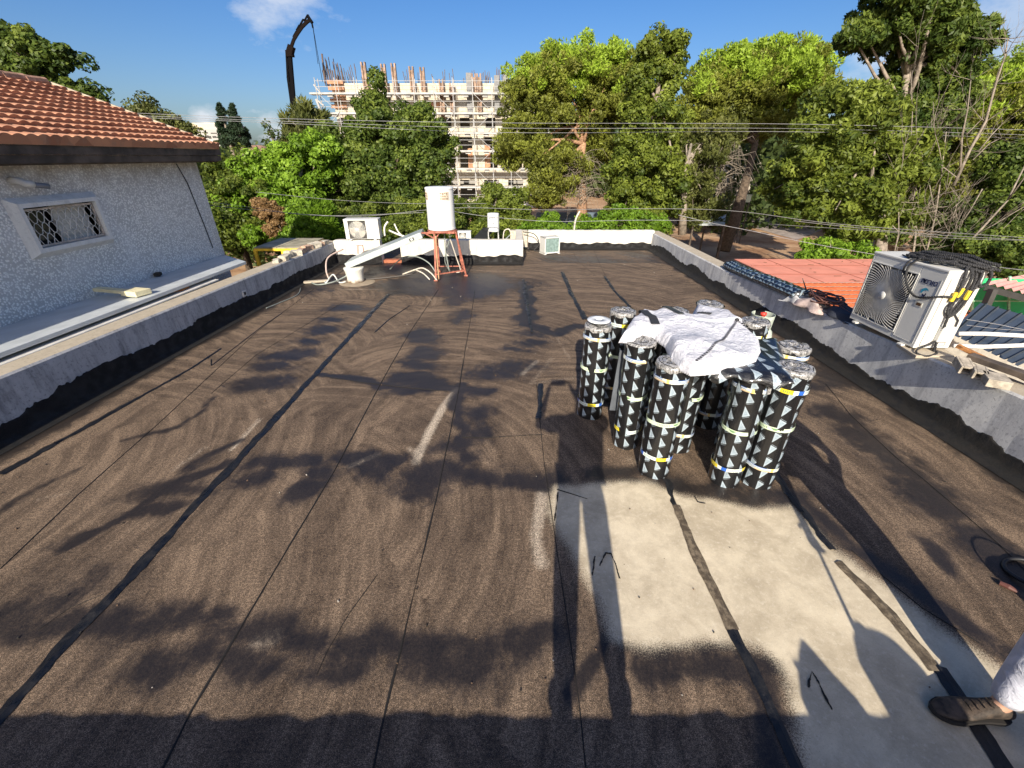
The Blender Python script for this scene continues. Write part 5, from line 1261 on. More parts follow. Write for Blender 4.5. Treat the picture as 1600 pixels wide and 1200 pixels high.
mb=MB(); a,b=c4[0]+Vector((0,-.02,-.06)),c4[1]+Vector((0,-.02,-.06)); mb.bar(a,b,.06,.10); mb.bar(at(1552,452,7.7),at(1528,505,7.6),.10); mb.build('beam',M['ac_dark'],t)
mb=MB(); mb.box((5.15,5.9,-3.2),(5.4,9,-1.2)); 
# ================================================================= GROUND
def soil():
    t=NT('brown_soil'); o=t.obj(); c=t.mix(t.step(t.noise(o,.35,7,.65),.35,.65),(.30,.17,.095),(.50,.34,.21))
    c=t.mix(t.m('MULTIPLY',t.step(t.noise(o,3,6,.7),.5,.7),.5),c,(.20,.12,.07)); t.bump(t.noise(o,4,6),.6,.05); return t.fin(c,.95,None,.1)
mb=MB(); mb.add([(-1500,-300,-3.2),(1500,-300,-3.2),(1500,2500,-3.2),(-1500,2500,-3.2)],[(0,1,2,3)]); mb.build('ground',soil(),kind='structure')
mb=MB(); p=[at(x,y,1) for x,y in((0,0),)]
def gpix(x,y): return G(x,y,-3.19)
mb.add([gpix(1140,345),gpix(1245,375),gpix(1320,345),gpix(1290,322),gpix(1170,325)],[(0,1,2,3,4)]); mb.build('path',simple('grey_gravel',(.30,.25,.22),.95,var=.25,scale=2,bump=.5),kind='structure')
# ================================================================= TREES
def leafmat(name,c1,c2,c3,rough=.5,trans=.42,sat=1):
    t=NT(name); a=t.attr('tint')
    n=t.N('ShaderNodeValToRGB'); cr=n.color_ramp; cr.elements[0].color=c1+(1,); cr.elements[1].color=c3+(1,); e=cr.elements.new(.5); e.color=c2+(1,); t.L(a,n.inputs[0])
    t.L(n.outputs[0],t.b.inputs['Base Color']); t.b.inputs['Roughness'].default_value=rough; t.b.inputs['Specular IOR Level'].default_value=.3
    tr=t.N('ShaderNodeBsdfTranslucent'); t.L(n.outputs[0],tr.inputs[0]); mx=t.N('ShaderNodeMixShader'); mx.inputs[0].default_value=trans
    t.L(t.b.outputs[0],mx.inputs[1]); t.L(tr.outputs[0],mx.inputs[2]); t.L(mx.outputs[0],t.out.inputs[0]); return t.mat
LM={
 'dark':leafmat('leaf_dark_green',(0.036,0.067,0.013),(0.091,0.138,0.024),(0.207,0.262,0.044)),
 'mid':leafmat('leaf_mid_green',(.055,.090,.015),(.145,.185,.026),(.27,.33,.05)),
 'bright':leafmat('leaf_bright_green',(0.097,0.179,0.013),(0.179,0.307,0.024),(0.304,0.461,0.050)),
 'pine':leafmat('pine_needles',(0.097,0.115,0.022),(0.193,0.211,0.033),(0.290,0.333,0.050),.55,.38),
 'pine_top':leafmat('pine_needles_bright',(0.166,0.230,0.022),(0.276,0.384,0.039),(0.386,0.538,0.055),.55,.40),
 'olive':leafmat('leaf_olive',(0.062,0.077,0.022),(0.117,0.134,0.033),(0.207,0.218,0.061)),
 'brown':leafmat('leaf_dry_brown',(.16,.09,.035),(.28,.17,.07),(.40,.26,.12)),
 'conifer':leafmat('conifer_dark',(.010,.022,.012),(.020,.040,.018),(.035,.06,.025),.6,.1),
 'far':leafmat('far_foliage',(0.041,0.064,0.020),(0.076,0.109,0.031),(0.124,0.166,0.044)),
}
BK={'pine':simple('pine_bark',(.34,.20,.12),.95,var=.4,scale=10,bump=.8,bscale=20),'grey':simple('grey_bark',(.24,.20,.16),.95,var=.4,scale=9,bump=.8,bscale=20),'dark':simple('dark_bark',(.09,.065,.045),.95,var=.4,scale=9,bump=.7),'pale':simple('pale_dead_bark',(.23,.195,.155),.95,var=.3,scale=9,bump=.6)}
def leaves(name,parent,clumps,per,size,mat,seed,up=.35,elong=1.6,shell=.75,spiky=0.0,tbias=0):
    """clumps: array (n,5): x,y,z,radius,tint.  Each clump holds `per` leaf-sized faces."""
    r=np.random.default_rng(seed); cl=np.asarray(clumps,float); n=len(cl); per=int(per*3.1) if parent is not None else per; size=size*(.57 if parent is not None else 1); N=n*per
    c=np.repeat(cl,per,0)
    d=r.normal(size=(N,3)); d/=np.linalg.norm(d,axis=1)[:,None]
    rad=(shell+(1-shell)*r.random(N)**.5)*r.uniform(.35,1,N)**.35
    sq=np.array([1,1,.8]); P=c[:,:3]+d*sq*(rad*c[:,3])[:,None]
    nr=d+np.array([0,0,up])+r.normal(size=(N,3))*.55; nr/=np.linalg.norm(nr,axis=1)[:,None]
    t=np.cross(nr,r.normal(size=(N,3))); 
    if spiky: t=d*spiky+np.array([0,0,.5*spiky])+t*(1-spiky*.6)
    t/=np.linalg.norm(t,axis=1)[:,None]+1e-9
    b=np.cross(nr,t); b/=np.linalg.norm(b,axis=1)[:,None]+1e-9
    s=size*r.uniform(.6,1.35,N); a=(s*elong/2)[:,None]*t; w=(s/2)[:,None]*b
    V=np.empty((N,4,3)); V[:,0]=P-a; V[:,1]=P+w-a*.1; V[:,2]=P+a; V[:,3]=P-w-a*.1
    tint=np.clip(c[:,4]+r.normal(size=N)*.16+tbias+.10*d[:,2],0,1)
    me=bpy.data.meshes.new(name); me.vertices.add(N*4); me.loops.add(N*4); me.polygons.add(N)
    me.vertices.foreach_set('co',V.reshape(-1).astype(np.float32)); me.loops.foreach_set('vertex_index',np.arange(N*4,dtype=np.int32))
    me.polygons.foreach_set('loop_start',np.arange(0,N*4,4,dtype=np.int32)); me.polygons.foreach_set('loop_total',np.full(N,4,np.int32))
    at_=me.attributes.new('tint','FLOAT','POINT'); at_.data.foreach_set('value',np.repeat(tint,4).astype(np.float32))
    me.materials.append(mat); me.update(); me.validate()
    o=bpy.data.objects.new(name,me); C.objects.link(o)
    if parent is not None:
        me.transform(Matrix.Translation(-Vector(parent.location))); o.parent=parent
    return o
def clumps_for(lobes,seed,cs,fill=.55,dens=1.0,tb=.45,toponly=None):
    """lobes: (x,y,z,rx,ry,rz) in metres -> clump centres spread through each lobe, denser outside"""
    r=np.random.default_rng(seed); out=[]
    for (x,y,z,rx,ry,rz) in lobes:
        area=4*PI*((rx*ry)**1.6/3+(rx*rz)**1.6/3+(ry*rz)**1.6/3)**(1/1.6)
        n=max(4,int(dens*area/(cs*cs*1.9)))
        d=r.normal(size=(n,3)); d/=np.linalg.norm(d,axis=1)[:,None]
        rad=fill+(1.04-fill)*r.random(n)**.6
        ph=r.random(6)*6.28; lump=1+.14*np.sin(d[:,0]*5+ph[0])*np.sin(d[:,2]*6+ph[1])+.09*np.sin(d[:,1]*7+ph[2]+d[:,2]*5)+.08*r.normal(size=n)
        P=np.array([x,y,z])+d*np.array([rx,ry,rz])*(rad*lump)[:,None]
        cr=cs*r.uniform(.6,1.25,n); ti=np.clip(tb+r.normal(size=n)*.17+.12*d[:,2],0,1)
        out.append(np.column_stack([P,cr,ti]))
    return np.concatenate(out)
def plobe(px,py,Y,rx,ry,depth=None):
    c=at(px,py,Y); m_=mpp(px,py,Y); a=rx*m_; b=ry*m_/1.0; return (c.x,c.y,c.z,a,(depth or (a+b)/2),b)
GZ=-3.2
def tree(name,label,cat,lobes,trunk=None,mat='mid',bark='grey',cs=.5,per=60,size=.16,seed=1,trunk_r=.22,limbs=8,group=None,dens=1.0,fill=.5,top=None,spiky=0,elong=1.6,base=None,tb=.45,split=None):
    L=[plobe(*l) if len(l)<=6 and not isinstance(l,tuple) or len(l) in(5,6) else l for l in lobes]
    cx=sum(l[0] for l in L)/len(L); cy=sum(l[1] for l in L)/len(L)
    if base is not None: bx,by=base
    elif trunk: bx,by=trunk[0][0],trunk[0][1]
    else: bx,by=cx,cy
    t=thing(name,label,cat,(bx,by,GZ),0,group)
    cl=clumps_for(L,seed,cs,fill,dens,tb)
    cl=cl[cl[:,2]>GZ+.1]
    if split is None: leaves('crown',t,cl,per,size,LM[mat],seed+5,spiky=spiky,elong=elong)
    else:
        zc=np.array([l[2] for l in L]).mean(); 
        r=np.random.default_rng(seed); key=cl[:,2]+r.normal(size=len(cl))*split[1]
        hi=key>split[2]; leaves('crown',t,cl[~hi],per,size,LM[mat],seed+5,spiky=spiky,elong=elong); leaves('upper_crown',t,cl[hi],per,size,LM[split[0]],seed+6,spiky=spiky,elong=elong)  # clumps above the split height take the brighter needle material
    r=random.Random(seed); mb=MB()
    tr=trunk or [(bx,by,GZ),(bx+.1,by,(GZ+L[0][2])/2),(L[0][0],L[0][1],L[0][2]+L[0][5]*.4)]
    tr=[Vector(p) for p in tr]; k=len(tr)
    mb.tube(tr,[trunk_r*(1.15-.85*i/(k-1)) for i in range(k)],10)
    big=sorted(L,key=lambda l:-l[3]*l[5])
    for q in range(limbs):
        l=big[q%len(big)]; a=tr[max(1,k-1-(q%2))]*.55+tr[max(0,k-2)]*.45 if k>2 else tr[0].lerp(tr[-1],r.uniform(.4,.8))
        e=Vector((l[0]+r.uniform(-.7,.7)*l[3],l[1]+r.uniform(-.7,.7)*l[4],l[2]+r.uniform(-.5,.7)*l[5]))
        m_=a.lerp(e,.5)+Vector((r.uniform(-.3,.3),r.uniform(-.3,.3),r.uniform(-.1,.5)))
        mb.tube([a,a.lerp(m_,.5)+Vector((r.uniform(-.1,.1),0,.1)),m_,e],[trunk_r*.42,trunk_r*.3,trunk_r*.2,trunk_r*.06],6)
        for z in range(2):
            f=m_.lerp(e,r.random()); g=f+Vector((r.uniform(-1,1),r.uniform(-1,1),r.uniform(-.2,.9)))*l[5]*.35; mb.tube([f,f.lerp(g,.5)+Vector((0,0,.1)),g],[trunk_r*.12,trunk_r*.08,trunk_r*.03],4)
    mb.build('trunk',BK[bark],t,smooth=True)
    return t
def P3(px,py,Y): p=at(px,py,Y); return (p.x,p.y,p.z)
# --- umbrella pine, centre right
gP=lambda px,py: G(px,py,GZ)
tree('pine_tree','broad umbrella pine with a reddish bare trunk right of the unfinished building','tree',
 [(895,150,33,95,62),(830,165,32,48,50),(960,140,33,48,55),(905,112,33,85,38),(845,125,33,45,32),(950,115,33,45,32),(820,225,31.5,42,30),(870,262,31,50,30),(850,300,31,38,22),(930,230,33,35,30),(800,235,32,22,30)],
 [P3(910,352,31),P3(909,300,31),P3(906,262,31.5),P3(912,225,32),P3(905,170,33)],'pine','pine',cs=.52,per=55,size=.14,seed=21,trunk_r=.34,limbs=12,spiky=.6,elong=2.6,split=('pine_top',.9,6.6),fill=.45)
# --- broadleaf between pines
tree('broadleaf_tree','tall glossy dark green broadleaf tree standing between the two pines','tree',
 [(1030,85,27,32,32),(1062,78,27,14,20),(1018,130,27,42,40),(1015,200,26,45,50),(1005,270,25,58,50),(985,320,24.5,45,32),(1040,300,25,30,50),(1000,345,24,50,22),(1060,240,27,25,50)],
 None,'mid','grey',cs=.45,per=55,size=.19,seed=22,trunk_r=.25,limbs=10)
# --- second pine mass
tree('pine_tree','wide flat-topped pine with a thick leaning trunk over the brown yard','tree',
 [(1190,130,30,90,48),(1255,122,31,50,38),(1130,140,30,52,48),(1210,100,31,80,28),(1145,115,30,60,28),(1180,185,30,65,35),(1110,205,29,38,32),(1090,170,29,30,45)],
 [P3(1130,392,26),P3(1152,330,26.5),P3(1166,280,27.5),P3(1180,225,29),P3(1188,160,30)],'pine','dark',cs=.52,per=55,size=.14,seed=23,trunk_r=.33,limbs=12,spiky=.6,elong=2.6,split=('pine_top',.9,6.3),fill=.45)
tree('pine_tree','olive-tinged pine limb mass behind the pale pole trunk, below the flat-topped pine','tree',
 [(1100,225,26,42,35),(1125,215,26.5,35,25),(1085,285,25,30,45),(1110,330,25,20,25),(1075,335,24.5,22,22)],
 [P3(1066,366,24),P3(1068,320,24),P3(1070,270,24.3),P3(1080,225,25)],'olive','pale',cs=.40,per=45,size=.13,seed=24,trunk_r=.20,limbs=10,spiky=.6,elong=2.4,dens=.8,fill=.4)
# --- big right tree
tree('feathery_tree','tall feathery dark green tree rising out of the top right of the view','tree',
 [(1430,15,20,85,55),(1480,60,20,65,35),(1375,50,20,55,26),(1440,-60,20,80,45),(1430,105,20.5,42,40),(1340,60,19.5,30,15),(1410,168,20.5,50,42),(1470,140,21,50,60),(1500,45,20,35,25),(1425,200,20.5,60,50)],
 [P3(1395,400,19),P3(1410,300,19.5),P3(1412,180,20),P3(1420,60,20)],'dark','grey',cs=.36,per=48,size=.135,seed=25,trunk_r=.26,limbs=14,elong=2.6,dens=1.0,fill=.35,spiky=.35)
tree('feathery_tree','spreading bright feathery tree in front of the tall dark one, over the yard','tree',
 [(1330,200,17.5,70,60),(1290,240,17,60,50),(1380,260,17,70,60),(1330,300,16.5,85,45),(1260,290,17,40,40),(1400,330,16.5,45,35),(1300,178,18,38,34),(1372,176,18,42,34),(1345,355,16,50,20),(1280,330,16.5,35,25),(1215,290,18,18,22)],
 [P3(1372,420,15.5),P3(1378,370,16),P3(1360,300,16.5),P3(1345,220,17.3)],'mid','grey',cs=.33,per=45,size=.125,seed=26,trunk_r=.2,limbs=14,elong=2.6,dens=.85,fill=.35,spiky=.3)
tree('pine_tree','yellow-green pine crown behind the dead tree at the right edge','tree',
 [(1560,160,26,75,60),(1500,150,27,60,50),(1600,230,25,70,60),(1490,230,26,50,60),(1540,290,25,60,45),(1650,150,26,70,60)],
 None,'pine','dark',cs=.50,per=50,size=.14,seed=27,trunk_r=.3,limbs=10,spiky=.6,elong=2.6,split=('pine_top',.8,4.6),fill=.4)
tree('bushy_tree','dense dark bushy tree filling the right edge behind the air conditioner','tree',
 [(1580,330,16,50,50),(1540,380,15,50,30),(1600,400,14,55,35),(1500,350,17,40,35),(1640,330,16,60,90),(1570,260,17,45,35),(1480,390,16,40,22)],
 None,'dark','dark',cs=.35,per=55,size=.13,seed=28,trunk_r=.2,limbs=10,elong=2.0)
# --- low shrubs in front of the yard
tree('shrub','feathery green shrub beside the salmon shed roof','shrub',[(1290,392,15.5,38,20),(1330,398,15,35,16),(1270,405,15,25,12)],None,'bright','grey',cs=.25,per=40,size=.10,seed=29,trunk_r=.05,limbs=5,elong=2.4,dens=.7)
# --- left side
tree('broadleaf_tree','huge dense dark green broadleaf tree left of the unfinished building','tree',
 [(605,215,24,60,46),(640,232,23.5,56,52),(562,250,23.5,56,50),(520,280,23,40,55),(590,300,22,88,55),(658,290,22.5,46,55),(580,168,24.5,22,20),(590,138,24.5,7,14),(648,184,24,26,16),(680,222,23.5,28,20),(560,350,21,75,36),(640,350,21,60,40),(700,232,24,12,10),(510,212,24,20,16)],
 None,'dark','dark',cs=.50,per=70,size=.17,seed=31,trunk_r=.45,limbs=12,fill=.5,tb=.5)
tree('light_green_tree','bright yellow-green tree left of the huge dark one','tree',
 [(475,260,20,40,35),(430,270,20,45,38),(410,300,19.5,38,35),(455,310,19,45,35),(500,245,20.5,30,28),(380,330,18.5,36,35)],
 None,'bright','grey',cs=.38,per=60,size=.15,seed=32,trunk_r=.2,limbs=9,dens=.95)
tree('wispy_tree','tall wispy olive tree standing behind the bright green one, beside the crane','tree',
 [(478,195,25,28,30),(490,175,25,14,20),(468,225,25,24,28),(458,200,25,14,25)],
 [(at(480,330,25).x,25,GZ),P3(478,250,25),P3(480,190,25)],'olive','pale',cs=.42,per=26,size=.16,seed=33,trunk_r=.12,limbs=12,spiky=.9,elong=4,dens=.6,fill=.2)
tree('thin_sapling','thin sparse sapling with see-through leaves against a small cloud','tree',
 [(425,215,22,22,22),(440,230,22,18,14)],
 [(at(435,330,22).x,22,GZ),P3(433,255,22),P3(424,200,22)],'far','grey',cs=.30,per=8,size=.13,seed=34,trunk_r=.05,limbs=9,dens=.35,fill=.1,elong=2)
tree('bushy_tree','dark bushy tree just past the far corner of the pebbled house','tree',
 [(365,275,20,40,30),(345,310,19,40,40),(385,320,18.5,42,38),(350,360,17.8,38,38),(410,352,18.5,42,35),(330,265,20.5,20,18),(322,335,18.5,22,45)],
 None,'mid','dark',cs=.38,per=60,size=.13,seed=35,trunk_r=.16,limbs=9,tb=.25)
tree('conifer_shrub','pointed bright green conifer shrub behind the far left air conditioner','shrub',
 [(500,365,13.8,34,22),(503,345,13.8,22,25),(508,328,13.8,10,16),(478,375,13.8,20,16),(525,372,13.8,18,18)],
 None,'bright','grey',cs=.20,per=60,size=.085,seed=36,trunk_r=.06,limbs=6,spiky=.9,elong=3.2,tb=.2)
tree('dry_bush','dry brown leafed bush in front of the dark hedge left of the pointed shrub','shrub',
 [(425,335,16.6,20,14),(430,358,16.5,16,14),(412,322,16.7,16,9),(438,372,16.5,12,10)],None,'brown','grey',cs=.17,per=45,size=.09,seed=37,trunk_r=.04,limbs=5)
tree('shrub','rounded green shrub beyond the yellow cage top','shrub',
 [(460,377,16,30,18),(462,350,16.8,18,22),(470,330,17.2,25,20),(400,370,17,18,16)],None,'bright','grey',cs=.22,per=50,size=.10,seed=38,trunk_r=.05,limbs=5,tb=.3)
tree('shrub','dark hedge-like bush under the huge dark tree behind the far left parapet','shrub',
 [(590,372,14.5,50,24),(640,365,14.8,40,28),(555,355,15,35,25),(690,350,15.5,35,35),(610,335,16,55,26)],None,'mid','dark',cs=.28,per=55,size=.10,seed=39,trunk_r=.07,limbs=7,tb=.3)
tree('shrub','round green bush behind the small far water tank','shrub',
 [(775,325,18,48,32),(800,345,17.5,40,24),(745,345,17.5,36,26),(775,298,18.3,18,10),(760,365,16.5,50,14)],None,'mid','grey',cs=.30,per=60,size=.11,seed=40,trunk_r=.08,limbs=7,tb=.4)
tree('hedge','low bright hedge right behind the set-back far parapet','hedge',
 [(845,358,16,36,10),(890,364,15.5,30,8),(930,352,16,30,12),(975,345,16,38,18),(1020,350,16,20,10),(860,345,17,16,9)],None,'bright','grey',cs=.22,per=50,size=.10,seed=41,trunk_r=.04,limbs=5,tb=.15)
tree('broadleaf_tree','dark tree rising behind the orange tiled roof at the top left','tree',
 [(60,105,16,46,36),(15,88,16,32,40),(35,62,16,26,20),(100,90,16,26,16),(105,140,16,45,12),(130,150,16,26,9),(60,72,16,24,14),(-20,100,16,50,55)],
 [(at(60,200,16).x,16,GZ),P3(75,150,16),P3(55,90,16)],'dark','dark',cs=.32,per=50,size=.14,seed=42,trunk_r=.2,limbs=10,dens=.8,fill=.3)
tree('broadleaf_tree','smaller loose green tree beyond the far slope of the tiled roof','tree',
 [(235,180,24,28,18),(260,195,24,28,16),(285,210,24,22,14),(225,165,24,16,10),(245,215,24,30,16)],
 None,'olive','dark',cs=.40,per=45,size=.15,seed=43,trunk_r=.15,limbs=8,dens=.8,fill=.35)
# --- twin conifers far away
def conifer(label,px,pt,pb,Y,wpx,seed):
    c=at(px,pb,Y); zt=at(px,pt,Y).z; m_=mpp(px,(pt+pb)/2,Y); t=thing('norfolk_pine',label,'tree',(c.x,Y,GZ),0,'twin dark conifers'); cl=[]
    r=random.Random(seed); n=17
    for k in range(n):
        u=k/(n-1); z=c.z+(zt-c.z)*u; R=wpx*m_*(1-u)**.75*(.75+.25*math.sin(u*3)) +.12
        for j in range(max(3,int(R*5))):
            a=r.random()*2*PI; q=R*r.uniform(.35,1); cl.append((c.x+q*math.cos(a),Y+q*math.sin(a),z+.12*R-q*.05+r.uniform(-.1,.1),.45*(.45+.55*(1-u)),.45+r.uniform(-.2,.2)))
    leaves('crown',t,cl,30,.26,LM['conifer'],seed,spiky=.7,elong=2.6,up=.6)
    mb=MB(); mb.tube([(c.x+.2,Y,GZ),(c.x,Y,c.z),(c.x,Y,zt-.2)],[.3,.2,.04],8); mb.build('trunk',BK['grey'],t,smooth=True)
conifer('dark pointed conifer, left one of the pair beyond the house roof',361,163,228,60,17,51)
conifer('dark pointed conifer, right one of the pair beyond the house roof',378,165,226,58,15,52)
# --- dead tree
def dead():
    b=P3(1452,395,15.2); t=thing('dead_tree','bare dead tree with pale tangled branches in front of the right-hand pines','tree',(b[0],b[1],GZ))
    r=random.Random(77); mb=MB()
    def br(p,d,L,rad,dep):
        pts=[p]; n=5
        for i in range(n):
            d=(d+Vector((r.uniform(-.22,.22),r.uniform(-.22,.22),r.uniform(-.06,.16)))).normalized(); pts.append(pts[-1]+d*L/n)
        mb.tube(pts,[rad*.62*(1-.7*i/n) for i in range(n+1)],5 if dep<2 else 3)
        if dep<4:
            for k in range(4 if dep<3 else 3):
                q=pts[r.randint(1,n)]; a=r.uniform(.4,1.0); nd=(d+Vector((r.uniform(-1,1),r.uniform(-1,1),r.uniform(-.3,.9)))*a).normalized(); br(q,nd,L*r.uniform(.35,.62),rad*.45,dep+1)
    for px0,py0,px1,py1,rad in((1460,400,1505,270,.10),(1450,400,1490,285,.09),(1480,390,1520,230,.07),(1445,395,1470,330,.06)):
        a=Vector(P3(px0,py0,15.2)); a.z=GZ; e=Vector(P3(px1,py1,15.6)); br(a,(e-a).normalized(),(e-a).length*1.1,rad,1)
    # long leaders to the sky
    for pts,rad in(([(1490,290),(1515,235),(1540,190),(1556,130),(1571,85),(1575,60)],.075),([(1500,270),(1503,215),(1512,170),(1517,125)],.05),([(1530,235),(1550,210),(1565,195)],.035),([(1510,210),(1535,185),(1538,150)],.025),([(1571,90),(1580,75),(1590,68)],.015),([(1571,90),(1563,70),(1560,58)],.015),([(1498,280),(1475,262),(1450,265),(1430,275)],.03),([(1535,295),(1518,325),(1505,345),(1498,362)],.03),([(1520,250),(1545,225),(1565,215)],.03)):
        v=[Vector(P3(x,y,15.6)) for x,y in pts]; mb.tube(v,[rad*.7*(1-.75*i/(len(v)-1)) for i in range(len(v))],6)
        for q in v[1:]:
            for k in range(3): br(q,Vector((r.uniform(-1,1),r.uniform(-1,1),r.uniform(-.2,1))).normalized(),r.uniform(.5,1.1),rad*.28,3)
    for k in range(60):
        p=Vector(P3(r.uniform(1430,1500),r.uniform(300,390),15.3+r.uniform(-.4,.4))); br(p,Vector((r.uniform(-1,1),r.uniform(-.6,.6),r.uniform(-.5,1))).normalized(),r.uniform(.5,1.2),.018,3)
    mb.build('trunk',BK['pale'],t,smooth=True)
dead()
# bare hanging twigs under the pines
for (px,py,Y,n,lab) in((905,290,30.5,130,'tangle of bare pale twigs around the reddish pine trunk'),(1125,275,25.5,110,'bare drooping twigs hanging below the flat-topped pine')):
    t=thing('dead_branches',lab,'branches',P3(px,py,Y)); mb=MB(); r=random.Random(px)
    for k in range(n):
        p=Vector(P3(px+r.uniform(-8,8),py+r.uniform(-45,30),Y)); d=Vector((r.uniform(-1,1),r.uniform(-.5,.5),r.uniform(-.2,.6)))*r.uniform(.8,1.9); e=p+d; f=e+Vector((d.x*.5,0,-r.uniform(.3,1.2)))
        mb.tube([p,p.lerp(e,.5)+Vector((0,0,.15)),e,f],[.018,.013,.009,.004],4)
    mb.build('twigs',BK['pale'],t)
# far wood behind everything
r=np.random.default_rng(9); cl=[]
for k in range(1500):
    x=r.uniform(-75,120); y=r.uniform(66,95); 
    if -34<x<-18: zz=r.uniform(-3,.5)
    else: zz=r.uniform(-3,4.0 if x<-10 else 7.0)
    cl.append((x,y,zz,r.uniform(1.3,2.4),r.uniform(.2,.7)))
o=leaves('far_wood',None,cl,32,.75,LM['far'],3,elong=1.4); tag(o,'far mass of trees closing the view behind the yards','woods',kind='stuff')
r=np.random.default_rng(10); cl=[]
for k in range(420):
    x=r.uniform(14,60); y=r.uniform(36,50); cl.append((x,y,r.uniform(-3,3.5),r.uniform(.9,1.6),r.uniform(.2,.7)))
o=leaves('thicket',None,cl,45,.35,LM['far'],4,elong=1.6); tag(o,'thicket of mixed bushes behind the brown yard','undergrowth',kind='stuff')
r=np.random.default_rng(12); cl=[]
for k in range(300):
    x=r.uniform(-26,-9); y=r.uniform(20,34); cl.append((x,y,r.uniform(-3,1.0),r.uniform(.6,1.1),r.uniform(.2,.7)))
o=leaves('undergrowth',None,cl,50,.22,LM['far'],5,elong=1.6); tag(o,'mixed low undergrowth behind the left-hand trees','undergrowth',kind='stuff')
# ================================================================= BUILDING SITE
def stonemat():
    t=NT('cream_stone'); o=t.obj(); b=t.N('ShaderNodeTexBrick'); s=t.sep(o); t.L(t.comb(s[0],s[2]),b.inputs['Vector']); b.inputs['Scale'].default_value=1.0
    b.inputs['Brick Width'].default_value=.8; b.inputs['Row Height'].default_value=.40; b.inputs['Mortar Size'].default_value=.025
    b.inputs['Color1'].default_value=(.50,.45,.36,1); b.inputs['Color2'].default_value=(.58,.53,.43,1); b.inputs['Mortar'].default_value=(.34,.28,.2,1)
    c=t.mix(t.m('MULTIPLY',t.step(t.noise(o,.9,5),.4,.75),.45),b.outputs[0],(.36,.31,.25)); return t.fin(c,.9)
YB=56.
p0=at(517,130,YB); x0b=p0.x; x1b=at(842,200,YB).x; zt=at(650,130,YB).z
t=thing('unfinished_building','cream stone apartment block under construction wrapped in scaffolding','building',((x0b+x1b)/2,YB,GZ))
zz=[at(650,y,YB).z for y in(130,148,178,208,235,262,290,316)]   # platform levels
mb=MB(); ops=[]
colsx=[at(x,230,YB).x for x in(545,582,620,660,700,728,767,806)]
def openings():
    out=[]
    for i,x in enumerate(colsx):
        px=[545,582,620,660,700,728,767,806][i]
        out.append((x-.55,x+.55,at(px,200,YB).z,at(px,184,YB).z))
        out.append((x-.75,x+.75,at(px,262,YB).z,at(px,214,YB).z))
        out.append((x-.9,x+.9,at(px,312,YB).z,at(px,281,YB).z))
    return out
ops=openings()
# wall by columns with real openings
xs=sorted(colsx); bounds=[x0b]+[(a+b)/2 for a,b in zip(xs[:-1],xs[1:])]+[x1b]
for i,x in enumerate(xs):
    L_,R2=bounds[i],bounds[i+1]; oo=sorted([o for o in ops if abs((o[0]+o[1])/2-x)<.01],key=lambda o:o[2])
    z=GZ
    for o in oo:
        mb.box((L_,YB,z),(R2,YB+.3,o[2])); mb.box((L_,YB,o[2]),(o[0],YB+.3,o[3])); mb.box((o[1],YB,o[2]),(R2,YB+.3,o[3])); z=o[3]
    mb.box((L_,YB,z),(R2,YB+.3,zt))
mb.box((x0b,YB+.3,GZ),(x0b+.3,YB+14,zt)); mb.box((x1b-.3,YB+.3,GZ),(x1b,YB+14,zt)); mb.box((x0b+.3,YB+13.7,GZ),(x1b-.3,YB+14,zt))
mb.build('wall',stonemat(),t)
mb=MB()
for z in zz[2:7:2]+[GZ+.1]: mb.box((x0b+.3,YB+.31,z-.25),(x1b-.3,YB+13.6,z))
mb.box((x0b+.3,YB+4,GZ),(x1b-.3,YB+4.2,zt-1)); mb.build('floor_slab',simple('raw_concrete',(.30,.28,.25),.9),t)
mb=MB(); 
for x in (colsx[5],colsx[6]):
    z=at(730,168,YB).z; vs=[(x-.7,YB-.03,z),(x+.7,YB-.03,z)]+[(x+.7*math.cos(a),YB-.03,z+.75*math.sin(a)) for a in np.linspace(.2,PI-.2,9)]
    mb=MB(); mb.add(vs,[tuple(range(len(vs)))]); mb.build('arch_panel',bpy.data.materials.get('arch_grey') or simple('arch_grey',(.42,.40,.36),.9),t)
BRK=simple('orange_block',(.40,.21,.12),.9,var=.3,scale=3)
mb=MB(); x=colsx[6]; mb.box((x-.75,YB+.05,at(767,262,YB).z),(x-.1,YB+.25,at(767,226,YB).z)); mb.build('block_infill',BRK,t); mb=MB(); x=colsx[5]; mb.box((x+.2,YB+.05,at(728,262,YB).z),(x+.75,YB+.25,at(728,232,YB).z)); mb.build('block_infill',BRK,t)
mb=MB(); x=at(525,150,YB).x
for k in range(5): mb.box((x0b-.3,YB-.3,zz[0]-.1-k*.55),(x0b+1.4,YB-.02,zz[0]+.25-k*.55))
mb.build('brickwork',BRK,t); mb=MB(); mb.box((at(668,165,YB).x,YB-.1,at(677,168,YB).z),(at(690,165,YB).x,YB-.01,at(677,160,YB).z)); mb.build('brickwork',BRK,t)
# formwork columns sticking up
FW=simple('orange_formwork',(.27,.185,.135),.8,var=.4,scale=2); GC=simple('grey_column',(.20,.20,.20),.8)
for px,py0,py1 in((567,97,160),(598,100,165),(614,99,150),(642,104,150),(659,105,150),(689,124,190),(705,130,175),(740,115,150),(748,115,175)):
    mb=MB(); a=at(px,py0,YB-.6);b=at(px,py1,YB-.6); mb.box((a.x-.25,YB-.8,b.z),(a.x-.10,YB-.4,a.z)); mb.box((a.x+.10,YB-.8,b.z),(a.x+.25,YB-.4,a.z)); mb.box((a.x-.10,YB-.6,b.z),(a.x+.10,YB-.5,a.z-.3)); mb.build('formwork_column',FW,t)
for px,py0,py1 in((732,114,178),(776,118,178),(790,115,150)):
    mb=MB(); a=at(px,py0,YB-.5);b=at(px,py1,YB-.5); mb.box((a.x-.27,YB-.7,b.z),(a.x+.27,YB-.3,a.z)); mb.build('column',GC,t)
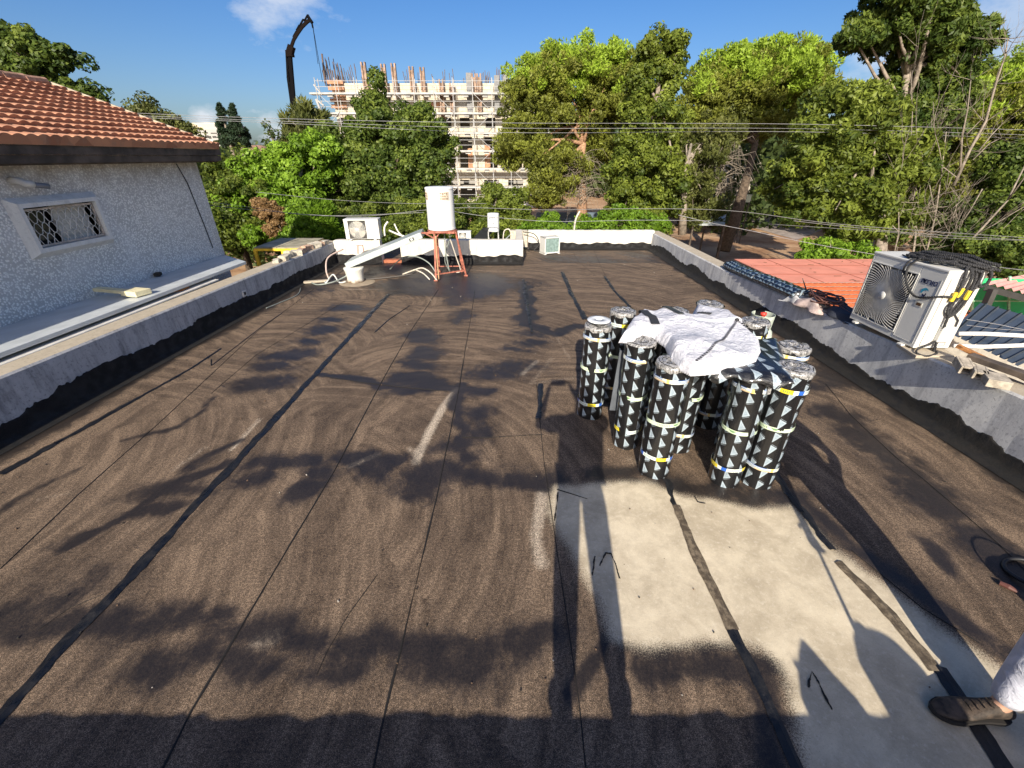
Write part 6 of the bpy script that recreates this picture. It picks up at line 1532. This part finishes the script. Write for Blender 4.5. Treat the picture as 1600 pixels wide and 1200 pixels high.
RBR=simple('rebar',(.10,.07,.06),.8); mb=MB(); rr=random.Random(8)
for k in range(90):
    px=rr.uniform(508,560) if k<36 else rr.uniform(560,800); h=rr.uniform(.6,2.4) if k<36 else rr.uniform(.4,1.5); a=at(px,130,YB+1.5*rr.random()); mb=MB(); mb.bar((a.x,a.y,zt-.2),(a.x+rr.uniform(-.25,.1),a.y,zt+h),.06); mb.build('rebar',RBR,t)
mb=MB(); a=at(508,130,YB); b=at(503,84,YB); mb.bar(a,b,.14); a=at(517,130,YB); mb.bar(a,at(512,108,YB),.12); mb.bar(at(522,130,YB),at(519,110,YB),.12)
mb.build('prop',RBR,t)
# scaffold
st=thing('scaffolding','grey tube and plank scaffold in front of the cream building','scaffold',((x0b+x1b)/2,YB-1.4,GZ))
PL=simple('scaffold_plank',(.38,.38,.37),.7,var=.2,scale=1.5); TB=simple('scaffold_tube',(.30,.30,.30),.5)
for z in zz[1:]:
    mb=MB(); xe=x0b-1.8 if z==zz[1] else x0b-.5; mb.box((xe,YB-1.9,z-.16),(x1b+1.0,YB-.9,z+.0)); 
    for k in range(12): x=x0b+k*(x1b-x0b)/11; mb.box((x,YB-1.7,z-.36),(x+.55,YB-.9,z-.17))
    mb.build('platform',PL,st)
mb=MB(); n=13
for k in range(n):
    x=x0b-1+(x1b-x0b+2)*k/(n-1)
    for y in(YB-1.9,YB-1.0): mb.bar((x,y,GZ),(x,y,zz[1]+1.3),.065)
mb.build('standard',TB,st)
mb=MB()
for z in zz[1:]:
    for h in(.5,1.0): mb.bar((x0b-1,YB-1.95,z+h),(x1b+1,YB-1.95,z+h),.04)
mb.build('guard_rail',TB,st)
mb=MB()
for k in range(0,12,2):
    for i in range(1,len(zz)-1):
        x=x0b-1+(x1b-x0b+2)*k/(n-1); x2=x0b-1+(x1b-x0b+2)*(k+1)/(n-1); a,b=(x,x2) if i%2 else (x2,x); mb.bar((a,YB-1.97,zz[i]),(b,YB-1.97,zz[i+1]),.045)
mb.bar(at(506,165,YB-2),at(494,155,YB-2),.15); mb.bar(at(505,182,YB-2),at(494,155,YB-2),.2); mb.bar(at(503,148,YB-2),at(490,132,YB-2),.12); mb.build('brace',TB,st)
# lower site storage
mb=MB(); a=at(822,325,40);b=at(856,311,40); mb.box((a.x,40,a.z),(b.x,42,b.z)); tag(mb.build('site_cabin',simple('white_cabin',(.7,.7,.68),.5),bevel=.02),'white flat-roofed site cabin below the right end of the scaffolding','cabin')
mb=MB(); a=at(838,345,38);b=at(968,332,38); mb.box((a.x,38,GZ),(b.x,38.1,b.z)); tag(mb.build('site_fence',simple('blue_grey_hoarding',(.09,.13,.17),.6)),'dark blue-grey hoarding behind the reddish pine trunk','fence')
mb=MB(); a=at(826,300,44);b=at(870,285,44)
# ================================================================= CRANE
ct=thing('crane','dark folding boom of a truck crane standing against the sky left of the building site','crane',at(462,300,52))
DK=simple('crane_dark',(.004,.004,.005),.95,var=.1,spec=.1); RS=simple('crane_brown',(.009,.006,.005),.95,spec=.1)
def C3(x,y): return at(x,y,52)
mb=MB(); mb.bar(C3(470,330),C3(461,180),.42,.4); mb.bar(C3(461,180),C3(453,86),.33,.3); mb.build('main_boom',DK,ct)
mb=MB(); mb.bar(C3(458,178),C3(450,120),.22); mb.bar(C3(450,120),C3(448,80),.2)
for y in(90,110,130,150,165): mb.bar(C3(448+ (y-80)*.08,y),C3(455+(y-80)*.08,y),.2)
mb.build('hydraulic_ram',DK,ct)
mb=MB(); mb.bar(C3(448,84),C3(458,84),.5); mb.bar(C3(452,86),C3(456,72),.55); mb.build('knuckle',RS,ct)
mb=MB(); pts=[(455,74),(459,62),(465,52),(472,42),(480,34),(486,30)]
for a,b in zip(pts[:-1],pts[1:]): mb.bar(C3(*a),C3(*b),.20,.25)
mb.build('jib',RS,ct)
mb=MB()
for (x,y) in((458,58),(463,48),(469,39),(476,32)):
    mb.bar(C3(x,y),C3(x+5,y-9),.12); mb.bar(C3(x,y),C3(x+4,y+2),.12); mb.bar(C3(x+5,y-9),C3(x+7,y-6),.12)
mb.bar(C3(482,27),C3(488,36),.25); mb.build('extension_rib',DK,ct)
mb=MB(); mb.bar(C3(487,34),C3(489,44),.12); mb.bar(C3(488,36),C3(497,100),.035); mb.bar(C3(488,36),C3(504,128),.035); mb.build('hoist_cable',DK,ct)
# ================================================================= FAR HOUSES
CRM=simple('cream_render',(.58,.50,.36),.8,var=.05,scale=.3); GRW=simple('grey_render',(.36,.35,.33),.8,var=.06,scale=.3)
bt=thing('apartment_building','cream and grey apartment tower far off beyond the tiled roof','building',at(330,245,130))
Yb=130
def bx(mb,xa,xb,ya,yb,y0,y1,bottom=None):
    a=at(xa,yb,Yb);b=at(xb,ya,Yb); mb.box((a.x,y0,bottom if bottom is not None else a.z),(b.x,y1,b.z))
mb=MB(); bx(mb,312,334,192,245,Yb,Yb+12,GZ); bx(mb,296,313,201,245,Yb+3,Yb+14,GZ); bx(mb,323,341,192,202,Yb-.4,Yb-.01); mb.build('wall',CRM,bt)
mb=MB(); bx(mb,334.1,351,194,245,Yb-1,Yb+10,GZ); bx(mb,322.5,352,202.5,245,Yb-2,Yb-1.01,GZ); mb.build('grey_wing',GRW,bt)  # this wing is in grey render
for x0_,x1_,ya,yb in((328,332,207,209),(337,346,208,209.5),(329,333,212,216),(334,337,213,217),(340,345,213,216),(334,337,221,223),(342,349,221,223),(334,337,227,231),(338,342,228,232),(347,350,229,237)):
    mb=MB(); bx(mb,x0_,x1_,ya,yb,Yb-2.06,Yb-2.01); mb.build('window',M['ac_dark'],bt)
mb=MB(); bx(mb,340,341.5,220,244,Yb-2.5,Yb-2.1); mb.build('drainpipe',M['whitepaint'],bt)
ht_=thing('far_house','low far house with a brown tiled roof behind the twin conifers','house',at(385,240,75))
mb=MB(); a=at(362,236,75);b=at(412,243,75); mb.box((a.x,75,GZ),(b.x,83,a.z)); mb.build('wall',CRM,ht_)
mb=MB(); A=at(356,237,74.5);B=at(418,237,74.5);Cx=at(372,227,79);D=at(408,227,79); E_=Vector((B.x,84,A.z));F_=Vector((A.x,84,A.z))
mb.add([A,B,D,Cx,E_,F_],[(0,1,2,3),(1,4,2),(4,5,3,2),(5,0,3)]); mb.build('roof',simple('brown_tiles',(.30,.17,.11),.9,var=.2,scale=1),ht_)
mb=MB(); a=at(318,262,28);b=at(334,258,28)
# yard structures
ms=thing('metal_shelter','small shelter with a grey corrugated metal roof in the brown yard','shelter',at(1100,350,24))
mb=MB(); A=at(1083,352,24);B=at(1132,353,24);Cx=at(1134,336,26.5);D=at(1105,334,26.5); mb.add([A,B,Cx,D]+[v+Vector((0,0,.05)) for v in(A,B,Cx,D)],[(3,2,1,0),(4,5,6,7),(0,1,5,4),(1,2,6,5),(2,3,7,6),(3,0,4,7)]); mb.build('roof',simple('grey_corrugated',(.42,.46,.46),.45,var=.15,scale=4),ms)
mb=MB()
for v in(A,B,Cx,D): mb.bar((v.x,v.y,GZ),v,.08)
mb.build('post',M['darkwood'],ms)
sg=thing('notice_board','small pale green notice board on posts at the back of the brown yard','sign',at(1168,318,32))
mb=MB(); a=at(1163,316,32);b=at(1175,304,32); mb.box((a.x,32,a.z),(b.x,32.08,b.z)); mb.build('board',simple('pale_board',(.50,.55,.42),.6),sg)
mb=MB(); mb.bar((a.x+.05,32.03,GZ),(a.x+.05,32.03,a.z),.06); mb.bar((b.x-.05,32.03,GZ),(b.x-.05,32.03,a.z),.06); mb.build('post',M['darkwood'],sg)
bc=thing('pale_house','pale two-storey house with a railed balcony half hidden behind the leaning pine','house',at(1155,270,46))
mb=MB(); a=at(1135,300,46);b=at(1200,215,46); mb.box((a.x,46,GZ),(b.x,54,b.z)); mb.build('wall',simple('pale_wall',(.50,.44,.36),.85),bc)
mb=MB(); a=at(1135,277,45);b=at(1163,268,45); mb.box((a.x,44.6,a.z-.15),(b.x,45.98,a.z)); 
for k in range(9): x=a.x+(b.x-a.x)*k/8; mb.bar((x,44.65,a.z),(x,44.65,b.z),.05)
mb.bar((a.x,44.65,b.z),(b.x,44.65,b.z),.07); mb.build('balcony',M['whitepaint'],bc)
mb=MB(); 
for px in(1148,1180): a=at(px-5,262,46);b=at(px+5,245,46); mb.box((a.x,45.95,a.z),(b.x,45.99,b.z))
mb.build('window',M['ac_dark'],bc)
mb=MB(); a=at(1258,318,40);b=at(1400,285,40); mb.box((a.x,40,GZ),(b.x,40.3,b.z-.2)); tag(mb.build('yard_wall',simple('pale_yard_wall',(.55,.46,.38),.9)),'pale wall glimpsed through the feathery tree at the back of the yard','wall')
# ================================================================= WIRES
W1=simple('bright_wire',(.26,.26,.27),.4); W2=simple('dull_wire',(.16,.16,.16),.5)
def wire(label,pts,Y,r,mat,sag=0.0,group=None):
    P=[Vector(at(x,y,Y)) if not callable(Y) else Vector(at(x,y,Y(x))) for x,y in pts]; Q=[]
    for i in range(len(P)-1):
        p0=P[max(0,i-1)];p1=P[i];p2=P[i+1];p3=P[min(len(P)-1,i+2)]
        for k in range(10):
            u=k/10; Q.append(.5*((2*p1)+(p2-p0)*u+(2*p0-5*p1+4*p2-p3)*u*u+(3*p1-p0-3*p2+p3)*u**3))
    Q.append(P[-1]); mb=MB(); mb.tube(Q,r,5); tag(mb.build('overhead_wire',mat,smooth=True),label,'wire',group)
g3='three high overhead wires'
wire('top wire of the three running level across the pines',[(150,174),(430,185),(780,192),(1250,194),(1700,206)],16,.006,W1,0,g3)
wire('middle wire of the three running level across the pines',[(150,178),(430,189),(780,200),(1250,201),(1700,214)],16.2,.006,W1,0,g3)
wire('lowest wire of the three running level across the pines',[(150,181),(430,192),(780,207),(1250,206),(1700,220)],16.4,.006,W1,0,g3)
wire('wire crossing from the pebbled house to the tank in front of the left bushes',[(300,312),(400,325),(500,337),(662,332)],12.5,.005,W1)
wire('faint wire high across the left bushes behind the tank',[(400,300),(520,312),(640,318),(760,318)],12.7,.006,W2)
wire('dark wire passing behind the tank toward the reddish pine trunk',[(300,318),(420,330),(560,338),(707,325),(860,328),(1000,326),(1150,330),(1330,352),(1700,378)],13,.008,W2)
wire('pale wire dropping from the tank and along the top of the far parapet',[(707,330),(760,338),(840,345),(900,346),(1000,344),(1110,345)],13.2,.006,W1)
wire('pale sagging wire over the brown yard toward the big air conditioner',[(1060,336),(1110,348),(1180,362),(1240,375),(1310,388),(1375,399)],12,.0065,W1)
wire('grey wire from the yard trees across to the right edge',[(1240,345),(1340,356),(1450,366),(1600,375),(1750,384)],12.5,.008,W2)
wire('thin wire just below the grey one at the right edge',[(1200,350),(1380,362),(1480,372),(1610,376),(1750,382)],13.5,.006,W2)
wire('short wire behind the rope heap reaching the right edge',[(1540,415),(1600,422),(1750,436)],8.5,.008,W2)
wire('upper of two thin wires crossing the grey lean-to roof',[(1510,499),(1560,507),(1600,515),(1700,530)],4.9,.004,W1,0,'thin wires over the grey lean-to')
wire('lower of two thin wires crossing the grey lean-to roof',[(1510,508),(1560,514),(1600,517),(1700,528)],4.8,.003,W1,0,'thin wires over the grey lean-to')
# ================================================================= PEOPLE
SK=simple('skin',(.42,.24,.16),.55,var=.08,scale=20); SHO=simple('dusty_black_leather',(.048,.034,.024),.7,var=.75,scale=22,bump=.5,bscale=120)
def denim(name,c): 
    t=NT(name); o=t.obj(); n=t.noise(o,16,5,.6,1); t.bump(n,.7,.02); return t.fin(t.mix(t.step(n,.35,.7),tuple(v*.8 for v in c),c),.85,None,.2)
def skin(name,mat,joints,edges,parent,sub=2,root=0):
    """joints {name:(x,y,z,r[,r2])}"""
    keys=list(joints); off=Vector(parent.location) if parent else Vector((0,0,0))
    me=bpy.data.meshes.new(name); me.from_pydata([tuple(Vector(joints[k][:3])-off) for k in keys],[(keys.index(a),keys.index(b)) for a,b in edges],[])
    me.materials.append(mat); o=bpy.data.objects.new(name,me); C.objects.link(o); o.parent=parent
    m=o.modifiers.new('skin','SKIN'); m.use_smooth_shade=True
    s=o.modifiers.new('sub','SUBSURF'); s.levels=sub; s.render_levels=sub
    if not me.skin_vertices: 
        bm=__import__('bmesh').new(); bm.from_mesh(me); bm.verts.layers.skin.verify(); bm.to_mesh(me); bm.free()
    sv=me.skin_vertices[0].data
    for i,k in enumerate(keys):
        r=joints[k][3]; r2=joints[k][4] if len(joints[k])>4 else r
        sv[i].radius=(r,r2); sv[i].use_root=(i==root)
    # bake the modifiers so the outline is a plain mesh
    dg=bpy.context.evaluated_depsgraph_get(); em=bpy.data.meshes.new_from_object(o.evaluated_get(dg)); o.modifiers.clear(); o.data=em
    em.name=name
    return o
def hand(J,E,pre,w,d,n,sc=1.0,curl=.5,side=1):
    """adds a palm and five fingers; w wrist point, d direction of fingers, n palm normal"""
    d=Vector(d).normalized(); n=Vector(n).normalized(); s=d.cross(n).normalized()*side; w=Vector(w)
    def put(k,p,r): J[pre+k]=(*p,r)
    put('palm',w+d*.05*sc,.028*sc); E.append((pre+'wrist',pre+'palm'))
    for i,(off,L) in enumerate(((-.030,.070),(-.010,.080),(.010,.075),(.030,.060))):
        b=w+d*.09*sc+s*off*sc; k1=b+d*L*.4*sc+n*.004; k2=k1+(d*(1-curl)+n*curl).normalized()*L*.35*sc; k3=k2+(d*(1-1.6*curl)+n*1.4*curl).normalized()*L*.28*sc
        put('f%da'%i,b,.0095*sc); put('f%db'%i,k1,.009*sc); put('f%dc'%i,k2,.008*sc); put('f%dd'%i,k3,.0065*sc)
        E+= [(pre+'palm',pre+'f%da'%i),(pre+'f%da'%i,pre+'f%db'%i),(pre+'f%db'%i,pre+'f%dc'%i),(pre+'f%dc'%i,pre+'f%dd'%i)]
    t0=w+d*.025*sc-s*.03*sc; put('ta',t0,.011*sc); put('tb',t0+(d*.5-s*.7+n*.3).normalized()*.035*sc,.010*sc); put('tc',t0+(d*.8-s*.8+n*.6).normalized()*.062*sc,.008*sc)
    E+= [(pre+'palm',pre+'ta'),(pre+'ta',pre+'tb'),(pre+'tb',pre+'tc')]
def head(t,c,f,mat,hairmat,hat=False):
    """face details as children of person: c head centre, f facing"""
    f=Vector(f).normalized(); s=Vector((f.y,-f.x,0)).normalized(); u=Vector((0,0,1)); c=Vector(c)
    mb=MB()
    for k in(-1,1): 
        e=c+f*.088+s*.032*k+u*.01; mb.lathe([(0,-.012),(.010,-.007),(.0125,0),(.010,.007),(0,.012)],tuple(e),10)
    mb.build('eyes',simple('eye',(.5,.48,.45),.2),t,smooth=True)
    mb=MB(); n=22
    vs=[];
    for i in range(11):
        th=PI*.52*i/10
        for j in range(n):
            a=2*PI*j/n; d=Vector((math.sin(th)*math.cos(a),math.sin(th)*math.sin(a),math.cos(th))); 
            fr=d.dot(f); r=.102+.004*math.sin(a*7)
            if fr>.55 and th>PI*.33: r=.070
            vs.append(c+Vector((d.x*r*.84,d.y*r,d.z*r*1.18))+u*.02)
    mb.add(vs,[(i*n+j,i*n+(j+1)%n,(i+1)*n+(j+1)%n,(i+1)*n+j) for i in range(10) for j in range(n)]); mb.build('hair',hairmat,t,smooth=True)
HAIR=simple('dark_hair',(.02,.015,.012),.7,bump=.6)
def shoe(parent,heel,toe,mat,sc=1.0,sole=None):
    heel=Vector(heel);toe=Vector(toe); d=(toe-heel); L=d.length; d.normalize(); s=Vector((-d.y,d.x,0)); u=Vector((0,0,1))
    # stations along the foot: width, height, z lift, ankle
    st=[(0,.026,.060),(.05,.036,.095),(.16,.038,.108),(.28,.037,.112),(.40,.040,.092),(.55,.048,.070),(.70,.052,.056),(.83,.049,.048),(.93,.038,.040),(1.0,.020,.028)]
    n=18; vs=[]
    for (x,w_,h) in st:
        for j in range(n):
            a=2*PI*j/n; cx=math.cos(a); cz=math.sin(a)
            zz=max(0.0,.5+.5*cz); vs.append(heel+d*x*L+s*w_*sc*(abs(cx)**.8*(1 if cx>0 else -1))+u*(.018+ (h-.018)*zz**.85 if cz>-.9 else .018)*sc)
    mb=MB(); mb.add(vs,[(i*n+j,(i+1)*n+j,(i+1)*n+(j+1)%n,i*n+(j+1)%n) for i in range(len(st)-1) for j in range(n)]+[tuple(range(n)),tuple((len(st)-1)*n+j for j in range(n-1,-1,-1))])
    up=mb.build('shoe',mat,parent,smooth=True)
    mb=MB(); vs=[]
    o=[(0,.022),(.02,.034),(.1,.042),(.3,.040),(.5,.045),(.7,.057),(.85,.054),(.95,.040),(1.02,.015)]
    ring=[heel+d*x*L+s*w_*sc for x,w_ in o]+[heel+d*x*L-s*w_*sc for x,w_ in reversed(o)]
    m_=len(ring); vs=[v+u*.002 for v in ring]+[v+u*.024*sc for v in ring]; mb.add(vs,[tuple(range(m_-1,-1,-1)),tuple(range(m_,2*m_))]+[(i,(i+1)%m_,m_+(i+1)%m_,m_+i) for i in range(m_)])
    mb.build('sole',sole or simple('worn_sole',(.02,.017,.015),.8),up,world=True)
    mb=MB(); 
    for k in range(4):
        x=.36+.075*k; a=heel+d*x*L+u*(.106-.013*k)*sc; mb.tube([a-s*.022,a+u*.006,a+s*.022],.0035,5)
    mb.build('lace',mat,up)
    return up
def person(label,base,hip,chest,neck,headc,arms,legs,face,trou,shirt,phone=False,hat=None):
    """arms: list of (shoulder,elbow,wrist,handdir,palmnormal,side) ; legs: list of (hipj,knee,ankle,toe)"""
    t=thing('person',label,'person',base)
    J={};E=[]
    J['pelvis']=(*hip,.15,.11); J['chest']=(*chest,.17,.12); mid=(Vector(hip)+Vector(chest))/2; J['waist']=(*mid,.145,.105)
    J['neckb']=(*neck,.062); hc=Vector(headc); f=Vector(face).normalized()
    J['skull0']=(*(hc-Vector((0,0,.075))+f*.012),.058,.062); J['skull1']=(*hc,.078,.092); J['skull2']=(*(hc+Vector((0,0,.07))),.066,.078)
    E+=[('pelvis','waist'),('waist','chest'),('chest','neckb'),('neckb','skull0'),('skull0','skull1'),('skull1','skull2')]
    J['nose']=(*(hc+f*.102-Vector((0,0,.012))),.012); E.append(('skull1','nose'))
    for i,(sh,el_,wr,hd,pn,sd) in enumerate(arms):
        p='a%d'%i; J[p+'sh']=(*sh,.062);J[p+'el']=(*el_,.043);m_=(Vector(sh)+Vector(el_))/2;J[p+'m']=(*m_,.050);J[p+'fa']=(*(Vector(el_)*.6+Vector(wr)*.4),.041);J[p+'wrist']=(*wr,.025)
        E+=[('chest',p+'sh'),(p+'sh',p+'m'),(p+'m',p+'el'),(p+'el',p+'fa'),(p+'fa',p+'wrist')]; hand(J,E,p,wr,hd,pn,side=sd)
    for i,(hj,kn,an,toe) in enumerate(legs):
        p='l%d'%i; J[p+'h']=(*hj,.09);J[p+'k']=(*kn,.055);J[p+'c']=(*(Vector(kn)*.65+Vector(an)*.35),.055);J[p+'a']=(*an,.036)
        an=Vector(an); tv=Vector(toe); J[p+'t']=(*(an.lerp(tv,.6)-Vector((0,0,.03))),.03)
        E+=[('pelvis',p+'h'),(p+'h',p+'k'),(p+'k',p+'c'),(p+'c',p+'a'),(p+'a',p+'t')]
    skin('body',SK,J,E,t,2)
    head(t,headc,face,SK,HAIR)
    # trousers and shirt as grown shells
    K={'pelvis':(*hip,.19,.14)};F_=[]
    K['belt']=(*(Vector(hip).lerp(mid,.7)),.155,.12); F_.append(('pelvis','belt'))
    for i,(hj,kn,an,toe) in enumerate(legs):
        p='l%d'%i; K[p+'h']=(*hj,.112);K[p+'k']=(*kn,.090);K[p+'c']=(*(Vector(kn)*.6+Vector(an)*.4),.082);K[p+'a']=(*(Vector(an).lerp(Vector(kn),.02)),.062)
        F_+=[('pelvis',p+'h'),(p+'h',p+'k'),(p+'k',p+'c'),(p+'c',p+'a')]
    skin('trousers',trou,K,F_,t,2)
    K={'waist':(*mid,.195,.14)};F_=[]
    K['hem']=(*(Vector(hip)+Vector((0,0,.03))),.20,.15); K['chest']=(*chest,.225,.15); K['neckb']=(*(Vector(chest).lerp(Vector(neck),.75)),.085)
    F_+=[('waist','hem'),('waist','chest'),('chest','neckb')]
    for i,(sh,el_,wr,hd,pn,sd) in enumerate(arms):
        p='a%d'%i; K[p+'sh']=(*sh,.095);K[p+'m']=(*(Vector(sh).lerp(Vector(el_),.75)),.078); F_+=[('chest',p+'sh'),(p+'sh',p+'m')]
    skin('shirt',shirt,K,F_,t,2)
    for (hj,kn,an,toe) in legs:
        an=Vector(an);tv=Vector(toe); d=(tv-an); d.z=0; d.normalize(); h=an-d*.06; h.z=an.z-.085; q=tv.copy(); q.z=h.z; shoe(t,h,q,SHO)
    return t
# --- the photographer on the upper roof
px=.16; Yp=-.53; zp=.80
ph=person('photographer in dark clothes on the upper roof edge holding up a phone with both hands',(px,Yp,zp),
 (px,Yp,zp+.92),(px,Yp-.0,zp+1.28),(px+.01,Yp+.0,zp+1.44),(px+.04,Yp+.02,zp+1.60),
 [((px-.17,Yp,zp+1.36),(px-.38,Yp+.16,zp+1.24),(-.125,-.12,H-.08),(.25,.35,1),(.9,-.2,-.2),1),((px+.19,Yp,zp+1.36),(px+.30,Yp+.20,zp+1.26),(.155,-.14,H-.06),(-.35,.3,1),(-.9,-.2,-.2),-1)],
 [((px-.09,Yp,zp+.88),(px-.10,Yp+.03,zp+.47),(px-.11,Yp-.03,zp+.09),(px-.12,Yp+.16,zp+.03)),((px+.09,Yp,zp+.88),(px+.13,Yp+.04,zp+.47),(px+.16,Yp-.02,zp+.09),(px+.19,Yp+.16,zp+.03))],
 (-.08,1,-.3),denim('dark_jeans',(.03,.035,.06)),denim('dark_shirt',(.05,.05,.055)))
mb=MB(); mb.box((-.085,-.022,H-.036),(.085,-.013,H+.042)); phn=tag(mb.build('phone',simple('phone_case',(.02,.02,.02),.4),bevel=.004),'black phone held up level by the photographer','phone')
# --- worker at the right edge, one shoe and cuff in view
wx,wy=2.32,1.02
wp=person('worker in pale trousers and dusty black work shoe, stepping in at bottom right',(wx,wy,0),
 (wx-.02,wy-.02,.93),(wx-.03,wy-.04,1.26),(wx-.03,wy-.0,1.42),(wx-.06,wy+.06,1.57),
 [((wx-.22,wy-.10,1.34),(wx-.34,wy-.42,1.12),(wx-.44,wy-.66,1.00),(-.2,-.3,-.9),(.6,.6,.0),1),((wx+.17,wy-.02,1.36),(wx+.27,wy-.05,1.08),(wx+.17,wy+.06,.86),(-.3,.3,-.8),(-.6,.5,0),-1)],
 [((wx-.08,wy-.0,.89),(wx+.03,wy+.06,.50),(wx-.07,wy-.01,.10),(wx-.33,wy+.01,.03)),((wx+.07,wy-.04,.89),(wx+.04,wy-.16,.50),(wx-.04,wy-.38,.10),(wx-.30,wy-.36,.03))],
 (-.6,.8,-.5),denim('pale_grey_trousers',(.52,.53,.60)),denim('grey_shirt',(.16,.17,.2)))
g=Vector((wx-.46,wy-.72,.92))
tt=thing('gas_torch','long roofing torch hanging from the hand of the worker at the right edge','torch',g)
mb=MB(); mb.tube([g+Vector((.02,.05,.08)),g,g+Vector((-.05,-.06,-.14)),g+Vector((-.10,-.10,-.30))],.010,8); mb.build('lance',simple('torch_steel',(.2,.2,.2),.4,1),tt,smooth=True)
mb=MB(); mb.tube([g+Vector((-.10,-.10,-.30)),g+Vector((-.13,-.12,-.38))],[.03,.034],12); mb.build('nozzle',bpy.data.materials['torch_steel'],tt,smooth=True)
# --- things on the platform edge whose shadows fall on the cement
t=thing('gas_cylinder','grey gas cylinder standing on the upper roof edge behind the viewer','gas cylinder',(1.74,-.62,.80))
mb=MB(); mb.lathe([(0,0),(.15,0),(.155,.04),(.155,.18),(.12,.235),(.05,.255),(0,.255)],(1.74,-.62,.80),32); mb.build('cylinder',M['gasgreen'],t,smooth=True)
mb=MB(); mb.lathe([(0,.25),(.03,.25),(.03,.30),(.02,.31),(0,.31)],(1.70,-.62,.80),14); mb.build('valve',simple('brass_valve',(.35,.25,.08),.4),t)
t=thing('tool_bag','slumped dark canvas tool bag with a peaked corner on the upper roof edge','bag',(1.32,-.60,.80))
mb=MB(); n=12; 
prof=[(1.22,.80,.16),(1.25,.95,.14),(1.33,1.03,.08),(1.375,1.075,.02)]
vs=[]
for (cx,z,r_) in [(1.36,.80,.15),(1.34,.90,.14),(1.33,.97,.09),(1.335,1.03,.045),(1.34,1.07,.01)]:
    for j in range(n): a=2*PI*j/n; vs.append((cx+r_*math.cos(a)*(1+.1*math.sin(3*a)),-.64+r_*.7*math.sin(a),z))
mb.add(vs,[(i*n+j,i*n+(j+1)%n,(i+1)*n+(j+1)%n,(i+1)*n+j) for i in range(4) for j in range(n)]); mb.build('bag_body',simple('dark_canvas',(.05,.05,.045),.9,bump=.5),t,smooth=True)
mb=MB(); mb.tube([(1.26,-.64,.97),(1.24,-.66,1.02),(1.28,-.68,1.03),(1.32,-.66,.99)],.008,6); mb.build('handle',M['rope'],t)
# --- bucket just outside the right edge and a black hose loop
bk=thing('bucket','black tar bucket with a raised wire handle at the right edge of the view','bucket',(3.13,1.22,0))
mb=MB(); mb.lathe([(0,0),(.115,0),(.14,.29),(.147,.30),(.140,.30),(.112,.01),(0,.01)],(3.13,1.22,0),32); mb.build('pail',M['seam'],bk,smooth=True)
mb=MB(); mb.tube([(3.13+.145*math.cos(a),1.22,.29+.17*math.sin(a)) for a in np.linspace(0,PI,16)],.006,6); mb.build('handle',simple('dark_wire',(.03,.03,.03),.5),bk)
g=G(1592,905); pts=[]
for i in range(40):
    a=.6+i/39*5.6; pts.append((g.x+.10+.13*math.cos(a),g.y+.02+.12*math.sin(a),.015+.01*math.sin(a*2)))
mb=MB(); mb.tube(pts,.013,8); tag(mb.build('torch_hose',HK,smooth=True),'black rubber hose loop lying on the felt at the right edge','hose')
g=G(1573,920); mb=MB(); mb.tube([(g.x-.02,g.y+.03,.015),(g.x,g.y,.02),(g.x+.025,g.y-.03,.015)],[.014,.016,.01],8); tag(mb.build('hose_fitting',simple('brass_dark',(.12,.05,.04),.4)),'small dark brass fitting lying beside the black hose loop','fitting')
